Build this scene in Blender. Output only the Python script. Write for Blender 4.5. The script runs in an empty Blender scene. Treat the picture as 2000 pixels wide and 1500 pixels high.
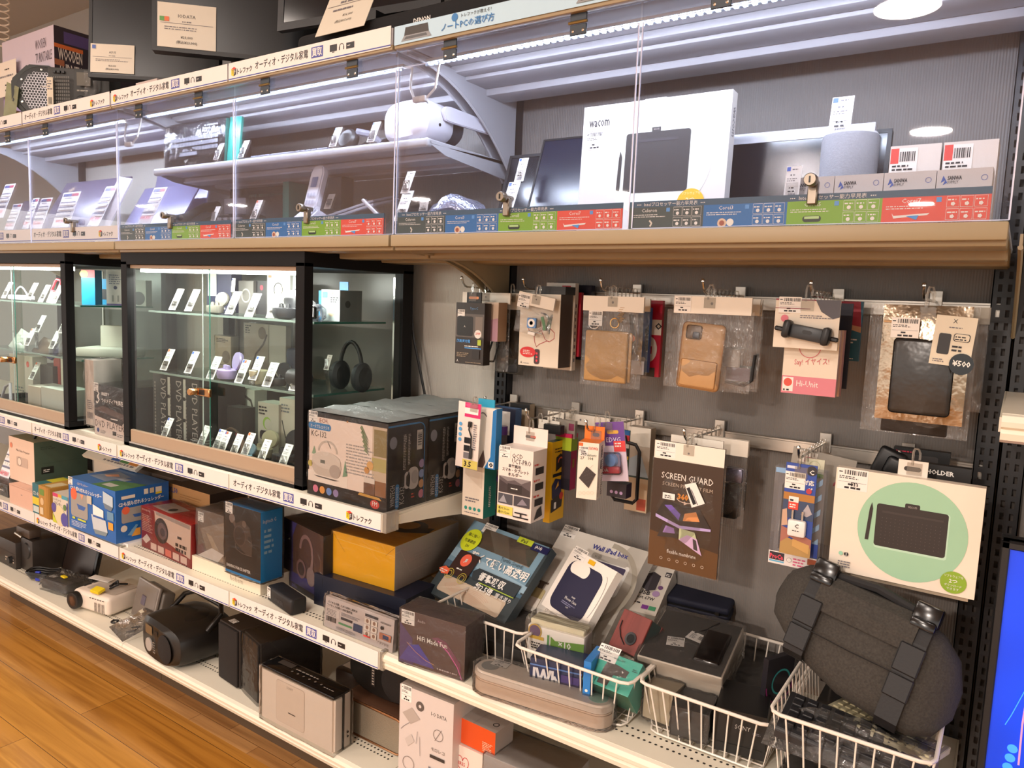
import bpy, bmesh, math, random
import numpy as np
from mathutils import Vector, Matrix, Euler
S = bpy.context.scene
COL = S.collection
rnd = random.Random(7)
R = math.radians
PI = math.pi
# ---------------------------------------------------------------- camera, world, lights, exposure
FPX, YAW, PITCH, ROLL = 1459.07, -0.593362549, -0.11047443, 0.0395829838
CAM = Vector((0.025, -1.786, 1.40))
def _axes():
    ca, sa, cb, sb, cc, sc = math.cos(YAW), math.sin(YAW), math.cos(PITCH), math.sin(PITCH), math.cos(ROLL), math.sin(ROLL)
    f = Vector((sa*cb, ca*cb, sb)); r = Vector((ca, -sa, 0)); u = r.cross(f)
    return r*cc+u*sc, -r*sc+u*cc, f
CR, CU, CF = _axes()
cd = bpy.data.cameras.new('camera'); cam = bpy.data.objects.new('camera', cd); COL.objects.link(cam)
cd.sensor_width = 36; cd.lens = 36*FPX/2000; cd.clip_start = .02; cd.clip_end = 60
mw = Matrix((CR, CU, -CF)).transposed().to_4x4(); mw.translation = CAM
cam.matrix_world = mw
S.camera = cam
S.view_settings.view_transform = 'Standard'; S.view_settings.look = 'None'
S.view_settings.gamma = 1; S.view_settings.use_curve_mapping = False
S.view_settings.exposure = 0.12
w = bpy.data.worlds.new('shop_ambience'); S.world = w; w.use_nodes = True
w.node_tree.nodes['Background'].inputs[0].default_value = (1.0, .92, .84, 1)
w.node_tree.nodes['Background'].inputs[1].default_value = 1.7
S.cycles.max_bounces = 8; S.cycles.transparent_max_bounces = 32; S.cycles.glossy_bounces = 4
S.cycles.transmission_bounces = 6; S.cycles.caustics_reflective = False; S.cycles.caustics_refractive = False
S.cycles.sample_clamp_indirect = 4; S.cycles.use_denoising = True; S.cycles.denoising_prefilter = 'ACCURATE'
CEIL = 2.75
DOWN = [(-2.6, -2.3), (-1.5, -2.4), (-.35, -2.5), (-2.0, -1.35), (-.9, -1.4), (.3, -1.3), (-3.3, -1.35), (-.3, -3.5), (-2.2, -3.6), (-4.3, -2.3)]
def area(name, loc, size, power, col, rot=(0, 0, 0), sy=None, spread=None, parent=None):
    l = bpy.data.lights.new(name, 'AREA'); l.energy = power; l.color = col
    l.shape = 'RECTANGLE' if sy else 'DISK'; l.size = size
    if sy: l.size_y = sy
    if spread: l.spread = spread
    o = bpy.data.objects.new(name, l); COL.objects.link(o); o.location = loc; o.rotation_euler = rot
    if parent: o.parent = parent
    return o
def at(x, y, **k):
    """point where the sight line of photo pixel (x, y) meets the plane X=, Y= or Z="""
    d = CR*((x-1000)/FPX) - CU*((y-750)/FPX) + CF
    (a, v), = k.items(); i = 'XYZ'.index(a)
    return CAM + d*((v-CAM[i])/d[i])
# ---------------------------------------------------------------- materials
def lin(h):
    if not isinstance(h, str): return tuple(h)
    h = h.lstrip('#'); o = []
    for i in (0, 2, 4):
        c = int(h[i:i+2], 16)/255; o.append(c/12.92 if c <= .04045 else ((c+.055)/1.055)**2.4)
    return tuple(o)
_mats = {}
def M(name, col='808080', rough=.5, metal=0., emit=0., spec=.5, var=.05, scale=40., bump=0., coat=0.):
    if name in _mats: return _mats[name]
    m = bpy.data.materials.new(name); m.use_nodes = True; nt = m.node_tree; b = nt.nodes['Principled BSDF']
    c = lin(col); b.inputs['Base Color'].default_value = (*c, 1); b.inputs['Roughness'].default_value = rough
    b.inputs['Metallic'].default_value = metal; b.inputs['Specular IOR Level'].default_value = spec
    if coat: b.inputs['Coat Weight'].default_value = coat; b.inputs['Coat Roughness'].default_value = .12
    if emit:
        b.inputs['Emission Color'].default_value = (*c, 1); b.inputs['Emission Strength'].default_value = emit
    tc = nt.nodes.new('ShaderNodeTexCoord'); n = nt.nodes.new('ShaderNodeTexNoise'); n.inputs['Scale'].default_value = scale
    nt.links.new(tc.outputs['Object'], n.inputs['Vector'])
    mx = nt.nodes.new('ShaderNodeMixRGB'); mx.blend_type = 'MULTIPLY'; mx.inputs[0].default_value = 1
    rp = nt.nodes.new('ShaderNodeValToRGB'); rp.color_ramp.elements[0].color = (1-var, 1-var, 1-var, 1); rp.color_ramp.elements[1].color = (1, 1, 1, 1)
    nt.links.new(n.outputs['Fac'], rp.inputs[0]); mx.inputs[1].default_value = (*c, 1)
    nt.links.new(rp.outputs[0], mx.inputs[2]); nt.links.new(mx.outputs[0], b.inputs['Base Color'])
    if bump:
        bp = nt.nodes.new('ShaderNodeBump'); bp.inputs['Strength'].default_value = bump; bp.inputs['Distance'].default_value = .004
        nt.links.new(n.outputs['Fac'], bp.inputs['Height']); nt.links.new(bp.outputs[0], b.inputs['Normal'])
    _mats[name] = m; return m
def clear(name, tint='ffffff', refl=.5, rough=.05, bump=0., scale=30., op=0., opcol='ffffff'):
    """clear sheet: transparent mixed with a fresnel gloss (and a little haze of its own colour)"""
    if name in _mats: return _mats[name]
    m = bpy.data.materials.new(name); m.use_nodes = True; nt = m.node_tree; nt.nodes.clear()
    N = nt.nodes.new; L = nt.links.new
    out = N('ShaderNodeOutputMaterial'); tr = N('ShaderNodeBsdfTransparent'); tr.inputs[0].default_value = (*lin(tint), 1)
    gl = N('ShaderNodeBsdfGlossy'); gl.inputs['Roughness'].default_value = rough
    fr = N('ShaderNodeFresnel'); fr.inputs[0].default_value = 1.45
    mu = N('ShaderNodeMath'); mu.operation = 'MULTIPLY'; mu.inputs[1].default_value = refl; L(fr.outputs[0], mu.inputs[0])
    mx = N('ShaderNodeMixShader'); L(mu.outputs[0], mx.inputs[0]); L(tr.outputs[0], mx.inputs[1]); L(gl.outputs[0], mx.inputs[2])
    res = mx
    if op:
        df = N('ShaderNodeBsdfDiffuse'); df.inputs[0].default_value = (*lin(opcol), 1)
        m2 = N('ShaderNodeMixShader'); m2.inputs[0].default_value = op; L(mx.outputs[0], m2.inputs[1]); L(df.outputs[0], m2.inputs[2]); res = m2
    if bump:
        tc = N('ShaderNodeTexCoord'); n = N('ShaderNodeTexNoise'); n.inputs['Scale'].default_value = scale; n.inputs['Detail'].default_value = 4; n.inputs['Distortion'].default_value = 1.2
        L(tc.outputs['Object'], n.inputs['Vector']); bp = N('ShaderNodeBump'); bp.inputs['Strength'].default_value = bump; bp.inputs['Distance'].default_value = .01
        L(n.outputs['Fac'], bp.inputs['Height']); L(bp.outputs[0], gl.inputs['Normal'])
    L(res.outputs[0], out.inputs[0]); _mats[name] = m; return m
def C(h, rough=.45, **k): return M('print_'+h+('' if rough == .45 else '_%d' % (rough*100)), h, rough, **k)
WHITE = M('white_card', 'eeeae4', .5); INK = M('black_ink', '16141a', .5); GREYINK = M('grey_ink', '77747a', .5)
BLACK = M('black_plastic', '121214', .42); BLACKG = M('black_gloss', '0b0b0d', .12); DARK = M('dark_grey_plastic', '2c2c2f', .5)
CHROME = M('chrome', 'd8d4ce', .18, 1.); STEEL = M('steel', 'a8a39b', .3, 1.); WIREW = M('white_coated_wire', 'efe6da', .35)
CREAM = M('cream_powder_coat', 'e9e2d0', .42, var=.03); CREAMD = M('perforation_black', '1a1714', .8)
TAN = M('tan_edge', 'c6a274', .5); NAVY = M('navy_card', '0c1226', .5)
FILM = clear('clear_film', 'fcfcfc', .9, .08, .5, 22., .012, 'd8d0c8')
FILMW = clear('wrap_film', 'fcfcfc', 1.0, .12, .8, 35., .05, 'd8d2cc')
WINC = clear('window_clear', 'fafafa', .8, .06)
FILMT = clear('crumpled_film_glare', 'f4f4f4', 1.0, .16, .9, 60., .42, 'bcc4c4')  # pale haze in the colour paints the bright reflections of crumpled film
ACRYL = clear('acrylic_sheet', 'f6f7fb', .5, .015, 0, 30., .018, 'c0c6e0')
GLASS = clear('showcase_glass', 'e9f2ee', .7, .01, 0, 30., .012, 'c8d8d4')
GEDGE = M('glass_edge', '2f6f60', .15, spec=.8)
# ---------------------------------------------------------------- mesh building
_txt = {}
_fontobj = None
def text_mesh(s, bold=0.):
    """letters as flat triangles: (points, faces, width, low, high), cap height about .73"""
    global _fontobj
    k = (s, bold)
    if k in _txt: return _txt[k]
    if _fontobj is None:
        _fontobj = bpy.data.objects.new('lettering', bpy.data.curves.new('lettering', 'FONT'))
        COL.objects.link(_fontobj)
    cu = _fontobj.data
    cu.body = s; cu.resolution_u = 1; cu.fill_mode = 'FRONT'; cu.offset = bold
    dg = bpy.context.evaluated_depsgraph_get(); dg.update()
    ev = _fontobj.evaluated_get(dg); me = ev.to_mesh()
    P = [(v.co.x, v.co.y) for v in me.vertices]; F = [tuple(p.vertices) for p in me.polygons]
    ev.to_mesh_clear()
    if not P: P = [(0, 0)]; F = []
    xs = [p[0] for p in P]; ys = [p[1] for p in P]
    r = ([(x-min(xs), y-min(ys)) for x, y in P], F, max(max(xs)-min(xs), 1e-6), max(max(ys)-min(ys), 1e-6))
    _txt[k] = r; return r
class MB:
    def __init__(s): s.v = []; s.f = []; s.m = []; s.mats = []; s.smooth = set()
    def mi(s, mat):
        if mat not in s.mats: s.mats.append(mat)
        return s.mats.index(mat)
    def add(s, P, F, mat, smooth=False):
        b = len(s.v); i = s.mi(mat); s.v += [tuple(p) for p in P]
        for f in F:
            if smooth: s.smooth.add(len(s.f))
            s.f.append(tuple(b+j for j in f)); s.m.append(i)
        return s
    def bm(s, bm, mat, smooth=False, mtx=None):
        if mtx: bmesh.ops.transform(bm, matrix=mtx, verts=bm.verts)
        bm.verts.index_update()
        s.add([v.co[:] for v in bm.verts], [tuple(v.index for v in f.verts) for f in bm.faces], mat, smooth); bm.free(); return s
    def box(s, x0, y0, z0, x1, y1, z1, mat, bev=0., seg=2, taper=0.):
        bm = bmesh.new(); bmesh.ops.create_cube(bm, size=1)
        for v in bm.verts:
            k = 1-taper if v.co.z > 0 else 1
            v.co = Vector(((x0+x1)/2+v.co.x*k*(x1-x0), (y0+y1)/2+v.co.y*k*(y1-y0), (z0+z1)/2+v.co.z*(z1-z0)))
        if bev: bmesh.ops.bevel(bm, geom=bm.edges[:], offset=bev, segments=seg, affect='EDGES', profile=.5)
        return s.bm(bm, mat, bev > 0 and seg > 1)
    def prism(s, pts, a, b, mat, ax='z', bev=0.):
        """outline pts extruded from a to b along an axis ('y': pts are x,z; 'x': y,z; 'z': x,y)"""
        n = len(pts); f = {'z': lambda p, t: (p[0], p[1], t), 'y': lambda p, t: (p[0], t, p[1]), 'x': lambda p, t: (t, p[0], p[1])}[ax]
        bm = bmesh.new(); A = [bm.verts.new(f(p, a)) for p in pts]; B = [bm.verts.new(f(p, b)) for p in pts]
        bm.faces.new(A); bm.faces.new(B[::-1])
        for i in range(n): bm.faces.new((A[i], B[i], B[(i+1) % n], A[(i+1) % n]))
        bmesh.ops.recalc_face_normals(bm, faces=bm.faces)
        if bev: bmesh.ops.bevel(bm, geom=[e for e in bm.edges if e.is_manifold and e.calc_face_angle(0) > .6], offset=bev, segments=2, affect='EDGES')
        return s.bm(bm, mat, bool(bev))
    def tube(s, pts, r, mat, n=8, closed=False, cap=True):
        pts = [Vector(p) for p in pts]; N = len(pts); P = []; F = []; up = None
        for i, p in enumerate(pts):
            if closed: t = pts[(i+1) % N]-pts[i-1]
            else: t = pts[min(i+1, N-1)]-pts[max(i-1, 0)]
            t.normalize()
            if up is None: up = t.orthogonal()
            a = (up-t*up.dot(t)).normalized(); up = a; b = t.cross(a)
            rr = r[i] if isinstance(r, (list, tuple)) else r
            P += [p+(a*math.cos(2*PI*k/n)+b*math.sin(2*PI*k/n))*rr for k in range(n)]
        for i in range(N if closed else N-1):
            j = (i+1) % N
            F += [(i*n+k, i*n+(k+1) % n, j*n+(k+1) % n, j*n+k) for k in range(n)]
        if cap and not closed: F += [tuple(range(n))[::-1], tuple((N-1)*n+k for k in range(n))]
        return s.add(P, F, mat, True)
    def lathe(s, prof, mat, n=24, mtx=None, smooth=True):
        """prof: (radius, height) turned about z"""
        P = []; F = []; m = len(prof)
        for r, z in prof: P += [(r*math.cos(2*PI*k/n), r*math.sin(2*PI*k/n), z) for k in range(n)]
        for i in range(m-1): F += [(i*n+k, i*n+(k+1) % n, (i+1)*n+(k+1) % n, (i+1)*n+k) for k in range(n)]
        if prof[0][0] > 1e-6: F.append(tuple(range(n))[::-1])
        if prof[-1][0] > 1e-6: F.append(tuple((m-1)*n+k for k in range(n)))
        if mtx: P = [mtx @ Vector(p) for p in P]
        return s.add(P, F, mat, smooth)
    def loft(s, rings, mat, closed=True, cap=True, smooth=True):
        n = len(rings[0]); P = [p for r in rings for p in r]; F = []
        for i in range(len(rings)-1):
            for k in range(n if closed else n-1):
                F.append((i*n+k, i*n+(k+1) % n, (i+1)*n+(k+1) % n, (i+1)*n+k))
        if cap and closed: F += [tuple(range(n))[::-1], tuple((len(rings)-1)*n+k for k in range(n))]
        return s.add(P, F, mat, smooth)
    def face(s, o, u, v, **k): return Face(s, o, u, v, **k)
    def build(s, name, parent=None, loc=(0, 0, 0), rot=(0, 0, 0), mtx=None):
        me = bpy.data.meshes.new(name); me.from_pydata(s.v, [], s.f)
        for m in s.mats: me.materials.append(m)
        me.polygons.foreach_set('material_index', s.m)
        if s.smooth:
            fl = [i in s.smooth for i in range(len(s.f))]; me.polygons.foreach_set('use_smooth', fl)
        me.update()
        if s.smooth:
            try: me.set_sharp_from_angle(angle=R(38))
            except Exception: pass
        o = bpy.data.objects.new(name, me); COL.objects.link(o)
        if mtx is not None: o.matrix_world = mtx
        else: o.location = loc; o.rotation_euler = rot
        if parent: o.parent = parent
        return o
class Face:
    """a flat face to print on: u runs right, v runs up, in metres from its lower left corner"""
    def __init__(s, mb, o, u, v, off=.0004):
        s.mb = mb; s.o = Vector(o); s.w = Vector(u).length; s.h = Vector(v).length
        s.u = Vector(u).normalized(); s.v = Vector(v).normalized(); s.n = s.u.cross(s.v); s.off = off; s.k = 0
    def p(s, a, b, l=1): return s.o+s.u*a+s.v*b+s.n*(s.off*l)
    def _l(s, l):
        if l is None: s.k += 1; return 1+s.k*.35
        return l
    def poly(s, pts, mat, l=None):
        l = s._l(l); s.mb.add([s.p(a*s.w, b*s.h, l) for a, b in pts], [tuple(range(len(pts)))], mat); return s
    def rect(s, a0, b0, a1, b1, mat, l=None): return s.poly([(a0, b0), (a1, b0), (a1, b1), (a0, b1)], mat, l)
    def disc(s, a, b, r, mat, l=None, ry=None, n=24, a0=0, a1=2*PI):
        """r is a share of the face width, ry (if given) of its height"""
        l = s._l(l); rx = r*s.w; rv = rx if ry is None else ry*s.h
        s.mb.add([s.p(a*s.w+rx*math.cos(a0+(a1-a0)*i/n), b*s.h+rv*math.sin(a0+(a1-a0)*i/n), l) for i in range(n)], [tuple(range(n))], mat); return s
    def ring(s, a, b, r, t, mat, l=None, ry=None, n=24, a0=0, a1=2*PI):
        l = s._l(l); P = []; rx = r*s.w; rv = rx if ry is None else ry*s.h
        for i in range(n+1):
            c, q = math.cos(a0+(a1-a0)*i/n), math.sin(a0+(a1-a0)*i/n)
            P += [s.p(a*s.w+rx*c, b*s.h+rv*q, l), s.p(a*s.w+(rx-t*s.w)*c, b*s.h+(rv-t*s.w)*q, l)]
        s.mb.add(P, [(2*i, 2*i+2, 2*i+3, 2*i+1) for i in range(n)], mat); return s
    def rrect(s, a0, b0, a1, b1, r, mat, l=None, n=5):
        w, h = s.w, s.h; P = []
        rr = min(r*w, (a1-a0)*w/2, (b1-b0)*h/2)
        for cx, cy, st in ((a1*w-rr, b1*h-rr, 0), (a0*w+rr, b1*h-rr, 1), (a0*w+rr, b0*h+rr, 2), (a1*w-rr, b0*h+rr, 3)):
            P += [((cx+rr*math.cos((st+i/n)*PI/2))/w, (cy+rr*math.sin((st+i/n)*PI/2))/h) for i in range(n+1)]
        return s.poly(P, mat, l)
    def line(s, pts, t, mat, l=None):
        """a drawn line of width t (share of the face width)"""
        l = s._l(l); Q = [Vector((a*s.w, b*s.h)) for a, b in pts]; P = []
        for i, q in enumerate(Q):
            d = (Q[min(i+1, len(Q)-1)]-Q[max(i-1, 0)]).normalized(); nn = Vector((-d.y, d.x))*t*s.w/2
            P += [s.p(*(q+nn), l), s.p(*(q-nn), l)]
        s.mb.add(P, [(2*i, 2*i+1, 2*i+3, 2*i+2) for i in range(len(Q)-1)], mat); return s
    def text(s, t, a, b, h, mat, al='l', wmax=None, l=None, bold=0., rot=0, shear=0.):
        """lettering: lower left (or centre, or right) at (a, b), height h and widest wmax in shares of the face"""
        l = s._l(l); P, F, W, H = text_mesh(t, bold); k = h*s.h/H
        kx = k if wmax is None else min(k, wmax*s.w/W)
        if rot: kx = k if wmax is None else min(k, wmax*s.h/W)
        dx = {'l': 0, 'c': -W*kx/2, 'r': -W*kx}[al]; c, q = math.cos(rot), math.sin(rot)
        out = []
        for x, y in P:
            x = x*kx+dx+shear*y*k; y = y*k
            out.append(s.p(a*s.w+x*c-y*q, b*s.h+x*q+y*c, l))
        s.mb.add(out, F, mat); return s
    def fine(s, a0, b0, a1, b1, rows, mat, l=None, fill=.5, seed=None):
        """rows of print too small to read: broken bars"""
        l = s._l(l); r = random.Random(seed if seed is not None else int((a0*31+b1*17)*1000)); P = []; F = []; dh = (b1-b0)/rows
        for i in range(rows):
            y = b1-(i+1)*dh; x = a0; end = a0+(a1-a0)*r.uniform(.65, 1)
            while x < end:
                e = min(end, x+r.uniform(.35, 1.6)*dh*s.h/s.w); k = len(P)
                P += [s.p(x*s.w, y*s.h, l), s.p(e*s.w, y*s.h, l), s.p(e*s.w, (y+dh*fill)*s.h, l), s.p(x*s.w, (y+dh*fill)*s.h, l)]
                F.append((k, k+1, k+2, k+3)); x = e+r.uniform(.15, .5)*dh*s.h/s.w
        s.mb.add(P, F, mat); return s
    def bars(s, a0, b0, a1, b1, mat, n=22, l=None, horiz=False, seed=3):
        l = s._l(l); r = random.Random(seed); ws = [r.choice((1, 1, 2, 3)) for _ in range(2*n)]; T = sum(ws); x = 0; P = []; F = []
        for i, wd in enumerate(ws):
            if i % 2 == 0:
                k = len(P); e0, e1 = x/T, (x+wd)/T
                if horiz: q = [(a0, b0+(b1-b0)*e0), (a1, b0+(b1-b0)*e0), (a1, b0+(b1-b0)*e1), (a0, b0+(b1-b0)*e1)]
                else: q = [(a0+(a1-a0)*e0, b0), (a0+(a1-a0)*e1, b0), (a0+(a1-a0)*e1, b1), (a0+(a1-a0)*e0, b1)]
                P += [s.p(c*s.w, d*s.h, l) for c, d in q]; F.append((k, k+1, k+2, k+3))
            x += wd
        s.mb.add(P, F, mat); return s
# ---------------------------------------------------------------- things and parts
def tag(o, label, cat, group=None, kind=None):
    o['label'] = label; o['category'] = cat
    if group: o['group'] = group
    if kind: o['kind'] = kind
    return o
def thing(name, label, cat, loc=(0, 0, 0), rot=(0, 0, 0), group=None, mtx=None):
    o = bpy.data.objects.new(name, None); COL.objects.link(o); o.empty_display_size = .05
    if mtx is not None: o.matrix_world = mtx
    else: o.location = loc; o.rotation_euler = rot
    return tag(o, label, cat, group)
def struct(o, label=None):
    o['kind'] = 'structure'
    if label: o['label'] = label
    return o
def dup(root, loc, rot=None, label=None, group=None):
    r = root.copy(); COL.objects.link(r); r.location = loc
    if rot is not None: r.rotation_euler = rot
    if label: r['label'] = label
    if group: r['group'] = group
    for ch in root.children:
        c = ch.copy(); COL.objects.link(c); c.parent = r
        for g in ch.children:
            d = g.copy(); COL.objects.link(d); d.parent = c
    return r
def frame(o, u, v):
    """matrix whose x runs along u, z along v and -y faces out (towards the viewer of that face)"""
    u = Vector(u).normalized(); v = Vector(v); v = (v-u*v.dot(u)).normalized(); n = v.cross(u)
    m = Matrix((u, n, v)).transposed().to_4x4(); m.translation = Vector(o); return m
class Carton:
    """a printed box: local x across the front, y into depth, z up; F/R/L/T are its printable faces"""
    def __init__(s, w, d, h, mat, front=None, right=None, top=None, left=None, bev=.0):
        s.w, s.d, s.h = w, d, h; s.mb = MB(); A = s.mb
        V = [(0, 0, 0), (w, 0, 0), (w, d, 0), (0, d, 0), (0, 0, h), (w, 0, h), (w, d, h), (0, d, h)]
        for f, m in (((0, 1, 5, 4), front), ((1, 2, 6, 5), right), ((4, 5, 6, 7), top), ((3, 0, 4, 7), left), ((2, 3, 7, 6), None), ((3, 2, 1, 0), None)):
            A.add([V[i] for i in f], [(0, 1, 2, 3)], m or mat)
        s.F = A.face((0, 0, 0), (w, 0, 0), (0, 0, h)); s.R = A.face((w, 0, 0), (0, d, 0), (0, 0, h))
        s.T = A.face((0, 0, h), (w, 0, 0), (0, d, 0)); s.L = A.face((0, d, 0), (0, -d, 0), (0, 0, h))
    def put(s, name, label, cat, loc=(0, 0, 0), rz=0, group=None, mtx=None, tilt=0):
        o = s.mb.build(name, None, loc, (tilt, 0, rz), mtx); return tag(o, label, cat, group)
def onbase(bl, br, top, Z, depth=None, back=None):
    """a box standing on height Z from the pixels of its front lower corners and of the top of its left front edge: (loc, rz, w, h)"""
    a = at(*bl, Z=Z); b = at(*br, Z=Z); u = b-a; rz = math.atan2(u.y, u.x)
    # height: nearest point on the vertical through a to the sight line
    q = CAM; d = CR*((top[0]-1000)/FPX)-CU*((top[1]-750)/FPX)+CF
    k = ((a.x-q.x)*d.x+(a.y-q.y)*d.y)/(d.x*d.x+d.y*d.y)
    return a, rz, u.length, q.z+d.z*k-Z
def upright(tl, br, Y):
    """a face parallel to the wall at depth Y from two photo corners: (x0, x1, z0, z1)"""
    a = at(*tl, Y=Y); b = at(*br, Y=Y); return a.x, b.x, b.z, a.z
# stickers shared by the goods
def _sticker():
    A = MB(); A.box(0, 0, 0, 1, .02, 1, WHITE); f = A.face((0, 0, 0), (1, 0, 0), (0, 0, 1), off=.004)
    f.bars(.22, .72, .95, .93, INK, 18); f.fine(.04, .8, .18, .9, 1, INK); f.fine(.06, .52, .8, .68, 2, INK); f.rect(.04, .36, .96, .375, GREYINK)
    f.fine(.36, .22, .62, .34, 1, INK, fill=.7); f.fine(.25, .06, .8, .18, 1, INK, fill=.75)
    o = A.build('price_sticker'); me = o.data; bpy.data.objects.remove(o); return me
STK = _sticker()
def sticker(parent, loc, w=.045, h=.04, rot=(0, 0, 0), y=.0006):
    """white price sticker on a front face (local x, z)"""
    o = bpy.data.objects.new('price_sticker', STK); COL.objects.link(o); o.parent = parent
    e = Euler(rot).to_matrix() @ Vector((0, -y, 0))
    o.location = Vector(loc)+e; o.rotation_euler = rot; o.scale = (w, .02, h); return o
# ================================================================ room shell
def wood(name, c1, c2, c3, plank, wid, rough, rot):
    m = bpy.data.materials.new(name); m.use_nodes = True; nt = m.node_tree; b = nt.nodes['Principled BSDF']; N = nt.nodes.new; L = nt.links.new
    tc = N('ShaderNodeTexCoord'); mp = N('ShaderNodeMapping'); mp.inputs['Rotation'].default_value = (0, 0, rot); L(tc.outputs['Object'], mp.inputs[0])
    br = N('ShaderNodeTexBrick'); br.inputs['Scale'].default_value = 1; br.inputs['Brick Width'].default_value = plank; br.inputs['Row Height'].default_value = wid
    br.inputs['Mortar Size'].default_value = .0009; br.inputs['Color1'].default_value = (*lin(c1), 1); br.inputs['Color2'].default_value = (*lin(c2), 1); br.inputs['Mortar'].default_value = (*lin(c3), 1)
    L(mp.outputs[0], br.inputs['Vector'])
    mg = N('ShaderNodeMapping'); mg.inputs['Scale'].default_value = (.55, 13, 1); L(mp.outputs[0], mg.inputs[0])
    n = N('ShaderNodeTexNoise'); n.inputs['Scale'].default_value = 2.2; n.inputs['Detail'].default_value = 7; n.inputs['Distortion'].default_value = 1.6; L(mg.outputs[0], n.inputs['Vector'])
    rp = N('ShaderNodeValToRGB'); rp.color_ramp.elements[0].position = .32; rp.color_ramp.elements[0].color = (.70, .62, .54, 1); rp.color_ramp.elements[1].position = .62; rp.color_ramp.elements[1].color = (1.1, 1.06, 1, 1); L(n.outputs['Fac'], rp.inputs[0])
    mx = N('ShaderNodeMixRGB'); mx.blend_type = 'MULTIPLY'; mx.inputs[0].default_value = 1; L(br.outputs['Color'], mx.inputs[1]); L(rp.outputs[0], mx.inputs[2])
    L(mx.outputs[0], b.inputs['Base Color']); b.inputs['Roughness'].default_value = rough; b.inputs['Coat Weight'].default_value = .35; b.inputs['Coat Roughness'].default_value = .1
    return m
FLOORM = wood('orange_brown_planks', 'bb873f', 'a97530', '4a2e14', 1.6, .16, .22, 0)
BORDERM = wood('pale_short_planks', 'cda06a', 'b58650', '6b4420', .3, .2, .4, 0)
A = MB(); A.add([(-16, -12, 0), (6, -12, 0), (6, -.445, 0), (-16, -.445, 0)], [(0, 1, 2, 3)], FLOORM)
A.add([(-16, -.445, 0), (6, -.445, 0), (6, .3, 0), (-16, .3, 0)], [(0, 1, 2, 3)], BORDERM)
struct(A.build('floor'), 'glossy orange brown plank floor with a paler plank border along the shelving')
A = MB(); A.box(-16, -12, CEIL, 6, .3, CEIL+.05, M('ceiling_paint', 'b8babc', .9)); struct(A.build('ceiling'), 'beige shop ceiling')
A = MB(); A.box(-16, .2, 0, 6, .26, CEIL, M('wall_paint', 'a4a8aa', .9)); struct(A.build('wall_back'), 'beige wall behind the shelving')
# round ceiling downlights: some placed by door reflections, nearer rows added for lighting
LAMPM = M('lamp_disc', 'ffe2c0', .5, emit=30.)
ringm = M('lamp_rim', 'e8e2da', .4)
spots = [(-.51, -2.9), (-.64, -5.39), (-1.08, -9.25), (-.9, -2.1), (-2.1, -2.1), (-3.3, -2.1), (.3, -1.5), (-1.5, -1.45), (-2.7, -1.45), (-3.9, -1.5), (-4.07, -7.35), (-6.87, -7.01), (-10.3, -6.6), (-12.2, -6.2)]
A = MB(); A.lathe([(.075, -.004), (.0, -.004)][::-1], LAMPM, 24); disc = A.build('diffuser')
A = MB(); A.lathe([(.075, -.012), (.095, -.012), (.095, .0), (.075, .0)], ringm, 24); rim = A.build('rim')
for i, (x, y) in enumerate(spots):
    t = thing('ceiling_downlight', 'round recessed downlight in the beige ceiling', 'downlight', (x, y, CEIL), group='round ceiling downlights')
    for s in (disc, rim):
        o = s if i == 0 else s.copy()
        if i: COL.objects.link(o)
        o.parent = t
    area('downlight_glow', (0, 0, -.03), .26, (28, 210, 190, 11, 11, 11, 4.5, 5, 5, 5, 180, 90, 60, 60)[i], (1, .87, .77), parent=t)
# ================================================================ shelving: panels, uprights, boards
def ribbed(name, col):
    m = M(name, col, .55); nt = m.node_tree; b = nt.nodes['Principled BSDF']; N = nt.nodes.new; L = nt.links.new
    tc = N('ShaderNodeTexCoord'); wv = N('ShaderNodeTexWave'); wv.wave_type = 'BANDS'; wv.bands_direction = 'X'; wv.inputs['Scale'].default_value = 60
    L(tc.outputs['Object'], wv.inputs['Vector']); bp = N('ShaderNodeBump'); bp.inputs['Strength'].default_value = .25; bp.inputs['Distance'].default_value = .003
    L(wv.outputs['Fac'], bp.inputs['Height']); L(bp.outputs[0], b.inputs['Normal']); return m
PANG = ribbed('grey_ribbed_panel', '817b76'); PANL = ribbed('pale_grey_ribbed_panel', 'c4beb4')
def panel(x0, x1, z0, z1, mat, label):
    A = MB(); A.box(x0, .002, z0, x1, .02, z1, mat); return tag(A.build('back_panel'), label, 'back panel')
XB = [0, -1.2, -2.4, -3.6, -4.8]
panel(-1.19, -.01, .19, 1.54, PANG, 'grey brown ribbed back panel behind the hanging accessories')
panel(-1.19, -.01, 1.54, 1.99, PANG, 'grey ribbed back panel of the lit case with the drawing tablet box')
panel(-2.39, -1.21, .19, 1.54, PANL, 'pale grey ribbed back panel behind the stacked radio boxes')
panel(-2.39, -1.21, 1.54, 1.99, PANG, 'grey back panel of the lit case with the keyboards')
panel(-3.59, -2.41, .19, 1.99, PANL, 'back panel behind the laptops, farthest bay on the left')
panel(.01, .7, .19, 1.99, PANG, 'grey back panel beside the blue screen, right of the last upright')
POSTM = M('black_upright_steel', '0d0e14', .38)
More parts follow.
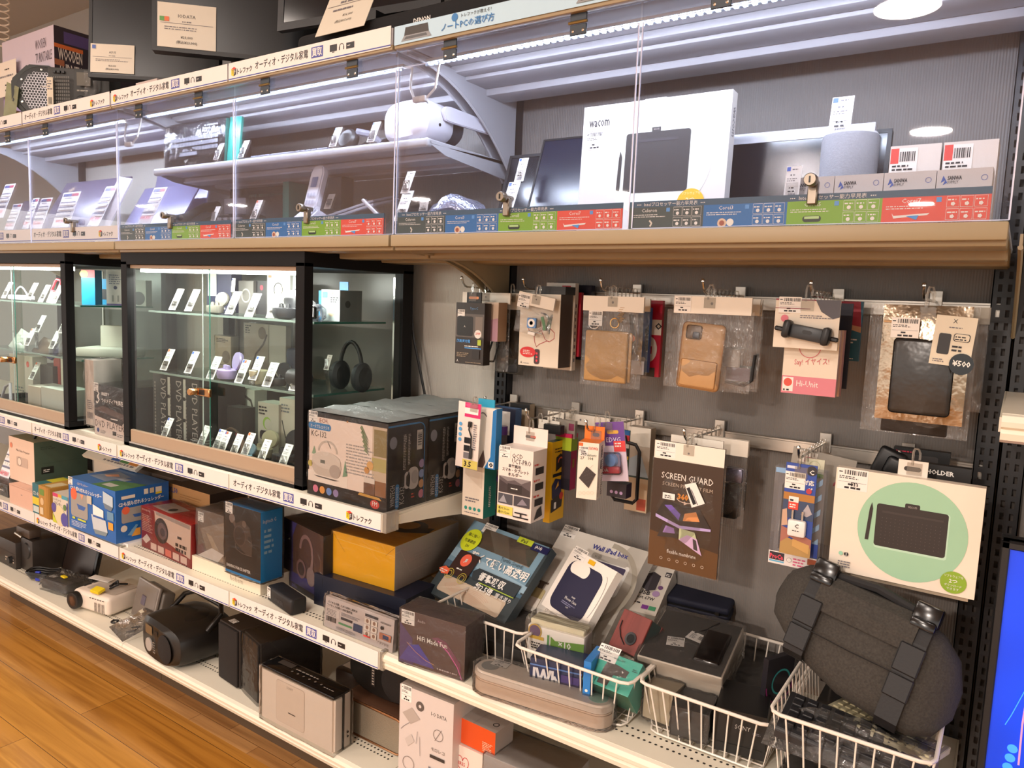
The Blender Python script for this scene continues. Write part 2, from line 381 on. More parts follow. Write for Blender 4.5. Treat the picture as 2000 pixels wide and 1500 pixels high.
def post(x, label):
    t = thing('slotted_upright', label, 'upright', (x, 0, 0)); A = MB(); z0, z1 = .02, 2.05
    w, y = .021, -.03; cols = ((-.0115, -.0045), (.0045, .0115))
    for a, b in ((-w, -.0115), (-.0045, .0045), (.0115, w)): A.box(a, y, z0, b, y+.002, z1, POSTM)
    n = int((z1-z0)/.025)
    for k in range(n):
        zz = z0+k*.025
        for a, b in cols: A.add([(a, y, zz), (b, y, zz), (b, y, zz+.011), (a, y, zz+.011)], [(0, 1, 2, 3)], POSTM)
    A.box(-w, y, z0, -w+.002, .018, z1, POSTM); A.box(w-.002, y, z0, w, .018, z1, POSTM)
    A.build('channel', t)
    A = MB(); A.box(-w+.003, -.008, z0, w-.003, -.004, z1, M('upright_inner', '4a4038', .5)); A.build('back_strip', t)
    A = MB(); A.box(-w, y-.02, 0, w, .018, .02, POSTM); A.build('foot', t)
    return t
post(-.012+.004, 'black slotted steel upright beside the blue screen'); post(.036, 'black slotted upright right behind the blue screen edge')
post(-1.2, 'black slotted steel upright between the accessory hooks and the radio boxes')
post(-2.4, 'black slotted steel upright between the two showcases'); post(-3.6, 'black slotted upright at the far left end of the shelving')
# price rail cards: the shop's sign strips
SIGNW = M('sign_paper', 'e6e0dc', .5); SIGNB = M('sign_blue', '3c4c9c', .5); SIGNP = M('sign_purple', '4a52a0', .5); SHINE = C('1c1a1e')
_signs = {}
def sign_mesh(kind):
    if kind in _signs: return _signs[kind]
    A = MB(); W, H = .592, .046; A.box(0, 0, 0, W, .0012, H, SIGNW); f = A.face((0, 0, 0), (W, 0, 0), (0, 0, H))
    f.rect(0, .06, 1, .115, SIGNB, 1)
    def logo(u):
        a, b = u, .42; y = C('f2c81c'); k = C('3a3436'); r = C('d8402c')
        f.poly([(a, b-.12), (a+.018, b-.2), (a+.018, b+.16), (a, b+.22)], y, 1); f.poly([(a+.018, b-.2), (a+.036, b-.12), (a+.036, b+.22), (a+.018, b+.16)], k, 1)
        f.poly([(a, b+.22), (a+.018, b+.16), (a+.036, b+.22), (a+.02, b+.32)], r, 1)
        f.text('T', a+.004, b-.06, .2, k, l=2); f.text('F', a+.022, b-.08, .22, SIGNW, l=2)
        f.text('トレファク', a+.043, b-.15, .34, SHINE, wmax=.105, bold=.02, l=1)
    def icons(u):
        f.rect(u, .38, u+.042, .72, SHINE, 1); f.rect(u+.014, .32, u+.028, .36, SHINE, 1)
        f.ring(u+.068, .52, .014, .003, SHINE, 1, a0=0, a1=PI); f.rect(u+.053, .38, u+.058, .55, SHINE, 1); f.rect(u+.078, .38, u+.083, .55, SHINE, 1)
        f.rect(u+.095, .36, u+.14, .66, SHINE, 1); f.rect(u+.102, .50, u+.118, .53, SIGNW, 2)
    def body(u):
        f.text('オーディオ・デジタル家電', u, .33, .46, SHINE, wmax=.345, l=1, bold=.012)
        f.rect(u+.365, .26, u+.435, .82, SIGNP, 1); f.text('買取', u+.37, .32, .44, SIGNW, wmax=.060, bold=.02, l=2)
    if kind == 'A': logo(.02); body(.19); icons(.665)
    else: body(.03); icons(.51); logo(.80)
    o = A.build('sign_strip'); me = o.data; bpy.data.objects.remove(o); _signs[kind] = me; return me
def sign(x, y, z, kind, label, tilt=0):
    o = bpy.data.objects.new('sign_strip', sign_mesh(kind)); COL.objects.link(o); o.location = (x, y, z); o.rotation_euler = (tilt, 0, 0)
    return tag(o, label, 'sign', 'shop sign strips on the shelf edges')
def holes(A, x0, x1, y, z, step=.0125, r=.0032):
    n = int((x1-x0)/step); P = []; F = []
    for i in range(n):
        for k in range(6): P.append((x0+i*step+r*math.cos(k*PI/3), y+r*math.sin(k*PI/3), z+.0004))
        F.append(tuple(range(i*6, i*6+6)))
    A.add(P, F, CREAMD)
def shelf(x0, x1, z, label, front=-.5, mat=CREAM, back=0., lip='round', th=.045, perf=(), under=True):
    """sheet steel shelf: deck, rolled front lip, pressed ribs under it, two end brackets"""
    t = thing('shelf_board', label, 'shelf', ((x0+x1)/2, 0, z)); w = (x1-x0)/2-.004
    A = MB(); y0 = front+.012; bk = -.03
    A.box(-w, (y0 if lip == 'round' else front+.0302), -.012, w, bk, 0, mat)
    for y in perf: holes(A, -w+.02, w-.02, y, 0)
    if under:
        for y in (front+.09, front+.2, front+.32): A.box(-w+.02, y, -.03, w-.02, y+.05, -.012, mat, .004, 1)
    A.build('deck', t)
    A = MB(); f = front
    if lip == 'round':
        pr = [(f+.0118, -.0006), (f+.004, -.003), (f, -.012), (f+.001, -.02), (f+.006, -.024), (f+.004, -.03), (f+.006, -.04), (f+.016, -.045), (f+.03, -.045), (f+.03, -.0125), (f+.0118, -.0125)]
        A.prism(pr, -w, w, mat, 'x')
    else: A.box(-w, f, -th, w, f+.03, .0, mat, .001, 1); A.box(-w, f+.03, -th*.8, w, f+.06, -.01, mat)
    A.build('front_lip', t)
    for s in (-1, 1):
        A = MB(); A.prism([(bk, .0), (f+.06, -.012), (f+.06, -.035), (f+.2, -.05), (bk, -.085)], s*(w+.002)-.0015, s*(w+.002)+.0015, mat, 'x'); A.build('bracket', t)
    return t
# lower shelving
Z2, Z3, Z4 = .876, .528, .192
shelf(-2.4, -1.2, Z2, 'cream steel shelf carrying the showcase and the radio boxes', lip='flat', perf=(-.462,))
shelf(-3.6, -2.4, Z2, 'cream steel shelf under the far left showcase', lip='flat')
shelf(-2.4, -1.2, Z3, 'cream steel shelf carrying the red box and the yellow box', lip='flat', perf=(-.462, -.449))
shelf(-3.6, -2.4, Z3, 'cream steel shelf carrying the blue shredder box, far left', lip='flat', perf=(-.462,))
shelf(-1.2, 0, Z3, 'cream perforated steel shelf holding the wire baskets', perf=(-.44, -.415), lip='round')
shelf(-4.8, -3.6, Z2, 'cream steel shelf beyond the left edge of the photo', lip='flat'); shelf(-4.8, -3.6, Z3, 'lower cream steel shelf beyond the left edge', lip='flat')
shelf(.01, .62, 1.262, 'cream shelf end at the right edge, above the blue screen', front=-.46)
def base(x0, x1, label):
    t = thing('base_shelf', label, 'shelf', ((x0+x1)/2, 0, 0)); w = (x1-x0)/2-.001
    A = MB(); A.box(-w, -.488, Z4-.012, w, 0, Z4, CREAM)
    for y in (-.42, -.405, -.36, -.32): holes(A, -w+.02, w-.02, y, Z4)
    A.build('deck', t); A = MB(); A.prism([(-.4881, Z4-.0005), (-.497, Z4-.004), (-.5, Z4-.012), (-.498, Z4-.02), (-.492, Z4-.023), (-.495, Z4-.028), (-.49, Z4-.04), (-.475, Z4-.042), (-.475, Z4-.0125), (-.488, Z4-.0125)], -w, w, CREAM, 'x'); A.build('front_lip', t)
    A = MB(); A.box(-w, -.36, 0, w, -.34, Z4-.012, M('kick_plate_shade', '54422f', .6)); A.build('kick_plate', t)  # plate coloured dark for the shade under the lip
base(-1.2, 0, 'cream perforated base shelf under the baskets, holding white boxes'); base(-2.4, -1.2, 'cream perforated base shelf with the boombox and speakers')
base(-3.6, -2.4, 'cream perforated base shelf with the stereo and cables, far left')
def end_cap(x, z, label):
    A = MB(); A.box(-.004, -.5, 0, .008, -.455, .05, clear('clip_plastic', 'eeeae0', .8, .1, op=.25, opcol='e8e0d4'), .001, 1)
    return tag(A.build('rail_end_cap', loc=(x, 0, z)), label, 'end cap')
end_cap(-1.199, Z2-.045, 'clear end cap on the sign rail beside the radio boxes'); end_cap(-2.4, Z3-.045, 'clear end cap joining the sign rails under the blue box')
end_cap(-1.199, Z3-.045, 'clear end cap at the end of the sign rail beside the purple box')
zs = Z2-.044
sign(-3.598, -.5025, zs, 'A', 'white shop sign strip at the left end of the upper row'); sign(-2.998, -.5025, zs, 'B', 'white shop sign strip below the far left showcase, its logo at the right')
sign(-2.396, -.5025, zs, 'A', 'white shop sign strip under the left half of the lit showcase'); sign(-1.798, -.5025, zs, 'B', 'white shop sign strip under the radio box, ending in the logo')
zs = Z3-.044
for x, l in ((-3.598, 'white shop sign strip below the pink box, at the left edge'), (-2.998, 'white shop sign strip below the blue shredder box'), (-2.396, 'white shop sign strip below the red box'), (-1.798, 'white shop sign strip below the small black speaker')): sign(x, -.5025, zs, 'A', l)
# ================================================================ upper cases: tan shelf, canopy, doors, light strips
TANM = M('beige_edge_steel', '9d8c6e', .45); CANM = M('canopy_white_steel', 'b2b1b6', .45, var=.03)
ZT, ZC = 1.54, 1.957
for k, (x0, x1, l) in enumerate(((-1.2, 0, 'beige shelf floor of the lit case above the hooks'), (-2.4, -1.2, 'beige shelf floor of the lit case above the showcase'), (-3.6, -2.4, 'beige shelf floor of the far left lit case with laptops'))):
    t = thing('case_shelf', l, 'shelf', ((x0+x1)/2, 0, ZT)); w = .597
    A = MB(); A.box(-w, -.485, -.012, w, -.03, 0, CANM, .002, 1); A.build('deck', t)
    A = MB(); A.box(-w, -.5, -.026, w, -.48, .001, TANM, .003, 2); A.box(-w, -.485, -.034, w, -.40, -.012, TANM, .003, 2); A.box(-w, -.36, -.045, w, -.30, -.012, TANM, .003, 1); A.box(-w, -.2, -.045, w, -.1, -.012, TANM, .003, 1); A.build('front_edge', t)
    for s in (-1, 1 if k else 1.048):
        A = MB(); pts = [(-.03, 0), (-.44, 0), (-.44, -.02)]+[(-.44+.41*i/10, -.02-.14*(i/10)**2.6) for i in range(1, 11)]
        A.prism([(a, b-.012) for a, b in pts], s*(w-.012)-.002, s*(w-.012)+.002, TANM, 'x'); A.tube([(s*(w-.012), a, b-.012) for a, b in pts[2:]], .004, TANM, 6); A.build('curved_bracket', t)
for k, (x0, x1, l) in enumerate(((-1.2, 0, 'white steel canopy shelf over the drawing tablet box'), (-2.4, -1.2, 'white steel canopy shelf over the headset and keyboards'), (-3.6, -2.4, 'white steel canopy shelf over the laptops'))):
    t = thing('canopy_shelf', l, 'shelf', ((x0+x1)/2, 0, ZC)); w = .597
    A = MB(); A.box(-w, -.49, .012, w, -.03, .03, CANM, .002, 1)
    for a, b, d in ((-.30, -.26, -.006), (-.26, -.17, -.014), (-.17, -.09, -.03), (-.09, -.03, -.012)): A.box(-w, a, d, w, b, .012, CANM, .004, 2)
    A.build('deck', t)
    A = MB(); A.box(-w, -.5, -.006, w, -.485, .006, TANM, .002, 2); A.box(-w, -.5, .005, w, -.49, .042, CANM, .001, 1); A.build('front_edge', t)
    for s in (-1, 1 if k else 1.048):
        A = MB(); pts = [(-.03, 0), (-.47, 0), (-.47, -.008)]+[(-.47+.44*i/12, -.008-.22*(i/12)**2.2) for i in range(1, 13)]
        A.prism(pts, s*(w-.014)-.002, s*(w-.014)+.002, CANM, 'x'); A.tube([(s*(w-.014), a, b) for a, b in pts[2:]], .004, CANM, 6); A.build('curved_bracket', t)
for x, k, l in ((-3.598, 'A', 'white shop sign strip on the canopy at the left edge of the frame'), (-2.998, 'B', 'white shop sign strip on the canopy below the round speaker'), (-2.396, 'A', 'white shop sign strip on the canopy below the monitors'), (-1.798, 'A', 'white shop sign strip on the canopy below the black sound bar')): sign(x, -.5025, ZC+.0, k, l)
for x, k, l in ((-3.598, 'A', 'white shop sign strip behind the case glass, far left'), (-2.998, 'B', 'white shop sign strip below the laptop price cards')): sign(x, -.484, ZT+.006, k, l)
# blue laptop guide strip on the right canopy
t = A = MB(); W, H = 1.19, .04; A.box(0, 0, 0, W, .0012, H, C('b6d6ea')); f = A.face((0, 0, 0), (W, 0, 0), (0, 0, H)); bl = C('2f78b8')
def laptop_icon(f, u, v, s):
    f.poly([(u, v+.28), (u+s, v+.28), (u+s*.95, v+.72), (u+.05*s, v+.72)], C('37332f')); f.poly([(u, v+.28), (u+s, v+.28), (u+s*1.12, v), (u-s*.12, v)], C('8c8f93')); f.poly([(u+.08*s, v+.22), (u+s*.9, v+.22), (u+s*.95, v+.08), (u, v+.08)], C('55585c'))
laptop_icon(f, .025, .12, .06); f.disc(.145, .78, .007, bl); f.text('トレファクが教える！', .16, .7, .2, SHINE, wmax=.15); f.disc(.345, .8, .007, bl)
f.text('ノートPCの選び方', .115, .18, .42, bl, wmax=.25, bold=.015); laptop_icon(f, .40, .14, .065)
f.rect(.47, 0, .505, 1, bl); f.text('選び方', .488, .3, .16, WHITE, 'c'); f.disc(.488, .16, .004, WHITE); f.rect(.478, .55, .498, .8, WHITE)
f.rect(.505, 0, 1, 1, C('f1ebe4')); f.text('CPUで選ぶ', .515, .68, .24, bl, wmax=.1); f.fine(.515, .08, .62, .6, 3, GREYINK, fill=.5)
f.rect(.625, .1, .735, .9, C('fbf7f2')); f.text('Intel Core i5-8', .63, .5, .2, bl, wmax=.1); f.text('0.00GHz', .65, .2, .2, bl, wmax=.07); f.fine(.75, .2, .86, .7, 2, GREYINK); f.fine(.88, .2, .98, .7, 2, GREYINK)
tag(A.build('guide_strip', loc=(-1.195, -.5025, ZC+.001)), 'pale blue laptop buying guide strip along the right canopy edge', 'sign')
# coloured processor charts
def chart(x, label, w=.575, parts=4):
    A = MB(); H = .05; A.box(0, 0, 0, w, .001, H, C('3f5a70')); f = A.face((0, 0, 0), (w, 0, 0), (0, 0, H))
    for k, (c, n) in enumerate((('46504c', 'Celeron'), ('2f6fae', 'Corei3'), ('7fae2a', 'Corei5'), ('e2523e', 'Corei7'))):
        a = k/4; f.rect(a, 0, a+.25, .78, C(c), 1); f.text(n, a+.07, .6, .13, WHITE, 'c', .1, 2); f.rect(a+.128, .6, a+.14, .74, C('5f9ad8'), 2); f.fine(a+.01, .42, a+.135, .56, 2, WHITE, 2, .35)
        if k == 3: f.poly([(a+.03, .14), (a+.11, .22), (a+.115, .28), (a+.03, .22), (a+.025, .3)], WHITE, 2); f.poly([(a+.06, .2), (a+.085, .08), (a+.09, .22)], C('4f9ade'), 3)
        if k == 2: f.rrect(a+.045, .1, a+.095, .3, .008, C('26301c'), 2); f.rect(a+.05, .2, a+.09, .28, C('b8d890'), 3)
        if k == 1: f.disc(a+.06, .14, .014, C('e8c8a8'), 2); f.disc(a+.085, .16, .011, C('f0ece0'), 2); f.disc(a+.06, .14, .008, C('a85c44'), 3)
        if k == 0: f.line([(a+.075, .08), (a+.08, .2), (a+.072, .3)], .006, C('d8d0c0'), 2)
        for i in range(3):
            for j in range(2):
                u = a+.152+i*.031; v = .06+j*.37; f.rect(u, v, u+.029, v+.33, WHITE, 2); f.rect(u+.0008, v+.012, u+.0282, v+.318, C(c), 3)
                f.disc(u+.0145, v+.1, .0055, WHITE, 4, n=8 if k < 3 else 5); f.fine(u+.003, v+.2, u+.026, v+.28, 1, WHITE, 4)
    f.text('▸▸▸  Intelプロセッサー能力早見表  ◂◂◂', .62, .81, .15, WHITE, 'c', .32, 2)
    f.text('▸▸▸  Intelプロセッサー能力早見表  ◂◂◂', .14, .81, .15, WHITE, 'c', .24, 2)
    return A.build('processor_chart', loc=(x, -.483, ZT+.003))
o = chart(-1.192, ''); tag(o, 'coloured processor chart strip right below the dark blue-lit monitor', 'chart', 'processor charts along the lit cases')
for x, l in ((-.603, 'coloured processor chart strip below the drawing tablet box and small white boxes'), (-2.392, 'coloured processor chart strip below the silver office phone'), (-1.81, 'coloured processor chart strip below the white handset')):
    dup(o, (x, -.483, ZT+.003), label=l)
# acrylic doors hung from hinges
def door(x0, x1, label, hx, lx):
    t = thing('acrylic_door', label, 'acrylic door', (x0, 0, 0)); w = x1-x0
    A = MB(); A.box(.003, -.486, 1.917, w-.003, -.482, 1.949, ACRYL); A.build('fixed_bar', t)
    A = MB(); z0, z1 = ZT+.004, 1.914; ya, yb = -.486, -.486
    A.add([(.004, ya, z0), (w-.004, ya, z0), (w-.004, yb, z1), (.004, yb, z1), (.004, ya+.004, z0), (w-.004, ya+.004, z0), (w-.004, yb+.004, z1), (.004, yb+.004, z1)], [(0, 1, 2, 3), (5, 4, 7, 6)], ACRYL)
    ed = M('acrylic_edge', 'd8dcf4', .2)
    for a in (.004, w-.004): A.tube([(a, ya+.002, z0), (a, yb+.002, z1)], .0016, ed, 4)
    A.tube([(.004, yb+.002, z1), (w-.004, yb+.002, z1)], .0009, ed, 4)
    A.tube([(.004, ya+.002, z0), (w-.004, ya+.002, z0)], .0009, ed, 4)
    A.build('door_panel', t)
    for h in hx:
        A = MB(); hm = M('hinge_dark', '2c343e', .4, .2)
        A.box(-.018, -.481, .002, .018, -.477, .022, hm, .001, 1); A.box(-.018, -.481, -.024, .018, -.477, -.004, hm, .001, 1)
        A.tube([(-.02, -.482, -.001), (.02, -.482, -.001)], .003, M('hinge_pin', '8a7448', .35, .8), 8)
        for a in (-.011, .011): A.lathe([(0, .0015), (.003, 0)], CHROME, 8, Matrix.Translation((a, -.4815, -.016)) @ Matrix.Rotation(R(90), 4, 'X'))
        A.build('hinge', t, (h-x0, -.010, 1.935))
    if lx is not None:
        A = MB(); m = Matrix.Translation((lx-x0, -.5, 1.612)) @ Matrix.Rotation(R(90), 4, 'X'); br = M('lock_brass', '8f8478', .28, .9)
        A.lathe([(.0, .014), (.009, .014), (.0105, .012), (.0105, 0), (.006, 0), (.006, -.03)], br, 20, m); A.box(lx-x0-.0012, -.5155, 1.607, lx-x0+.0012, -.5135, 1.617, BLACK)
        A.box(lx-x0-.008, -.492, 1.575, lx-x0+.008, -.478, 1.612, br, .002, 1); A.build('cam_lock', t)
door(-.6, 0, 'clear acrylic door in front of the small white boxes, right end', (-.45, -.15), -.276); door(-1.2, -.6, 'clear acrylic door in front of the blue-lit monitor', (-1.044, -.729), -.882)
door(-1.8, -1.2, 'clear acrylic door in front of the white headset', (-1.662, -1.341), -1.5); door(-2.4, -1.8, 'clear acrylic door in front of the boxed keyboard', (-2.263, -1.955), -2.106)
door(-3.0, -2.4, 'clear acrylic door in front of the laptops', (-2.859, -2.556), -2.689); door(-3.6, -3.0, 'clear acrylic door at the left edge of the frame', (-3.45, -3.15), None)
LEDM = M('led_cold_white', 'e6f2ff', .3, emit=60.); LEDH = clear('led_cover', 'eef6ff', .8, .1, op=.35, opcol='e0ecf8')
def led_strip(x0, x1, label, power=4.0):
    t = thing('led_strip_light', label, 'light strip', (x0, -.42, 1.933)); w = x1-x0
    A = MB(); A.box(0, -.009, .006, w, .009, .012, M('led_bar', 'dfe4ea', .3)); A.box(0, -.009, -.004, w, -.0075, .006, LEDH); A.build('housing', t)
    A = MB(); n = int(w/.0165)
    for i in range(n): A.box(i*.0165+.004, -.006, .001, i*.0165+.0115, .005, .0055, LEDM)
    A.build('diodes', t)
    A = MB(); q = [(w+.0, 0, .005), (w+.03, -.01, .0), (w+.035, -.02, -.05), (w+.05, -.025, -.075), (w+.085, -.025, -.083), (w+.11, -.02, -.06), (w+.108, -.005, .0), (w+.1, 0, .005)]
    sm = []
    for i in range(len(q)-1):
        for k in range(4): sm.append(Vector(q[i]).lerp(Vector(q[i+1]), k/4))
    A.tube(sm, .003, M('white_cable', 'e4e0de', .4), 6); A.box(w+.05, -.032, -.088, w+.09, -.018, -.074, M('white_cable', 'e4e0de'), .004, 2); A.build('power_cable', t)
    area('strip_glow', (w/2, .012, -.005), w, power, (.76, .84, 1.), (R(28), 0, 0), sy=.02, parent=t)
led_strip(-1.165, -.03, 'cold white light strip over the drawing tablet box'); led_strip(-2.335, -1.235, 'cold white light strip over the keyboards and headset', 8); led_strip(-3.56, -2.47, 'cold white light strip over the laptops, far left', 10)
# inner shelf of the middle case
t = thing('inner_shelf', 'white shelf inside the lit case carrying the headset and keyboard boxes', 'shelf', (-1.8, 0, 1.785)); w = .595
A = MB(); A.box(-w, -.36, -.012, w, -.03, 0, CANM, .002, 1); A.box(-w+.01, -.27, -.03, w-.01, -.2, -.012, CANM, .004, 1); A.box(-w+.01, -.15, -.03, w-.01, -.08, -.012, CANM, .004, 1); A.build('deck', t)
A = MB(); A.box(-w, -.37, -.02, w, -.35, .002, CANM, .006, 3); A.build('front_lip', t)
for s in (-1, 1):
    A = MB(); A.prism([(-.03, 0), (-.36, -.012), (-.30, -.03), (-.03, -.05)], s*(w-.002)-.002, s*(w-.002)+.002, CANM, 'x'); A.build('bracket', t)
# ================================================================ showcases
CABM = M('showcase_dark_frame', '0e0d0f', .55, spec=.2); BEIGE = M('showcase_beige_wood', 'a8917a', .45)
def showcase(x0, label):
    W, D, H = .885, .42, .632; t = thing('showcase', label, 'showcase', (x0, -.48, Z2)); p = .034
    A = MB()
    for x in (0, W-p):
        for y, d in ((0, .03), (D-.045, .045)): A.box(x, y, .03, x+p, y+d, H-.03, CABM, .001, 1)
    A.box(0, 0, H-.04, W, D, H, CABM, .001, 1); A.box(0, 0, 0, W, D, .012, CABM, .001, 1)
    for x in (0, W-p): A.box(x, 0, 0, x+p, D, .03, CABM, .001, 1)
    A.box(p, D-.012, .012, W-p, D-.004, H-.04, M('showcase_back', '6e6a64', .3)); A.build('frame', t)
    A = MB(); A.box(p, .004, .012, W-p, .016, .056, BEIGE, .002, 1); A.build('sill', t); A = MB(); A.box(p, .012, H-.052, W-p, .03, H-.04, BEIGE, .001, 1); A.build('head_rail', t); A = MB(); A.box(p, .0, .010, W-p, .01, .016, CHROME); A.build('door_track', t)
    for nm, a, b, y in (('sliding_door', p, W*.52, .012), ('sliding_door', W*.46, W-p, .024)):
        A = MB(); A.add([(a, y, .05), (b, y, .05), (b, y, H-.05), (a, y, H-.05)], [(0, 1, 2, 3)], GLASS)
        A.tube([(b if y < .02 else a, y, .05), (b if y < .02 else a, y, H-.05)], .0018, GEDGE if y < .02 else M('door_edge_bright', 'cfd8d4', .2), 4); o = A.build(nm, t)
        if y < .02:
            A = MB(); br = M('lock_copper', 'b98a5c', .25, 1.); m = Matrix.Translation((b-.045, 0, .22)) @ Matrix.Rotation(R(90), 4, 'X')
            A.lathe([(0, .028), (.009, .028), (.0105, .026), (.0105, 0)], br, 18, m); A.box(b-.046, -.004, .208, b+.018, .006, .232, br, .002, 1); A.box(b-.03, -.005, .212, b-.005, -.003, .228, BLACK); A.build('lock', o)
    for s, a in ((-1, .006), (1, W-.006)):
        A = MB(); A.add([(a, .03, .03), (a, D-.045, .03), (a, D-.045, H-.04), (a, .03, H-.04)], [(0, 1, 2, 3)], GLASS); A.build('side_glass', t)
    for z in (1.123-Z2, 1.323-Z2):
        A = MB(); A.box(p+.006, .07, z-.006, W-p-.006, D-.075, z, GLASS)
        A.box(p+.006, .0685, z-.006, W-p-.006, .0705, z, clear('shelf_front_edge', 'bcd0c8', 1., .05, op=.45, opcol='c0d4cc')); A.box(W-p-.007, .07, z-.006, W-p-.0055, D-.075, z, GEDGE); A.build('glass_shelf', t)
    A = MB()
    for x in (p+.012, W*.42, W-p-.02): A.box(x, D-.03, .02, x+.008, D-.022, H-.05, CHROME)
    A.build('shelf_rail', t)
    A = MB(); A.box(p+.02, .035, H-.062, W-p-.0, .05, H-.048, M('bar_lamp', 'fbf6ee', .4, emit=14.)); A.build('bar_light', t)
    area('bar_glow', (W/2, .05, H-.065), W-.1, 7.5, (1, .96, .90), (R(15), 0, 0), sy=.02, parent=t)
    return t
showcase(-2.4, 'black framed glass showcase full of earphones, in the middle'); showcase(-3.652, 'black framed glass showcase cut by the left edge of the photo')
# hook rails
RAILM = M('brushed_aluminium', 'cdc6bc', .32, .9)
for z, l in ((1.417, 'brushed aluminium hook rail holding the upper row of phone cases'), (1.092, 'brushed aluminium hook rail holding the lower row of accessories')):
    A = MB(); A.box(-1.175, -.014, -.0165, .0, .0, .0165, RAILM, .002, 1); A.box(-1.175, -.0155, .011, 0, -.012, .0165, RAILM, .001, 1)
    t = tag(A.build('hook_rail', loc=(-.005, 0, z)), l, 'hook rail'); A = MB(); A.box(-.003, -.018, -.022, .001, .0, .018, CHROME, .001, 1); A.build('end_cap', t)
# ================================================================ goods: fitting and packing helpers
def fit(bl, br, tl, up=True, flat=False, **k):
    """pose and size of a printed face from three of its corners; its lower edge lies on Z= (or in the plane Y=)"""
    a = at(*bl, **k); b = at(*br, **k); u = b-a
    if 'Y' in k: u.z = 0
    if flat: u.y = 0
    w = u.length; u.normalize()
    d = CR*((tl[0]-1000)/FPX)-CU*((tl[1]-750)/FPX)+CF
    if up:
        q = ((a-CAM).x*d.x+(a-CAM).y*d.y)/(d.x*d.x+d.y*d.y); h = CAM.z+d.z*q-a.z; v = Vector((0, 0, 1))
    else:
        q = (a-CAM).dot(u)/d.dot(u); v = CAM+d*q-a; h = v.length
    return frame(a, u, v), w, h
def crate(bl, br, tl, d, mat, up=True, flat=False, faces=None, **k):
    m, w, h = fit(bl, br, tl, up, flat, **k); c = Carton(w, d, h, mat, **(faces or {})); c.mtx = m; return c
def stock(c, name, label, cat, stk=None, group=None):
    """place a carton; stk = (u, v of the price sticker's lower left corner, width, height) in metres"""
    o = c.put(name, label, cat, mtx=c.mtx, group=group)
    if stk: sticker(o, (stk[0]*c.w, 0, stk[1]*c.h), stk[2], stk[3])
    return o
def wrap(o, w, d, h, mat=None, g=.0025, seed=1, amp=.0022):
    """crinkled film round a box, a part of it"""
    bm = bmesh.new(); bmesh.ops.create_cube(bm, size=1); bmesh.ops.subdivide_edges(bm, edges=bm.edges[:], cuts=7, use_grid_fill=True); r = random.Random(seed)
    for v in bm.verts:
        n = v.co.copy(); v.co = Vector(((n.x+.5)*w, (n.y+.5)*d, (n.z+.5)*h)); n = Vector([c if abs(c) > .49 else 0 for c in n])
        v.co += n.normalized()*(g+r.random()*amp) if n.length else Vector()
    A = MB(); A.bm(bm, mat or FILMW, True); A.build('wrap_film', o); return o
def pouch(A, x0, x1, z0, z1, t, mat, seed=1, nx=9, nz=12, amp=.006, y=0., waist=0., both=True):
    """a crinkled clear bag in local x, z, swelling to half thickness t"""
    r = random.Random(seed)
    for sd in ((-1, 1) if both else (-1,)):
        P = []; F = []
        for j in range(nz+1):
            for i in range(nx+1):
                a, b = i/nx, j/nz; e = min(1, 3.2*min(a, 1-a))*min(1, 3.2*min(b, 1-b))
                wz = waist*math.sin(PI*b)
                P.append((x0+(x1-x0)*(a+(.5-a)*wz)+r.uniform(-1, 1)*amp*.4*e, y+sd*t*e**.6+r.uniform(-1, 1)*amp*e, z0+(z1-z0)*b+(r.uniform(-.5, .5)*amp if 0 < j < nz else 0)))
        for j in range(nz):
            for i in range(nx):
                q = j*(nx+1)+i; f = (q, q+1, q+nx+2, q+nx+1); F.append(f if sd < 0 else f[::-1])
        A.add(P, F, mat, True)
HANGP = clear('hanger_plastic', 'f4f2ee', .9, .12, op=.14, opcol='d8d0c6')
def hang_tab(o, x, z, up=.03, y=0.):
    """clear plastic hanging loop stuck to the top of a pack"""
    A = MB(); A.box(x-.012, y-.0012, z-.018, x+.012, y+.0002, z+.004, HANGP)
    A.tube([(x-.004, y, z), (x-.004, y, z+up*.8), (x-.002, y, z+up), (x+.004, y, z+up), (x+.007, y, z+up*.75), (x+.007, y, z+up*.35)], .0022, HANGP, 6); A.build('hanger', o); return o
def loops(A, x, ys, z, s=.012):
    for y in ys: A.tube([(x-.004, y, z-.024), (x-.004, y, z), (x-.001, y, z+.006), (x+.005, y, z+.005), (x+.007, y, z-.004), (x+.007, y, z-.016)], .0017, HANGP, 5)
def hook(x, z, L, label, tip=.022):
    t = thing('display_hook', label, 'hook', (x, 0, z)); A = MB()
    A.tube([(0, -.012, 0), (0, -L+.02, 0), (0, -L+.008, .003), (0, -L, .01), (0, -L-.006, tip)], .0027, CHROME, 8); A.build('prong', t)
    A = MB(); A.lathe([(0, -.004), (.0038, -.002), (.0042, .001), (.003, .004), (0, .005)], CHROME, 10, Matrix.Translation((0, -L-.007, tip+.002))); A.build('tip', t)
    A = MB(); A.box(-.012, -.02, -.022, .012, -.012, .022, M('hook_plate', 'cfc8be', .3, .6), .001, 1); A.build('back_plate', t); return t
def card_on(o, u0, v0, u1, v1, w, h, mat, name='price_tag'):
    A = MB(); A.box(u0*w, -.001, v0*h, u1*w, 0, v1*h, mat); A.build(name, o)
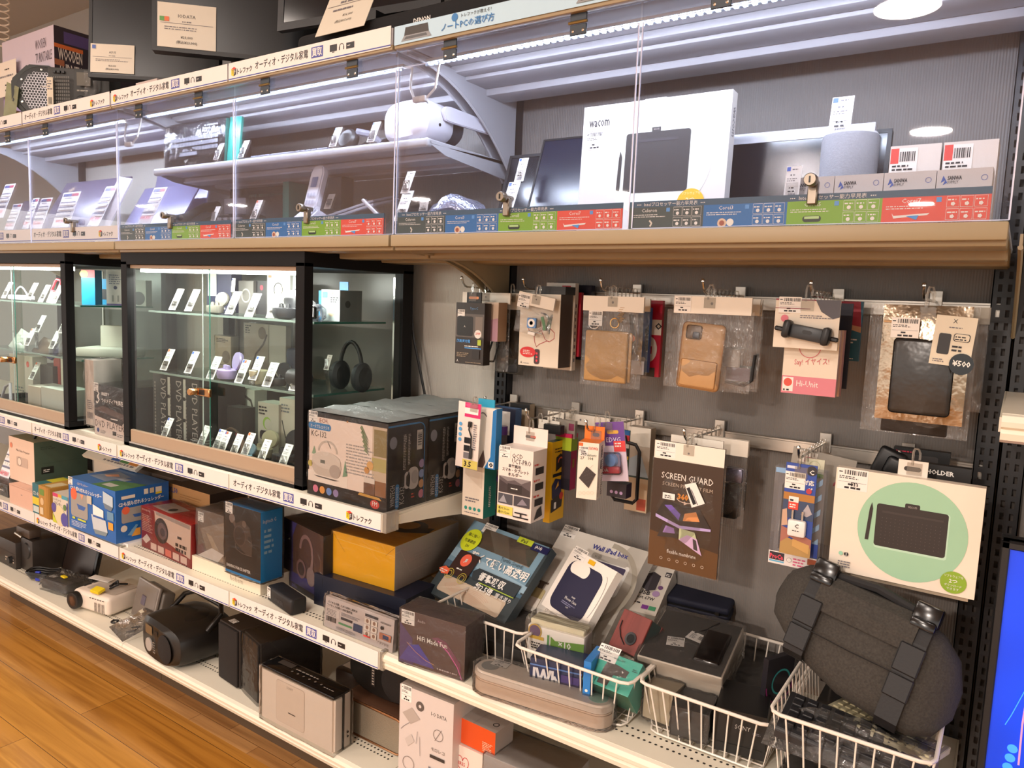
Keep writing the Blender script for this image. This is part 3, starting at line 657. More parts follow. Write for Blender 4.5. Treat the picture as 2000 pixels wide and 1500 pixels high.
# price cards that stand on the shelves
def _pcard(kind):
    A = MB(); W, H = .032, .075; A.box(0, -.0004, 0, W, .0004, H, M('price_card_paper', 'f3f1ee', .5)); f = A.face((0, -.0004, 0), (W, 0, 0), (0, 0, H))
    if 'o' in kind: f.rect(.04, .86, .3, .98, C('e8703c'))
    if 'b' in kind: f.rect(.04, .86, .28, .98, C('4868c8'))
    if 'B' in kind: f.rect(.3, .86, .55, .98, C('e8703c'))
    f.fine(.4, .89, .92, .95, 1, GREYINK); f.fine(.3, .72, .7, .8, 1, GREYINK); f.fine(.12, .56, .85, .68, 2, GREYINK, fill=.35); f.fine(.3, .34, .72, .42, 1, INK); f.fine(.25, .24, .78, .31, 1, INK); f.bars(.3, .06, .75, .2, GREYINK, 9)
    o = A.build('price_card'); me = o.data; bpy.data.objects.remove(o); return me
_pc = {}
def stilt(o, z, s=1.):
    """clear upright between a card and the shelf under it"""
    zs_ = max([q for q in (Z2, Z3, ZT, 1.786, 1.1235, 1.3235) if q <= z+.004] or [z]); g = z-zs_-.001
    if .004 < g < .1:
        A = MB(); A.box(.004, -.001, -g, .028, .001, .004, FILM); st = A.build('clear_foot', o, rot=(-o.rotation_euler.x, 0, 0)); st.scale = (1, 1, 1/s)
def pcard(px, label, kind='', Z=None, Y=None, s=1., tilt=-24, rz=0, sx=1., group=None, roll=0):
    """a white price card leaning back on its stand; px is its lower left corner in the photo"""
    if kind not in _pc: _pc[kind] = _pcard(kind)
    p = at(*px, Z=Z) if Z is not None else at(*px, Y=Y)
    o = bpy.data.objects.new('price_card', _pc[kind]); COL.objects.link(o); o.location = p; o.rotation_euler = (R(tilt), R(roll), R(rz)); o.scale = (s*sx, 1, s)
    tag(o, label, 'price card', group)
    A = MB(); A.prism([(.0, .0), (.016, 0), (.016, .0015), (.002, .0015), (.002+.02*math.tan(R(max(0, -tilt))), .03), (.0+.02*math.tan(R(max(0, -tilt))), .03)], .004, .028, FILM, 'x'); st = A.build('stand', o, rot=(R(-tilt), 0, 0)); st.scale = (1, 1, 1/s)
    if Z is None: stilt(o, p.z, s)
    return o
def film_glare(o, w, d, h, seed=1, z=.004):
    """extra rumpled sheet over a box top, its pale colour standing for reflected light"""
    r = random.Random(seed); A = MB(); P = []; F = []; nx, ny = 14, 9
    for j in range(ny+1):
        for i in range(nx+1): P.append((w*i/nx, d*j/ny, h+z+(r.uniform(0, .009) if 0 < i < nx and 0 < j < ny else 0)))
    for j in range(ny):
        for i in range(nx): q = j*(nx+1)+i; F.append((q, q+1, q+nx+2, q+nx+1))
    A.add(P, F, FILMT, True); A.build('film_glare', o)
# ================================================================ right bay: baskets and boxes on the perforated shelf
c = crate((780, 1290), (906, 1331), (782, 1188), .08, M('hifi_box_brown', '4a2e2c', .3), Z=Z3); f = c.F
f.poly([(0, 0), (.22, 0), (.2, .5), (0, .75)], C('4a2f66')); f.poly([(.15, .36), (.45, .1), (.5, .14), (.3, .42)], C('3a34a0')); f.poly([(0, .05), (.15, .36), (.5, .14), (.55, .05)], C('4a3a94'))
f.line([(.12, .4), (.25, .27), (.42, .16), (.55, .13)], .006, C('d89a70')); f.poly([(.5, .62), (.75, .42), (.96, .12), (.94, .3), (.72, .62), (.6, .66)], C('70304e')); f.line([(.6, .6), (.76, .44), (.9, .22), (.97, .02)], .012, C('d85aa8'))
f.text('HiFi Made Fun', .28, .50, .09, WHITE, wmax=.46, bold=.01); f.text('Audio', .28, .84, .055, C('b8a8a8'), wmax=.12); f.fine(.6, .07, .95, .12, 1, C('c0b0b0'))
o = stock(c, 'audio_box', 'dark purple brown boxed audio player reading HiFi Made Fun, in front of the first basket', 'boxed audio player', (.02, .74, .038, .034)); wrap(o, c.w, c.d, c.h, seed=3)
def basket(x0, x1, y0, y1, z0, z1, label, side=True):
    """white coated wire basket, wider at the rim"""
    t = thing('wire_basket', label, 'basket', (x0, y0, z0)); W, D, H = x1-x0, y1-y0, z1-z0; s = .02; A = MB()
    rim = [(0, 0, H), (W, 0, H), (W, D, H), (0, D, H)]
    def rnd_c(P, q=.02):
        o = []
        for i in range(4):
            p = Vector(P[i]); a = (Vector(P[i-1])-p).normalized(); b = (Vector(P[(i+1) % 4])-p).normalized()
            o += [p+a*q, p+(a+b)*q*.3, p+b*q]
        return o
    A.tube(rnd_c(rim), .0035, WIREW, 8, closed=True); A.build('rim', t)
    A = MB(); lo = [(s, s, .003), (W-s, s, .003), (W-s, D-s, .003), (s, D-s, .003)]; A.tube(rnd_c(lo), .0022, WIREW, 6, closed=True)
    n = int(W/.026)
    for i in range(1, n):
        u = i/n; A.tube([(u*W, 0, H), (s+u*(W-2*s), s, .003), (s+u*(W-2*s), D-s, .003), (u*W, D, H)], .0016, WIREW, 5, cap=False)
    m = int(D/.026)
    for i in range(1, m):
        u = i/m; A.tube([(0, u*D, H), (s, s+u*(D-2*s), .003), (W-s, s+u*(D-2*s), .003), (W, u*D, H)], .0016, WIREW, 5, cap=False)
    A.build('wires', t); return t
basket(-1.12, -.85, -.40, -.05, Z3+.003, .64, 'white wire basket behind the dark audio box, under the clear tablet case box'); basket(-.842, -.558, -.455, -.06, Z3+.003, .64, 'white wire basket holding the wrapped cell packs and the teal box')
basket(-.552, -.284, -.43, -.06, Z3+.003, .64, 'white wire basket under the film-wrapped black tray'); basket(-.278, -.022, -.487, -.08, Z3+.003, .70, 'white wire basket in the corner holding the keyboards')
# first basket: dark things and the tablet case box
for k, (x, z, wd, l) in enumerate(((-1.08, .537, .2, 'black film-wrapped pack at the bottom of the first basket'), (-1.06, .575, .17, 'black film-wrapped pack under the clear tablet case box'))):
    c = Carton(wd, .25, .034, BLACK); c.mtx = Matrix.Translation((x, -.35+.02*k, z)); o = stock(c, 'wrapped_pack', l, 'wrapped pack'); wrap(o, wd, .25, .034, seed=k+5)
TUR = M('case_box_slate', '3d474c', .35)
m, W, H = fit((831, 1153), (979, 1228), (927, 1016), up=False, Z=.60); t = thing('tablet_case_box', 'slate blue tablet case box with clear windows leaning in the first basket', 'case box', mtx=m); D = .026
A = MB(); A.box(0, 0, 0, W, D, H, TUR); f = A.face((0, 0, 0), (W, 0, 0), (0, 0, H))
f.poly([(0, .36), (.97, .36), (.97, 1), (0, 1)], C('7898ac', .3)); f.poly([(0, .5), (1, .42), (1, .5), (0, .62)], C('93b0c2', .3)); f.poly([(.0, .36), (1, .36), (1, .4), (0, .44)], C('4f6b80', .3))
WINB = C('a08c7c'); f.rrect(.2, .71, .9, .95, .03, WINB); f.poly([(.2, .72), (.9, .70), (.9, .80), (.2, .76)], C('8f8478')); f.rrect(.1, .07, .9, .27, .03, C('d9c3ab')); f.poly([(.12, .1), (.4, .2), (.9, .1), (.86, .24), (.4, .26)], C('e4d2bc'))
for i in range(9): f.ring(.55, .06, .05+.026*i, .002, C('dba890'), a0=.25*PI, a1=.75*PI, ry=(.03+.017*i))
for i in range(7): f.ring(.28, .24, .03+.02*i, .002, C('dfb298'), a0=1.2*PI, a1=1.8*PI, ry=.02+.017*i)
f.rect(.62, .93, .80, 1, C('b8c832')); f.text('iPad', .66, .94, .045, INK, wmax=.12, bold=.02); f.rect(.80, .9, 1, .98, C('20204e')); f.text('(A16)', .84, .92, .045, WHITE, wmax=.14, bold=.02)
f.disc(.13, .75, .115, C('c9d62c')); f.text('傷に強い', .13, .79, .045, INK, 'c', .16, bold=.01); f.text('鉛筆硬度', .13, .71, .045, INK, 'c', .16, bold=.01); f.text('5H', .13, .65, .035, INK, 'c', bold=.01)
f.text('薄くて硬い高透明', .24, .53, .115, WHITE, wmax=.72, bold=.02); f.text('Turtle Sound', .58, .655, .045, C('2c3438'), wmax=.28)
f.poly([(.38, .42), (.43, .48), (.95, .48), (.95, .34), (.42, .34)], C('323a40')); f.text('衝撃吸収', .48, .355, .1, WHITE, wmax=.44, bold=.02); f.text('約2.5倍', .5, .245, .085, WHITE, wmax=.24, bold=.02); f.text('響き渡り', .76, .25, .06, WHITE, wmax=.2); f.rrect(.52, .325, .95, .335, .01, C('a8c04c'))
f.rrect(.1, .29, .37, .6, .01, C('3a2724')); f.disc(.235, .5, .062, C('ee6a52')); f.text('♫', .235, .465, .06, WHITE, 'c'); f.fine(.19, .37, .28, .4, 1, WHITE)
for x in (.15, .32): f.ring(x, .29, .05, .005, C('c8b84c')); f.ring(x, .29, .03, .005, C('c8b84c'))
f.poly([(.0, .3), (.06, .35), (.13, .33), (.14, .27), (.06, .25)], C('ee6a48')); f.fine(.02, .27, .12, .32, 2, WHITE)
A.build('sleeve', t); sticker(t, (.16*W, 0, .9*H), .05, .03)
A = MB(); A.box(.2*W, -.0018, .71*H, .9*W, -.0012, .95*H, WINC); A.box(.1*W, -.0018, .07*H, .9*W, -.0012, .27*H, WINC); A.build('clear_window', t)
# white wall tablet box
m, W, H = fit((1006, 1194), (1174, 1264), (1102, 1029), up=False, Z=.60); c = Carton(W, .04, H, M('warm_white_box', 'ddd8cf', .4), bev=0); c.mtx = m; f = c.F
f.poly([(.62, 0), (1, 0), (1, 1), (.8, 1), (.62, .6)], C('bdb8ae')); f.ring(.62, .55, .42, .05, C('a9a294'), a0=-.4*PI, a1=.5*PI); f.text('Wall iPad box', .42, .86, .055, C('3a3f8e'), wmax=.46, bold=.03)
f.rrect(.24, .46, .9, .79, .03, C('efeeea')); f.rrect(.27, .49, .87, .76, .02, C('4c4466')); f.rect(.28, .5, .44, .72, C('6d6694')); f.rect(.45, .5, .6, .74, C('2f2a48')); f.rrect(.46, .77, .86, .83, .02, C('b9b4ac')); f.text('EC ⊕', .5, .78, .035, INK)
f.rrect(.04, .1, .2, .3, .02, C('c8b98a')); f.rect(.09, .3, .15, .37, C('6a5c52')); f.rect(.06, .36, .19, .38, C('6a5c52')); f.rect(.04, .1, .2, .2, C('efe6da')); f.poly([(.28, .08), (.34, .32), (.4, .32), (.36, .08)], C('e6dccf')); f.text('CLEAN', .325, .1, .03, GREYINK, rot=1.3)
o = stock(c, 'wall_tablet_box', 'large white wall tablet holder box leaning behind the navy phone case box', 'boxed tablet holder', (.0, .9, .05, .035))
# navy phone case box lying on it
m, W, H = fit((1062, 1177), (1143, 1234), (1125, 1068), up=False, Z=.645); m.translation = m.translation+Vector((0, -.012, 0)); c = Carton(W, .022, H, M('phone_box_white', 'efe9e0', .4)); c.mtx = m; f = c.F
f.rrect(.10, .06, .86, .86, .14, C('2b2a44')); f.rrect(.15, .66, .56, .86, .1, C('f2ece2')); f.ring(.88, .5, .09, .006, GREYINK, a0=-.3*PI, a1=.5*PI, ry=.36)
f.text('HARP', .52, .335, .025, WHITE, 'c'); f.text('Phone Case', .5, .27, .045, WHITE, 'c', .5); f.fine(.34, .2, .66, .25, 2, C('8c8cac')); f.text('SOFT', .5, .165, .02, WHITE, 'c'); f.rect(.42, .9, .56, .97, C('e8b424'))
o = stock(c, 'phone_case_box', 'white box picturing a navy phone case, on top of the white tablet holder box', 'boxed phone case', (.03, .87, .055, .03))
# wrapped cell packs
m, W, H = fit((1028, 1286), (1138, 1318), (1014, 1206), up=True, Z=.575); t = thing('cell_pack', 'film-wrapped white and green cell pack standing in the second basket', 'wrapped pack', mtx=m); A = MB(); D = .05
PW = M('pack_white', 'f2ece2', .35); A.box(0, 0, 0, W, D, H*.86, PW, .004, 2)
for i in range(5): A.box(.004, .006+i*.009, H*.86, W-.004, .012+i*.009, H, M('cell_cream', 'd9d2b4', .4), .002, 1)
f = A.face((0, -.0005, 0), (W, 0, 0), (0, 0, H)); f.poly([(.42, .3), (1, .3), (1, .72), (.5, .62), (.42, .7)], C('6f9c40')); f.text('1', .34, .32, .42, C('f6f2ea'), bold=.03); f.text('1', .36, .34, .38, C('5f9a58')); f.text('×10', .56, .5, .16, WHITE, bold=.02); f.text('収録用', .56, .33, .14, WHITE, wmax=.36)
f.disc(.14, .74, .11, C('6b5572')); f.ring(.14, .74, .12, .02, C('c9a548')); f.rect(.02, .55, .3, .63, C('d8b448')); f.fine(.08, .32, .26, .5, 3, INK); f.rect(.33, .22, .42, .31, C('6a92c8')); f.text('スリムタイプ', .45, .12, .12, C('3c5a8c'), wmax=.42)
A.build('pack', t); wrap(t, W, D, H, FILM, seed=9, g=.004, amp=.004)
def basket_box(bl, br, tl, d, mat, Z, label, name='boxed_gadget', cat='box', up=True):
    c = crate(bl, br, tl, d, mat, up=up, Z=Z); c.nm = (name, label, cat); return c
c = crate((1033, 1352), (1134, 1376), (1033, 1283), .07, C('27304e', .3), Z=.545); f = c.F; f.text('IWb', .06, .3, .45, C('c8c4c4'), wmax=.5, bold=.04); f.rect(0, .8, 1, .84, C('5878b0')); f.rect(.6, .05, .95, .7, C('4a3c6e'))
stock(c, 'blue_carton', 'dark blue carton seen through the wires of the second basket', 'box')
c = crate((1136, 1384), (1150, 1388), (1136, 1290), .08, C('2f7ec8', .35), Z=.55); c.F.disc(.5, .4, .2, WHITE); stock(c, 'bright_blue_carton', 'narrow bright blue carton beside the teal box in the basket', 'box')
# charger box
m, W, H = fit((1210, 1186), (1280, 1204), (1251, 1098), up=False, Z=.66); c = Carton(W, .045, H, C('d6cfc4', .35)); c.mtx = m; f = c.F
f.ring(.4, .62, .4, .06, C('b4aca2')); f.poly([(.34, .5), (.34, .8), (.5, .86), (.72, .8), (.72, .5), (.52, .44)], C('3b373c')); f.poly([(.34, .5), (.34, .8), (.5, .76), (.52, .44)], C('4c484e')); f.text('USB', .3, .36, .09, INK, wmax=.42, bold=.02); f.text('3port 67W', .2, .25, .085, INK, wmax=.6, bold=.01); f.fine(.1, .17, .55, .22, 1, INK)
f.disc(.83, .56, .07, C('6a4a74')); f.disc(.78, .42, .1, C('a98cb4')); f.rect(.55, .08, .73, .16, C('7c3c8e')); f.rect(.75, .08, .93, .16, C('4c9a70')); f.rect(.82, .8, .98, .9, C('3b373c')); f.fine(.84, .82, .96, .88, 2, WHITE)
stock(c, 'charger_box', 'white boxed power adapter marked USB behind the small wooden speaker', 'boxed charger', (.02, .82, .042, .035))
# little wooden speaker
m, W, H = fit((1188, 1258), (1241, 1284), (1220, 1188), up=False, Z=.64); t = thing('wooden_speaker', 'small red wood speaker with a round black port between the boxes', 'speaker', mtx=m); D = .06
WOODR = wood('red_wood_veneer', '7a3530', '6c2e2a', '582420', .5, .2, .5, 1.57); WOODR.node_tree.nodes['Principled BSDF'].inputs['Coat Weight'].default_value = 0; A = MB(); A.box(0, 0, 0, W, .006, H, WOODR, .001, 1); A.box(0, D-.012, 0, W, D, H, WOODR, .001, 1); A.build('face_panel', t)
A = MB(); A.box(.001, .006, .001, W-.001, D-.012, H-.001, C('3a4644', .5)); A.build('body', t)
A = MB(); mm = Matrix.Translation((W*.62, -.0005, H*.36)) @ Matrix.Rotation(R(90), 4, 'X'); A.lathe([(.010, -.006), (.010, .001), (.0145, .002), (.0145, 0)], DARK, 24, mm); A.lathe([(0, .0004), (.0105, .0004)], BLACK, 24, mm); A.build('port', t)
A = MB(); A.tube([(W*.12, -.002, H*.7), (W*.15, -.003, H*.5), (W*.3, -.003, H*.3), (W*.5, -.002, H*.16)], .0012, BLACK, 5); A.build('strap', t)
# teal box
TEAL = C('35b8a2', .3); m, W, H = fit((1137, 1326), (1226, 1362), (1168, 1266), up=False, Z=.612); c = Carton(W, .07, H, TEAL); c.mtx = m; f = c.F
f.poly([(.3, .08), (.52, .08), (.55, .42), (.8, .46), (.82, .66), (.6, .72), (.32, .78), (.3, .6)], C('3f3836', .6)); f.disc(.7, .58, .015, WHITE); f.text('WEBCAM', .4, .86, .06, C('1c4a44')); f.fine(.86, .7, .98, .8, 2, C('1c4a44'))
o = stock(c, 'teal_box', 'teal boxed web camera in the right corner of the second basket', 'boxed camera', (.02, .72, .05, .036)); wrap(o, c.w, c.d, c.h, seed=11, amp=.001, g=.001)
# long pale case in film
m, W, H = fit((913, 1349), (1186, 1437), (915, 1305), Z=Z3); t = thing('storage_case', 'long pale pink case with rounded ends wrapped in film, in front of the baskets', 'case', mtx=m); D = .075
def stadium(w, d, n=10, e=0):
    r = d/2; return [(r-e+(-r*0)+(r+e)*math.cos(a)*-1*-1 if 0 else r+(r+e)*math.cos(a), r+(r+e)*math.sin(a)) for a in [PI/2+PI*i/n for i in range(n+1)]]+[(w-r+(r+e)*math.cos(a), r+(r+e)*math.sin(a)) for a in [-PI/2+PI*i/n for i in range(n+1)]]
PK = M('case_pale_pink', 'd9bfa8', .4); PK2 = M('case_lid_pale', 'e0d2c4', .35)
A = MB(); A.prism(stadium(W, D, e=-.003), .002, H*.62, PK, 'z', .003); A.build('tray', t); A = MB(); A.prism(stadium(W, D, e=-.001), H*.64, H, PK2, 'z', .005); A.build('lid', t)
A = MB()
for x, cc in ((.11, C('9c9c98')), (.89, C('9cc4b4'))): A.lathe([(0, .0006), (.021, .0006), (.021, 0)], cc, 20, Matrix.Translation((x*W, D/2, H)))
A.build('lid_badge', t); sticker(t, (.1*W, D*.55, H+.0012), .04, .028, (R(-90), 0, 0))
A = MB(); st = stadium(W, D, 8, .004); r = random.Random(4); rings = []
for k in range(6):
    zz = H*(k/5)*1.0+.003*(k == 5)+.001; rings.append([(x+r.uniform(-1, 1)*.0018, y+r.uniform(-1, 1)*.0018, zz+r.uniform(-1, 1)*.001) for x, y in st])
A.loft(rings, FILMW, True, True, True); A.build('wrap_film', t)
# black tray box in film, papers on it
m, W, H = fit((1244, 1278), (1410, 1324), (1300, 1188), up=False, Z=.655); t = thing('wrapped_tray', 'black topped white tray wrapped in shiny film, in the third basket', 'wrapped box', mtx=m); D = .062
A = MB(); A.box(0, .002, 0, W, D, H, M('tray_white', 'cfc2b0', .4), .002, 1); A.box(.003, 0, .003, W-.003, .003, H-.003, M('tray_black', '191615', .25)); A.build('tray', t)
A = MB(); A.box(.62*W, -.012, .12*H, .93*W, 0, .72*H, M('bottle_dark', '120e0d', .15), .006, 3); A.build('insert', t)
A = MB(); A.tube([(.5*W, -.004, .62*H), (.62*W, -.006, .72*H), (.66*W, -.006, .8*H), (.72*W, -.004, .92*H)], .0025, BLACK, 6); A.build('cord', t)
A = MB(); A.box(0, -.0008, 0, .062, 0, .03, WHITE, 0); f = A.face((0, -.0008, 0), (.062, 0, 0), (0, 0, .03)); f.bars(.4, .3, .6, .8, INK, 6, horiz=True); f.fine(.1, .2, .35, .8, 4, GREYINK); f.bars(.78, .1, .92, .9, INK, 9, horiz=True); A.build('swing_tag', t, (.42*W, -.004, .5*H), (0, R(14), 0))
sticker(t, (.26*W, -.0045, .27*H), .038, .032, (0, R(-12), 0)); wrap(t, W, D, H, seed=13, g=.004, amp=.005)
for bl, br, tl, d, Z, mt, nm, l in (((1255, 1398), (1310, 1420), (1252, 1336), .1, .548, C('b8aa8e'), 'beige_pack', 'beige pack at the front left of the third basket'), ((1310, 1432), (1380, 1452), (1308, 1378), .1, .55, BLACK, 'black_pouch', 'black pouch low in the third basket')):
    c = crate(bl, br, tl, d, mt, Z=Z); o = stock(c, nm, l, 'pack'); wrap(o, c.w, c.d, c.h, seed=hash(nm) % 50, amp=.004)
c = crate((1392, 1462), (1492, 1488), (1390, 1378), .12, M('black_device', '151414', .4), Z=.545); c.F.text('SONY', .4, .6, .1, C('b8b4b0'), wmax=.3); c.F.rect(.05, .2, .95, .22, BLACKG); c.F.fine(.75, .55, .92, .62, 2, GREYINK); stock(c, 'black_device', 'black boxy device standing at the front right of the third basket', 'device')
m, W, H = fit((1295, 1330), (1450, 1388), (1440, 1215), up=False, Z=.60); c = Carton(W*1.05, .03, H*.9, BLACK); c.mtx = Matrix.Translation((.0, .0, -.012)) @ m; o = stock(c, 'black_case', 'flat black film-wrapped case beneath the shiny tray', 'case'); wrap(o, c.w, c.d, c.h, seed=21)
c = crate((1490, 1390), (1542, 1372), (1502, 1290), .012, C('17141c'), up=False, Z=.6); f = c.F; f.ring(.55, .5, .35, .05, C('2c8a8a')); f.ring(.5, .45, .5, .04, C('8a2c6c'), a0=PI, a1=2*PI); stock(c, 'dark_print_pack', 'dark pack with a teal and pink ring print beside the corner basket', 'pack')
# navy pouch
m, W, H = fit((1294, 1162), (1424, 1192), (1342, 1096), up=False, Z=.685); t = thing('zip_case', 'dark navy zip case lying on top behind the shiny tray', 'case', mtx=m)
NV = M('navy_fabric', '14182e', .75, var=.2, scale=300); A = MB(); A.box(0, 0, 0, W, .018, H, NV, .007, 3); A.build('upper_shell', t); A = MB(); A.box(.001, .02, .001, W-.001, .04, H-.001, NV, .007, 3); A.build('lower_shell', t)
A = MB(); A.box(.003, .017, .003, W-.003, .021, H-.003, BLACK); A.box(.8*W, .012, -.006, .86*W, .018, .003, STEEL); A.build('zip', t)
# keyboards in the corner basket
def keyboard(label, mtx, w, d, body, keymat, thick=.02, slope=.012, rows=5, keyh=.006, cols=15, name='keyboard', gap=.08, skip=()):
    t = thing(name, label, 'keyboard', mtx=mtx); A = MB(); A.prism([(0, 0), (d, 0), (d, thick+slope), (d*.97, thick+slope+.002), (.004, thick), (0, thick-.004)], 0, w, body, 'x', .001); A.build('body', t)
    n = 0; A = MB()
    for r_ in range(rows):
        k = 0; kw = w*.94/cols
        while k < cols:
            sp = 5 if (r_ == 0 and k == 4) else 1; x = w*.03+k*kw; y = d*(.1+.84*r_/rows); z = thick+slope*(y/d); g = kw*gap
            A.box(x+g, y+g, z-.002, x+kw*sp-g, y+d*.84/rows-g, z+keyh, keymat, .0012, 1, .12); k += sp
    A.build('keys', t); return t
mk = Matrix.Translation((-.265, -.33, .655)) @ Euler((R(12), R(4), R(-8))).to_matrix().to_4x4()
keyboard('flat cream white keyboard lying under the grey sling bag', Matrix.Translation((-.215, -.37, .668)) @ Euler((R(-10), R(3), R(-14))).to_matrix().to_4x4(), .19, .10, M('key_cream', 'd8cfae', .4), M('keycap_cream', 'cdc39e', .45), .008, .004, 4, .003, 13)
keyboard('black film-wrapped keyboard with tall keys in the corner basket', Matrix.Translation((-.272, -.465, .645)) @ Euler((R(8), R(6), R(1))).to_matrix().to_4x4(), .245, .11, DARK, M('keycap_black', '232326', .45), .02, .006, 5, .008, 10)
A = MB(); pouch(A, -.29, -.02, 0, .13, .03, FILMW, 31, amp=.012); o = A.build('wrapping_bag', loc=(0, -.475, .63), rot=(R(-72), 0, 0)); tag(o, 'crumpled clear wrapping bag round the black keyboard in the corner', 'plastic bag')
for k, (z, l) in enumerate(((.60, 'black flat case at the back of the corner basket'), (.685, 'black glossy case with a film band, under the sling bag'))):
    c = Carton(.2, .16, .022, BLACKG); c.mtx = Matrix.Translation((-.245+.01*k, -.28, z)); o = stock(c, 'flat_case', l, 'case'); A = MB(); A.box(.04, -.002, -.001, .12, .16, .0235, FILMW); A.build('film_band', o)
c = Carton(.12, .2, .03, M('dark_grey_pack', '2a2828', .4)); c.mtx = Matrix.Translation((-.26, -.44, .54)); o = stock(c, 'grey_pack', 'dark film-wrapped pack low at the front of the corner basket', 'pack'); wrap(o, .12, .2, .03, seed=41, amp=.006)
# grey sling bag
HEA = M('heathered_grey_cloth', '4a4641', .9, var=.75, scale=260, bump=.3); STRAP = M('black_webbing', '131215', .6, bump=.1, scale=200); BUCK = M('black_buckle', '0e0e10', .2)
o0 = at(1492, 1240, Y=-.30); o1 = at(1850, 1428, Y=-.34); u = (o1-o0); L_ = u.length; vv = Vector((.06, .35, 1)); mb_ = frame(o0, u, vv)
t = thing('sling_bag', 'dark heathered grey sling bag slumped over the corner basket', 'bag', mtx=mb_)
A = MB(); rings = []; n = 20
prof = [(0, .075, .105, .05), (.04, .05, .145, .085), (.13, .03, .17, .11), (.25, .0, .172, .12), (.5, -.028, .165, .125), (.72, -.034, .165, .125), (.86, -.035, .15, .115), (.95, -.02, .12, .09), (1, .02, .07, .05)]
for a, lo, hi, dp in prof:
    cz, hz = (lo+hi)/2, (hi-lo)/2; ring = []
    for k in range(n):
        q = 2*PI*k/n; cx, sx = math.cos(q), math.sin(q); e = .62
        ring.append((a*L_+rnd.uniform(-.002, .002), -dp*.5+dp*.5*math.copysign(abs(cx)**e, cx)+.03, cz+hz*math.copysign(abs(sx)**e, sx)))
    rings.append(ring)
A.loft(rings, HEA); A.build('body', t)
def band(A, a, wd, mat, zs, off=.004):
    """a strap running over the bag's front at share a of its length"""
    dp = .125; P = []
    for z, y in zs: P += [(a*L_-wd/2, -dp+.03-off+y, z), (a*L_+wd/2, -dp+.03-off+y, z)]
    F = [(2*i, 2*i+1, 2*i+3, 2*i+2) for i in range(len(zs)-1)]; A.add(P, F, mat); A.add([(x, y+.003, z) for x, y, z in P], [f[::-1] for f in F], mat)
for a in (.24, .76):
    A = MB(); zz = [(-.042+.035*(a < .5), .06), (-.035+.035*(a < .5), .02), (-.02+.03*(a < .5), .002), (.03, -.002), (.08, -.002), (.12, .0), (.155, .01), (.172, .03), (.174, .06)]
    band(A, a, .036, STRAP, zz); A.box(a*L_-.02, -.106, .065, a*L_+.02, -.100, .115, STRAP, .002, 1); A.box(a*L_-.02, -.105, .02, a*L_+.02, -.099, .06, STRAP, .002, 1); s_ = A.build('strap', t)
    A = MB(); A.box(a*L_-.022, -.09, .152, a*L_+.022, -.06, .19, BUCK, .005, 2); A.box(a*L_-.02, -.1, .145, a*L_+.02, -.085, .162, BUCK, .004, 2); A.build('buckle', s_)
A = MB(); band(A, .5, L_*.5, HEA, [(.1, .0), (.125, -.002), (.15, .004), (.166, .02), (.17, .05)], .006); A.build('flap', t)
A = MB(); A.tube([(.2*L_, -.104, .06), (.5*L_, -.105, .058), (.76*L_, -.104, .06)], .0012, BLACK, 5); A.tube([(.26*L_, -.07, .168), (.5*L_, -.065, .178), (.74*L_, -.07, .168)], .009, STRAP, 8); A.build('trim', t)
# blue screen at the right edge
BLUE = M('screen_blue', '0a3cd8', .3); bn = BLUE.node_tree; bb = bn.nodes['Principled BSDF']; tcx = bn.nodes.new('ShaderNodeTexCoord'); gr = bn.nodes.new('ShaderNodeTexNoise'); gr.inputs['Scale'].default_value = 2.2
cr = bn.nodes.new('ShaderNodeValToRGB'); cr.color_ramp.elements[0].color = (*lin('04104a'), 1); cr.color_ramp.elements[0].position = .35; cr.color_ramp.elements[1].color = (*lin('0b4ff0'), 1); cr.color_ramp.elements[1].position = .62
bn.links.new(tcx.outputs['Object'], gr.inputs[0]); bn.links.new(gr.outputs['Fac'], cr.inputs[0]); bn.links.new(cr.outputs[0], bb.inputs['Emission Color']); bb.inputs['Emission Strength'].default_value = .8
p = at(1968, 1058, Y=-.30); t = thing('monitor', 'monitor showing a bright blue picture, cut by the right edge of the photo', 'monitor', (p.x-.008, -.30, p.z-.52)); A = MB(); W, H = .5, .52
for a, b, cc, d in ((0, 0, .013, H), (W-.013, 0, W, H), (0, 0, W, .013), (0, H-.013, W, H)): A.box(a, 0, b, cc, .03, d, BLACK, .002, 1)
A.box(0, .012, 0, W, .05, H, BLACK); A.build('bezel', t); A = MB(); A.box(.013, .008, .013, W-.013, .012, H-.013, BLUE); f = A.face((.013, .008, .013), (W-.026, 0, 0), (0, 0, H-.026))
LB = M('screen_dots', '3a8cff', .3, emit=1.0)
for i in range(7): f.disc(.075-.004*i, .30-.035*i, .016, LB); f.disc(.03-.004*i, .19-.035*i, .016, LB)
f.line([(.1, .55), (.095, .4), (.098, .25)], .006, M('screen_streak', 'c88cb0', .3, emit=.7)); f.line([(.1, .55), (.06, .42), (.045, .38)], .003, LB); A.build('screen', t)
A = MB(); A.box(W/2-.03, .02, -.1, W/2+.03, .04, .05, BLACK); A.box(W/2-.12, -.04, -.11, W/2+.12, .1, -.1, BLACK, .003, 1); A.build('stand', t)
A = MB(); A.box(.0, -.2, 0, .62, .2, .02, CREAM); tag(A.build('shelf_board', loc=(.045, -.2, p.z-.65)), 'cream shelf under the blue monitor, right edge', 'shelf')
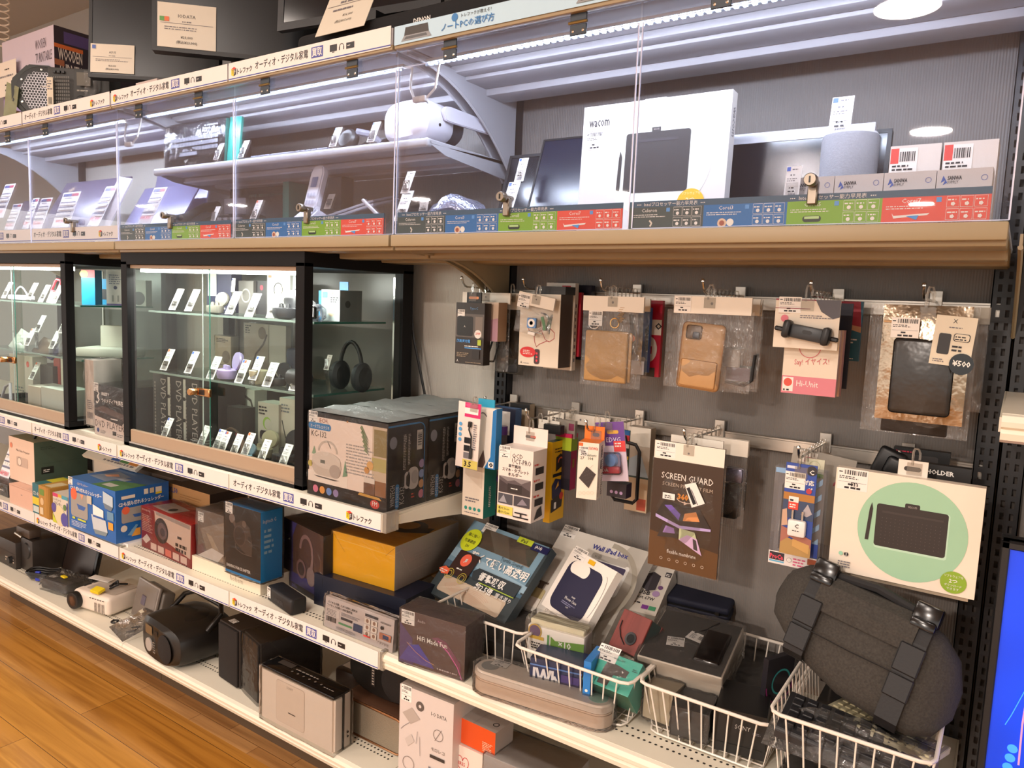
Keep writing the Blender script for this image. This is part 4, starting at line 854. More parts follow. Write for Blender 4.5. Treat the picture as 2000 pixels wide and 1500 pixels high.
# ================================================================ right bay: accessories on the two rows of hooks
ZU, ZL = 1.433, 1.112
hook(-1.232, ZU, .177, 'chrome hook at the left end of the upper rail, holding the brown charger pack'); hook(-1.039, ZU, .169, 'chrome hook of the upper rail holding the white neckband box')
hook(-.794, ZU, .213, 'chrome hook of the upper rail holding the gold case in a bag'); hook(-.529, ZU, .265, 'chrome hook of the upper rail holding the beige phone case')
hook(-.313, ZU, .275, 'chrome hook of the upper rail holding the black phone holder card'); hook(-.125, ZU, .255, 'chrome hook at the right end of the upper rail')
hook(-1.16, ZL, .15, 'chrome hook at the left end of the lower rail behind the tall teal-sided box'); hook(-.956, ZL, .258, 'chrome hook of the lower rail holding the white car holder box')
hook(-.767, ZL, .30, 'chrome hook of the lower rail holding the orange-topped keypad box'); hook(-.556, ZL, .245, 'chrome hook of the lower rail holding the screen guard pack')
hook(-.314, ZL, .262, 'chrome hook of the lower rail holding the travel plug card'); hook(-.149, ZL, .16, 'chrome hook of the lower rail holding the green drawing tablet box')
def spare_loops(x, z, ys, label):
    A = MB(); loops(A, 0, [y for y in ys], .0); o = A.build('hanger_row', loc=(x, 0, z+.0045)); return tag(o, label, 'plastic hanger', 'clear plastic hangers along the hooks')
for x, z, n, y0, y1, l in ((-1.232, ZU, 5, -.10, -.03, 'clear plastic hangers on the leftmost upper hook'), (-.794, ZU, 8, -.185, -.03, 'clear plastic hangers on the hook of the gold case'), (-.529, ZU, 8, -.235, -.05, 'clear plastic hangers on the hook of the beige phone case'), (-.313, ZU, 6, -.25, -.1, 'clear plastic hangers on the hook of the phone holder card'),
    (-.956, ZL, 4, -.2, -.04, 'clear plastic hangers on the hook of the white car holder box'), (-.767, ZL, 5, -.25, -.03, 'clear plastic hangers on the hook of the keypad box'), (-.556, ZL, 7, -.22, -.03, 'clear plastic hangers on the hook of the screen guard pack'), (-.314, ZL, 8, -.24, -.04, 'clear plastic hangers on the hook of the travel plug card')):
    for i in range(n): spare_loops(x, z, [y0+(y1-y0)*i/(n-1)], l)
HEAD = M('header_card', 'ece4d6', .45)
def bagpack(x0, x1, z0, z1, y, label, head=.04, hw=None, t=.008, seed=1, mat=None, name='bagged_case', cat='bagged accessory', group=None, stk=None, tab=True, rot=0, hmat=None):
    """a clear bag with a folded white header card: local origin at its lower left corner"""
    o = thing(name, label, cat, (x0, y, z0), (0, R(rot), 0), group); w, h = x1-x0, z1-z0
    A = MB(); pouch(A, 0, w, 0, h-head*.8, t, mat or FILMW, seed, amp=.0045); A.build('bag', o)
    if head:
        hw = hw or (0, 1); A = MB(); A.box(w*hw[0], -.0028, h-head, w*hw[1], .0028, h, hmat or HEAD, 0); f = A.face((w*hw[0], -.0028, h-head), (w*(hw[1]-hw[0]), 0, 0), (0, 0, head)); f.disc(.5, .6, .018, C('6c645c')); A.build('header_card', o)
    if tab: hang_tab(o, w*.5, h-.006, .03, -.003)
    if stk: sticker(o, (stk[0]*w, -.0032, stk[1]*h), stk[2], stk[3])
    return o, w, h
# --- upper row, first hook
c = crate((888, 709), (943, 711), (888, 590), .03, M('pack_brown_black', '2e2622', .4), Y=-.20, flat=True); f = c.F; W, H = c.w, c.h
f.rect(.0, .44, 1, .82, C('5a5048', .15)); f.rrect(.05, .46, .62, .78, .06, C('1c1a1a')); f.text('A', .3, .6, .03, WHITE); f.rect(.7, .46, .95, .78, C('7c6f64', .2)); f.disc(.8, .5, .12, WHITE); f.text('20W', .72, .49, .04, C('d84030'), wmax=.17, bold=.02)
f.text('Type-C', .5, .88, .05, C('6fa0d0'), wmax=.42); f.text('超高速充電', .06, .35, .055, C('4f98dc'), wmax=.7, bold=.02); f.rect(.8, .32, .92, .41, C('b4c43c')); f.rect(.35, .26, .94, .275, C('4f98dc')); f.fine(.35, .29, .94, .32, 1, WHITE); f.fine(.08, .12, .5, .2, 3, C('a08c74')); f.rect(.62, .1, .88, .24, C('221c1a')); f.text('A', .08, .03, .04, WHITE); f.fine(.4, .03, .95, .05, 1, C('a08c74'))
o = stock(c, 'charger_pack', 'dark brown boxed quick charger with a clear window on the leftmost upper hook', 'boxed charger', (.06, .74, .024, .024))
A = MB(); A.box(W*.3, .008, H-.002, W*.8, .012, H+.028, BLACK, 0); f = A.face((W*.3, .008, H), (W*.5, 0, 0), (0, 0, .028)); f.rrect(.15, .35, .85, .6, .1, C('e8a070')); A.build('hang_flap', o); hang_tab(o, W*.52, H+.022, .03, .008)
x0, x1, z0, z1 = upright((952, 590), (972, 667), -.15)
c = Carton(x1-x0+.006, .04, z1-z0, C('e4d0bc')); c.mtx = Matrix.Translation((x0, -.16, z0)); c.F.poly([(0, 0), (1, 0), (1, .6), (0, .5)], C('cfa4b4')); c.R.rect(0, 0, 1, 1, C('b8987a')); stock(c, 'narrow_pink_pack', 'narrow beige and pink pack behind the brown charger pack', 'boxed accessory')
def bag_px(tl, br, Y, label, **k):
    x0, x1, z0, z1 = upright(tl, br, Y); return bagpack(x0, x1, z0, z1, Y, label, **k)
o, w, h = bag_px((905, 570), (992, 727), -.11, 'clear bag with coiled black cables behind the brown charger pack', head=.03, seed=2)
A = MB(); A.tube([(.55*w, 0, .75*h), (.62*w, 0, .5*h), (.8*w, 0, .35*h), (.7*w, 0, .12*h), (.35*w, 0, .1*h), (.3*w, 0, .2*h), (.6*w, 0, .25*h), (.75*w, -.004, .55*h)], .003, BLACK, 6); A.box(.6*w, -.006, .45*h, .78*w, .004, .6*h, C('d8cfc4'), .004, 2); A.build('cable', o)
o, w, h = bag_px((975, 572), (1022, 733), -.07, 'bag of grey earphones third on the leftmost upper hook', head=.045, seed=4, mat=clear('film_grey', 'b8b4ac', .9, .14, .7, 30., .25, '6a645c')); A = MB(); A.tube([(.3*w, 0, .8*h), (.5*w, 0, .6*h), (.3*w, 0, .4*h), (.6*w, 0, .2*h)], .003, BLACK, 6); A.box(.3*w, -.005, .02*h, .8*w, .005, .2*h, DARK, .004, 2); A.build('earphones', o)
# --- second hook
o, w, h = bagpack(*upright((1006, 568), (1074, 655), -.185), -.185, 'small clear bag with a square blue music player on the second upper hook', head=.028, seed=6, t=.006, amp_=0) if 0 else bag_px((1006, 567), (1073, 650), -.188, 'small tilted clear bag with a square blue music player on the second upper hook', head=.03, seed=6, t=.007, stk=(.0, .62, .036, .034), rot=9)
A = MB(); m_ = Matrix.Translation((.5*w, -.004, .3*h)) @ Matrix.Rotation(R(-8), 4, 'Y'); b_ = bmesh.new(); bmesh.ops.create_cube(b_, size=1)
for v in b_.verts: v.co = Vector((v.co.x*.026, v.co.y*.007, v.co.z*.026))
bmesh.ops.bevel(b_, geom=b_.edges[:], offset=.002, segments=2); A.bm(b_, C('5c8cc4', .3), True, m_); A.lathe([(.0048, .0004), (.0105, .0004), (.0105, 0)], WHITE, 20, m_ @ Matrix.Translation((0, -.0036, 0)) @ Matrix.Rotation(R(90), 4, 'X')); A.lathe([(0, .0006), (.005, .0006)], C('7aa4d0'), 16, m_ @ Matrix.Translation((0, -.0036, 0)) @ Matrix.Rotation(R(90), 4, 'X')); A.build('music_player', o)
A = MB(); A.box(.42*w, -.004, .0, .62*w, .004, .09*h, WHITE, .001, 1); A.box(.62*w, -.003, .01, .8*w, .003, .08*h, STEEL, 0); A.tube([(.72*w, 0, .5*h), (.8*w, 0, .35*h), (.85*w, 0, .2*h)], .004, C('5c9c6c'), 6); A.build('plug', o)
WARMW = M('warm_white_pack', 'e2d6c4', .4)
c = crate((1012, 712), (1089, 727), (1020, 573), .06, WARMW, Y=-.165, flat=True, faces=dict(right=C('54463c'))); f = c.F
RC = C('a83038'); f.line([(.2, .6), (.24, .5), (.34, .43), (.38, .42), (.5, .48), (.62, .52), (.78, .53), (.88, .48), (.88, .4), (.76, .35), (.66, .38), (.56, .5), (.52, .62)], .014, RC); f.line([(.38, .42), (.4, .34), (.45, .27), (.52, .31), (.7, .36), (.76, .36)], .014, RC); f.rrect(.58, .5, .76, .56, .04, C('3a3436')); f.rrect(.4, .03, .54, .24, .05, C('4a3034')); f.disc(.47, .08, .025, C('e03848')); f.disc(.47, .13, .025, C('e03848')); f.disc(.47, .18, .025, C('e03848'))
f.disc(.24, .19, .2, C('d82c30'), ry=.075); f.fine(.12, .16, .36, .23, 3, WHITE, fill=.4); f.text('A', .06, .025, .03, INK); f.fine(.14, .03, .28, .045, 1, GREYINK)
o = stock(c, 'neckband_box', 'white box picturing a red neckband cable on the second upper hook', 'boxed accessory'); A = MB(); A.box(c.w*.35, .0, c.h, c.w*1.1, .05, c.h+.02, BLACK); A.build('hang_flap', o)
def rearbox(tl, br, Y, d, mat, label, name='boxed_accessory', cat='boxed accessory', faces=None, **k):
    x0, x1, z0, z1 = upright(tl, br, Y); c = Carton(x1-x0, d, z1-z0, mat, **(faces or {})); c.mtx = Matrix.Translation((x0, Y, z0)); c.nm = (name, label, cat); return c
c = rearbox((1068, 552), (1116, 724), -.10, .018, C('ded4c8'), 'white pack with a red corner behind the neckband box', faces=dict(right=C('e8dccc'))); c.F.rect(.55, .85, .85, .97, C('c02430')); c.R.fine(.3, .1, .7, .8, 9, GREYINK); stock(c, *c.nm)
c = rearbox((1088, 570), (1130, 697), -.075, .012, C('b01c34'), 'narrow red pack third on the second upper hook', faces=dict(right=C('a81830'))); c.F.text('BOOB', .8, .06, .8, WHITE, rot=PI/2, wmax=.4) if 0 else None; stock(c, *c.nm)
c = rearbox((1098, 556), (1148, 704), -.045, .02, M('deep_navy_pack', '14162a', .5), 'dark navy pack at the back of the second upper hook'); stock(c, *c.nm)
# --- third hook
o, w, h = bag_px((1141, 577), (1249, 762), -.215, 'clear bag with a gold quilted phone wallet on the third upper hook', head=.035, seed=8, t=.012, stk=(.11, .67, .036, .035), hw=(.0, 1.0))
GOLD = M('gold_leather', 'b8905c', .5, var=.15, scale=120, bump=.15); A = MB(); A.box(.07*w, -.006, .05*h, .78*w, .006, .62*h, GOLD, .005, 3); A.box(.1*w, .004, .06*h, .82*w, .010, .61*h, GOLD, .004, 2); A.build('phone_wallet', o)
A = MB(); A.tube([(.56*w+.011*math.cos(k*PI/10), -.006, .71*h+.011*math.sin(k*PI/10)) for k in range(20)], .0018, M('ring_gold', 'd0a868', .25, .9), 6, closed=True); A.tube([(.2*w+.014*math.cos(k*PI/10), -.002, .7*h+.014*math.sin(k*PI/10)) for k in range(20)], .0012, CHROME, 6, closed=True)
for k in range(9): A.box(.58*w+.003*(k % 3), -.003, .72*h+.004*k, .66*w+.003*(k % 3), .002, .72*h+.004*k+.003, GOLD, .001, 1)
A.build('charm_chain', o)
o, w, h = bag_px((1200, 582), (1262, 740), -.13, 'clear bag with black cables and an orange dot behind the gold wallet bag', head=.03, seed=10, tab=False)
A = MB(); A.tube([(.5*w, 0, .8*h), (.6*w, 0, .4*h), (.5*w, 0, .25*h)], .006, BLACK, 6); A.tube([(.75*w, 0, .8*h), (.8*w, 0, .45*h), (.7*w, 0, .3*h)], .006, BLACK, 6); A.lathe([(0, .002), (.008, .002), (.008, 0)], C('d86a28'), 14, Matrix.Translation((.6*w, -.008, .5*h)) @ Matrix.Rotation(R(90), 4, 'X')); A.box(.35*w, -.008, .05*h, .95*w, -.004, .22*h, C('dce0ea')); A.build('cables', o)
c = rearbox((1248, 600), (1264, 728), -.10, .012, C('2a5c9c'), 'narrow blue pack between the clear bag and the red pack'); c.F.disc(.6, .2, .2, WHITE); stock(c, *c.nm)
c = rearbox((1255, 586), (1286, 737), -.07, .012, C('b81c38', .3), 'red blister pack with a white pod, rearmost on the third upper hook', faces=dict(right=C('c42030'))); f = c.F; f.rect(.15, .55, 1, .75, C('e6dcd0')); f.disc(.45, .36, .4, C('cfc8c0'), ry=.17); f.rect(.3, .3, .6, .4, C('c02848')); f.text('O', .7, .62, .09, INK, bold=.03); f.rect(.0, 0, .8, .12, C('3a322c')); f.disc(.4, .07, .1, C('c8c8a8')); stock(c, *c.nm)
# --- fourth hook
o, w, h = bag_px((1306, 577), (1462, 770), -.265, 'clear bag with a beige leather phone case on the fourth upper hook', head=.036, seed=12, t=.012, stk=(.09, .83, .036, .032), hw=(.08, .97))
LEA = M('beige_leather', 'c29868', .5, var=.12, scale=60, bump=.12); A = MB(); A.box(.16*w, -.006, .0*h+.004, .66*w, .006, .74*h, LEA, .010, 3); A.build('phone_case', o, (0, 0, 0), (0, R(3.5), 0))
A = MB(); A.box(.22*w, -.0085, .56*h, .40*w, -.0055, .71*h, M('lens_cutout', '6e5a48', .4), .005, 2); A.box(.30*w, -.0105, .57*h, .38*w, -.007, .64*h, C('3e4654', .3), .003, 2); A.build('lens_cutout', o, (0, 0, 0), (0, R(3.5), 0)); A = MB(); A.box(.2*w, -.0095, .05*h, .62*w, -.0055, .34*h, LEA, .004, 2); A.build('card_pocket', o, (0, 0, 0), (0, R(3.5), 0))
for k, (tl, br, Y) in enumerate((((1330, 580), (1478, 766), -.21), ((1345, 582), (1482, 760), -.16))):
    o, w, h = bag_px(tl, br, Y, ('clear bag with a silver card and dark strap behind the beige phone case' if k == 0 else 'rearmost clear bag behind the beige phone case, its strap teal'), head=.034, seed=14+k, tab=False, hw=(.1, .97))
    A = MB(); A.box(.55*w, -.003, .25*h, .78*w, .003, .45*h, C('c8c0b8', .25), .002, 1); A.tube([(.62*w, 0, .08*h), (.85*w, 0, .06*h), (.93*w, 0, .12*h), (.95*w, 0, .4*h)], .004, BLACK, 6); A.box(.62*w, .002, .1*h, .9*w, .004, .25*h, C('4a7c8c' if k else '6a5a6c')); A.build('phone_strap', o)
# --- fifth hook
c = crate((1509, 677), (1634, 690), (1522, 583), .004, WARMW, Y=-.285, flat=True); f = c.F; f.rect(.0, .97, 1, 1, C('8c1c34')); f.poly([(.62, 1), (1, 1), (1, .66), (.9, .62), (.72, .76)], C('4a4044', .2)); f.rect(.0, .80, .55, .815, C('8c1c34')); f.fine(.4, .62, .9, .7, 2, GREYINK); f.disc(.16, .6, .06, C('d87080')); f.rect(.06, .7, .24, .705, C('a03048'))
W, H = c.w, c.h; o = stock(c, 'phone_holder_card', 'white card carrying a black clamp phone holder on the fifth upper hook', 'carded accessory', (.05, .72, .042, .03))
A = MB(); A.box(.2*W, -.02, .28*H, .8*W, -.002, .56*H, M('holder_grey', '2c3238', .4), .004, 2); f = A.face((.2*W, -.0203, .28*H), (.6*W, 0, 0), (0, 0, .28*H)); f.rrect(.4, .45, .65, .72, .08, BLACK); A.build('clamp', o, (0, 0, 0), (0, R(9), 0))
for a, b in ((.13, .26), (.74, .87)): A = MB(); A.box(a*W, -.03, .25*H, b*W, -.004, .62*H, BLACK, .006, 2); A.build('clamp_jaw', o, (0, 0, 0), (0, R(9), 0))
A = MB(); A.box(-.02*W, -.012, .36*H, .98*W, -.004, .45*H, BLACK, .002, 1); A.build('clamp_rod', o, (0, 0, 0), (0, R(9), 0)); hang_tab(o, .5*W, H-.004, .03)
c = crate((1525, 766), (1631, 771), (1528, 640), .016, WARMW, Y=-.255, flat=True, faces=dict(right=C('d8b8b4'))); f = c.F; PKk = C('d8808e'); f.rect(0, 0, 1, .27, PKk); f.text('Hi-Unit', .28, .12, .09, WHITE, wmax=.4); f.rect(.02, .03, .22, .25, WHITE); f.disc(.12, .17, .08, C('dc5040')); f.text('Say! イヤイス!', .22, .42, .12, C('cc5c64'), wmax=.5, rot=.08); f.ring(.48, .72, .2, .012, C('cc5c64'), a0=PI, a1=2*PI); f.fine(.04, .04, .2, .09, 1, INK)
stock(c, 'earphone_box', 'white and pink earphone pack below the phone holder card', 'boxed earphones')
c = rearbox((1545, 640), (1638, 775), -.22, .02, C('dcb8a8'), 'pale pink pack just behind the white and pink earphone pack', faces=dict(right=C('e0a8a8'))); stock(c, *c.nm)
c = rearbox((1632, 592), (1652, 760), -.17, .006, M('deep_navy_pack'), 'thin dark pack hanging behind the earphone packs'); stock(c, *c.nm)
c = rearbox((1636, 588), (1676, 706), -.10, .01, C('2c6a80'), 'small red and teal pack at the back of the fifth upper hook'); f = c.F; f.poly([(0, 1), (.9, 1), (1, .55), (.4, .62)], C('b02438')); f.poly([(0, .85), (.4, .62), (1, .58), (1, .48), (0, .6)], C('d8a078')); f.fine(.3, .3, .9, .4, 2, WHITE); f.text('PATATTO', .2, .04, .05, WHITE, wmax=.7) if 0 else f.fine(.2, .03, .9, .07, 1, WHITE); stock(c, *c.nm)
# --- sixth hook: foil zip bag
o, w, h = bag_px((1728, 594), (1878, 834), -.262, 'silver zip bag with a black phone case and a small price leaflet', head=0, seed=20, t=.014, mat=M('foil_film', 'bfae98', .22, .75, var=.3, scale=60, bump=.5), name='zip_bag', cat='zip bag')
A = MB(); A.box(.16*w, -.018, .07*h, .86*w, -.006, .72*h, M('case_smoky_black', '2e2c2b', .25, bump=.3, scale=40), .008, 3); A.build('phone_case', o)
A = MB(); A.tube([(0.02*w, -.006, .855*h), (.98*w, -.006, .845*h)], .0025, C('d8b48c', .3), 6); A.build('zip', o); sticker(o, (.12*w, -.02, .72*h), .045, .036)
A = MB(); LW, LH = .062, .086; A.box(0, -.001, 0, LW, 0, LH, C('dcd2bc')); f = A.face((0, -.001, 0), (LW, 0, 0), (0, 0, LH)); f.text('X', .42, .86, .08, INK); f.rrect(.14, .22, .44, .64, .05, C('1c1a1c')); f.rrect(.5, .5, .9, .66, .06, INK); f.rrect(.52, .51, .88, .65, .06, C('dcd2bc')); f.fine(.54, .53, .86, .63, 2, INK); f.fine(.5, .3, .85, .45, 2, INK); f.fine(.35, .76, .7, .8, 1, GREYINK); f.fine(.08, .06, .4, .14, 2, GREYINK); f.disc(.8, .06, .3, BLACKG); f.text('¥500', .8, .01, .12, WHITE, 'c', .48, bold=.02); A.build('price_leaflet', o, (.58*w, -.021, .52*h), (0, R(4), 0))
hang_tab(o, .52*w, h-.008, .04, -.014)
o, w, h = bag_px((1702, 592), (1888, 862), -.235, 'large clear bag with a black panel hanging behind the silver zip bag', head=0, seed=22, t=.008, tab=False); A = MB(); A.box(.2*w, -.004, .01*h, .82*w, .004, .5*h, M('ribbed_black', '1c1c1e', .3, bump=.4, scale=50), .003, 2); A.build('black_panel', o)
o, w, h = bag_px((1838, 598), (1914, 806), -.20, 'narrow clear bag with a black strap at the right end of the upper rail', head=.03, seed=24, tab=False, hmat=clear('head_clear', 'e8e4dc', .8, .12, op=.4, opcol='c8c0b4')); A = MB(); A.box(.1*w, -.004, .02*h, .4*w, .004, .78*h, BLACK, .004, 2); A.build('strap', o)
# ================================================================ lower row
# --- first hook: audio cable, cable box, tall box
x0, x1, z0, z1 = upright((893, 782), (932, 917), -.30)
A = MB(); W, H = x1-x0, z1-z0; t = thing('audio_cable_card', 'carded short audio cable marked 3.5 in front of the radio boxes', 'carded cable', (x0, -.30, z0), (0, R(2), 0)); A.box(0, 0, 0, W, .002, H, C('e8dcd4')); f = A.face((0, 0, 0), (W, 0, 0), (0, 0, H)); f.rect(.3, .78, 1, 1, C('d02c6c')); f.disc(.6, .96, .26, C('e04c84'), ry=.035); f.rect(.3, .83, .9, .92, WHITE); f.rect(.32, .0, 1, .13, C('d8c868')); f.text('3.5', .4, .02, .09, INK, wmax=.5, bold=.03)
for k in range(4): f.disc(.15, .42+.08*k, .07, C('5ca4d8'))
f.rect(.36, .38, .62, .47, INK); f.rect(.36, .26, .62, .35, INK); f.rect(.36, .15, .62, .24, GREYINK); f.fine(.75, .3, .9, .7, 12, GREYINK); A.build('card', t)
A = MB(); A.tube([(.62*W, -.006, .72*H), (.6*W, -.007, .6*H), (.72*W, -.007, .5*H), (.72*W, -.006, .3*H)], .002, BLACK, 6); A.tube([(.62*W, -.006, .72*H), (.61*W, -.006, .64*H)], .005, BLACK, 8); A.tube([(.72*W, -.006, .32*H), (.72*W, -.006, .16*H)], .004, DARK, 8); A.build('cable', t); hang_tab(t, .7*W, H-.004, .02)
c = rearbox((925, 793), (966, 918), -.272, .025, C('e6e2da', .35), 'white and blue cable box beside the audio cable card', faces=dict(right=C('2a7cb8'))); f = c.F; f.poly([(.55, 0), (1, 0), (1, 1), (.85, .96), (.8, .2)], C('2076b8')); f.ring(.42, .62, .3, .04, C('6a6468'), a0=.3*PI, a1=1.3*PI, ry=.3); f.poly([(.2, 0), (.5, .3), (.6, .1), (.5, 0)], C('5a4a48')); f.fine(.2, .85, .34, .9, 1, C('2076b8')); f.rect(.72, .02, .95, .12, WHITE); f.text('o', .76, .03, .08, INK, bold=.04); o = stock(c, *c.nm)
A = MB(); A.box(.1*c.w, .01, c.h, .8*c.w, .013, c.h+.02, C('2a9cc0')); A.build('hang_flap', o)
c = crate((902, 1004), (943, 1014), (917, 800), .055, C('e8dccb', .4), Y=-.245, flat=True, faces=dict(right=C('11786c'), top=C('11786c'))); f = c.F
for k in range(4): f.disc(.18+.21*k, .075, .07, C('2a9488'))
f.poly([(.1, .4), (.9, .28), (.9, .7), (.1, .6)], C('d8cab8')); f.fine(.15, .14, .85, .19, 2, GREYINK); f.fine(.12, .03, .88, .045, 1, GREYINK); c.R.fine(.4, .1, .6, .3, 12, WHITE); stock(c, 'tall_box', 'tall white box with a teal side on the lower hook beside the radio boxes', 'tall box')
o, w, h = bagpack(*upright((952, 796), (974, 866), -.20), -.20, 'small black adapter in a clear bag against the teal box side', head=.02, seed=26, t=.012, tab=False); A = MB(); A.box(.1*w, -.012, .05*h, .95*w, .014, .6*h, BLACK, .004, 2); A.build('adapter', o)
x0, x1, z0, z1 = upright((968, 830), (992, 942), -.17); t = thing('clear_tube', 'clear tube with purple ends hanging left of the white car holder box', 'tube', ((x0+x1)/2, -.17, z0)); A = MB(); H = z1-z0; A.lathe([(.013, .012), (.013, H-.02)], clear('tube_clear', 'eceaf0', .9, .08, op=.15, opcol='d8d0d8'), 18); A.build('tube', t)
for a, b in ((0, .014), (H-.022, H)): A = MB(); A.lathe([(.0135, a), (.0135, b)], C('6a3c94', .3), 18); A.build('end_cap', t)
c = rearbox((958, 793), (1004, 880), -.11, .03, C('20243c'), 'navy and blue boxed accessory behind the clear tube', faces=dict(right=C('4a6c9c'), top=C('4a6c9c'))); c.F.rect(.05, .35, .8, .92, C('dcd6d0')); stock(c, *c.nm)
c = rearbox((1000, 786), (1030, 870), -.055, .03, C('c8b49a'), 'beige boxed accessory with a black cap below the upright', faces=dict(top=BLACK, right=C('c0ac90'))); c.F.rect(-.1, .86, 1.05, 1.0, BLACK); stock(c, *c.nm)
# --- second hook: car holder box and neighbours
BW = M('pinkish_white_box', 'ecdfd6', .4); c = crate((970, 1007), (1036, 1027), (974, 871), .062, BW, Y=-.30, flat=True); f = c.F
f.text('QCD', .4, .86, .07, INK, wmax=.3); f.text('UCT-PRO', .4, .79, .07, INK, wmax=.55); f.text('車載鏡用', .3, .725, .05, INK, wmax=.4, bold=.01); f.text('スマホ・タブレット', .12, .665, .055, INK, wmax=.78, bold=.01); f.text('ホルダー', .3, .605, .055, INK, wmax=.42, bold=.01)
f.rect(.04, .36, .96, .59, C('5c5254')); f.poly([(.04, .36), (.96, .36), (.96, .44), (.7, .5), (.3, .48), (.04, .54)], C('3c3234')); f.rect(.3, .38, .72, .5, C('2c2424')); f.fine(.4, .43, .6, .46, 1, WHITE); f.poly([(.04, .59), (.3, .53), (.5, .56), (.7, .52), (.96, .59)], C('8c8484'))
f.rect(.04, .2, .46, .345, C('4c4c54')); f.rect(.5, .2, .96, .345, C('444048')); f.poly([(.06, .22), (.2, .33), (.3, .22)], C('9c9ca4')); f.poly([(.6, .22), (.75, .32), (.9, .24)], C('88808c')); f.rect(.02, .05, .48, .17, C('e0d060')); f.text('最大:26cm', .06, .115, .04, INK, wmax=.36, bold=.01); f.text('最小:12cm', .06, .06, .04, INK, wmax=.36, bold=.01); f.rect(.54, .1, .9, .12, INK); f.rect(.5, .04, .94, .06, INK); f.rect(.7, .05, .74, .11, INK)
g = c.R
for k in range(3): g.rect(.2, .66-.22*k, .8, .76-.22*k, C('2c2828')); g.fine(.1, .79-.22*k, .6, .84-.22*k, 1, C('d05048'))
g.poly([(.2, .03), (.8, .06), (.7, .2), (.4, .16)], C('302c2c'))
o = stock(c, 'car_holder_box', 'white car phone and tablet holder box with a tall flap on the second lower hook', 'boxed car holder', (.02, .85, .032, .03))
A = MB(); f = A.box(0, c.d, c.h, c.w, c.d+.0012, c.h+.045, BW).face((0, c.d, c.h), (c.w, 0, 0), (0, 0, .045)); f.rrect(.36, .4, .66, .56, .06, C('4c4644')); f.rrect(.5, .43, .66, .56, .03, C('d86a58')); A.build('hang_flap', o); hang_tab(o, c.w*.5, c.h+.03, .035, c.d)
YL = C('e8b418', .35); c = crate((1060, 1019), (1072, 1028), (1060, 862), .07, YL, Y=-.19, flat=True, faces=dict(top=C('1c3424'), right=YL)); g = c.R
g.text('PUBG', .2, .88, .03, INK, wmax=.1) if 0 else g.fine(.2, .86, .9, .93, 2, INK); g.poly([(.3, .62), (.8, .68), (.95, .76), (.6, .84), (.3, .8)], C('2c2420')); g.ring(.62, .73, .2, .06, C('e06a3c'), a0=-.3*PI, a1=PI); g.rect(.1, .56, .75, .6, INK); g.poly([(.1, .3), (.4, .26), (.75, .34), (.75, .5), (.3, .54), (.05, .46)], C('28284a')); g.poly([(.3, .4), (.55, .44), (.5, .5)], C('d8a040')); g.poly([(.05, .12), (.8, .16), (.85, .28), (.5, .32), (.05, .28)], C('2c2622')); g.disc(.75, .3, .14, C('c83428')); g.rect(.25, .16, .4, .24, WHITE)
stock(c, 'yellow_box', 'tall yellow gadget box with a dark green top behind the car holder box', 'boxed gadget')
c = rearbox((1086, 844), (1112, 958), -.14, .03, C('2c2430'), 'magenta and lime boxed accessory behind the yellow box', faces=dict(right=C('a01850'), top=C('c02458'))); c.F.rect(0, .7, 1, .93, C('a8c030')); c.R.rect(0, .7, 1, .93, C('90b02c')); c.R.rect(0, .93, 1, 1, C('c82458')); c.F.rect(0, .93, 1, 1, C('c82458')); c.R.rect(.25, .4, .6, .55, C('8c6a1c')); c.F.rect(.0, 0, 1, .2, C('181420')); stock(c, *c.nm)
c = rearbox((1062, 828), (1094, 850), -.17, .02, BLACK, 'small black plug above the yellow box', 'adapter_plug', 'plug'); stock(c, *c.nm)
c = rearbox((1105, 806), (1190, 838), -.03, .004, HEAD, 'wide white header card at the back of the second lower hook', 'header_pack', 'carded accessory'); c.F.disc(.35, .5, .02, GREYINK); stock(c, *c.nm)
for k, (tl, br, Y, l) in enumerate((((1052, 818), (1092, 842), -.145, 'white tag card hanging just behind the car holder box'), ((1070, 802), (1100, 836), -.10, 'smaller white tag card farther back on the second lower hook'))):
    c = rearbox(tl, br, Y, .002, HEAD, l, 'tag_card', 'carded accessory'); c.F.fine(.3, .4, .9, .7, 2, INK); stock(c, *c.nm)
c = rearbox((1086, 818), (1122, 858), -.135, .012, clear('grey_clear_tab', 'd8d4cc', .7, .15, op=.5, opcol='b0aaa0'), 'grey translucent hang tab of the magenta box', 'translucent_tab', 'hang tab'); c.F.rect(.68, .45, .95, .85, C('7a2c4c')); stock(c, *c.nm)
# --- third hook: keypad box
c = crate((1125, 972), (1160, 994), (1121, 862), .05, C('ece2d2', .4), Y=-.32, faces=dict(top=C('e87820'), right=C('e9dfcf')))
c.mtx = c.mtx @ Matrix.Rotation(R(14), 4, 'Z'); f = c.F; f.rect(.0, .86, .22, .99, C('e06a30')); f.text('sanwa', .5, .88, .05, C('d05848'), wmax=.45); f.text('Numeric', .4, .76, .05, C('3a5848'), wmax=.5); f.text('27', .12, .70, .05, INK, wmax=.3); f.text('104', .5, .70, .05, C('3a5848'), wmax=.3); f.fine(.15, .8, .45, .86, 2, INK); f.poly([(.1, .36), (.45, .58), (.92, .46), (.6, .2)], C('3a302e'))
for i in range(4):
    for j in range(4): f.disc(.36+.1*i+.05*j, .47-.055*j-.0*i+.02*i, .018, C('5c504c'))
f.line([(.6, .55), (.72, .6), (.78, .62)], .01, GREYINK)
for k in range(4): f.ring(.2+.2*k, .1+.01*k, .08, .01, C('e0b090'), n=10)
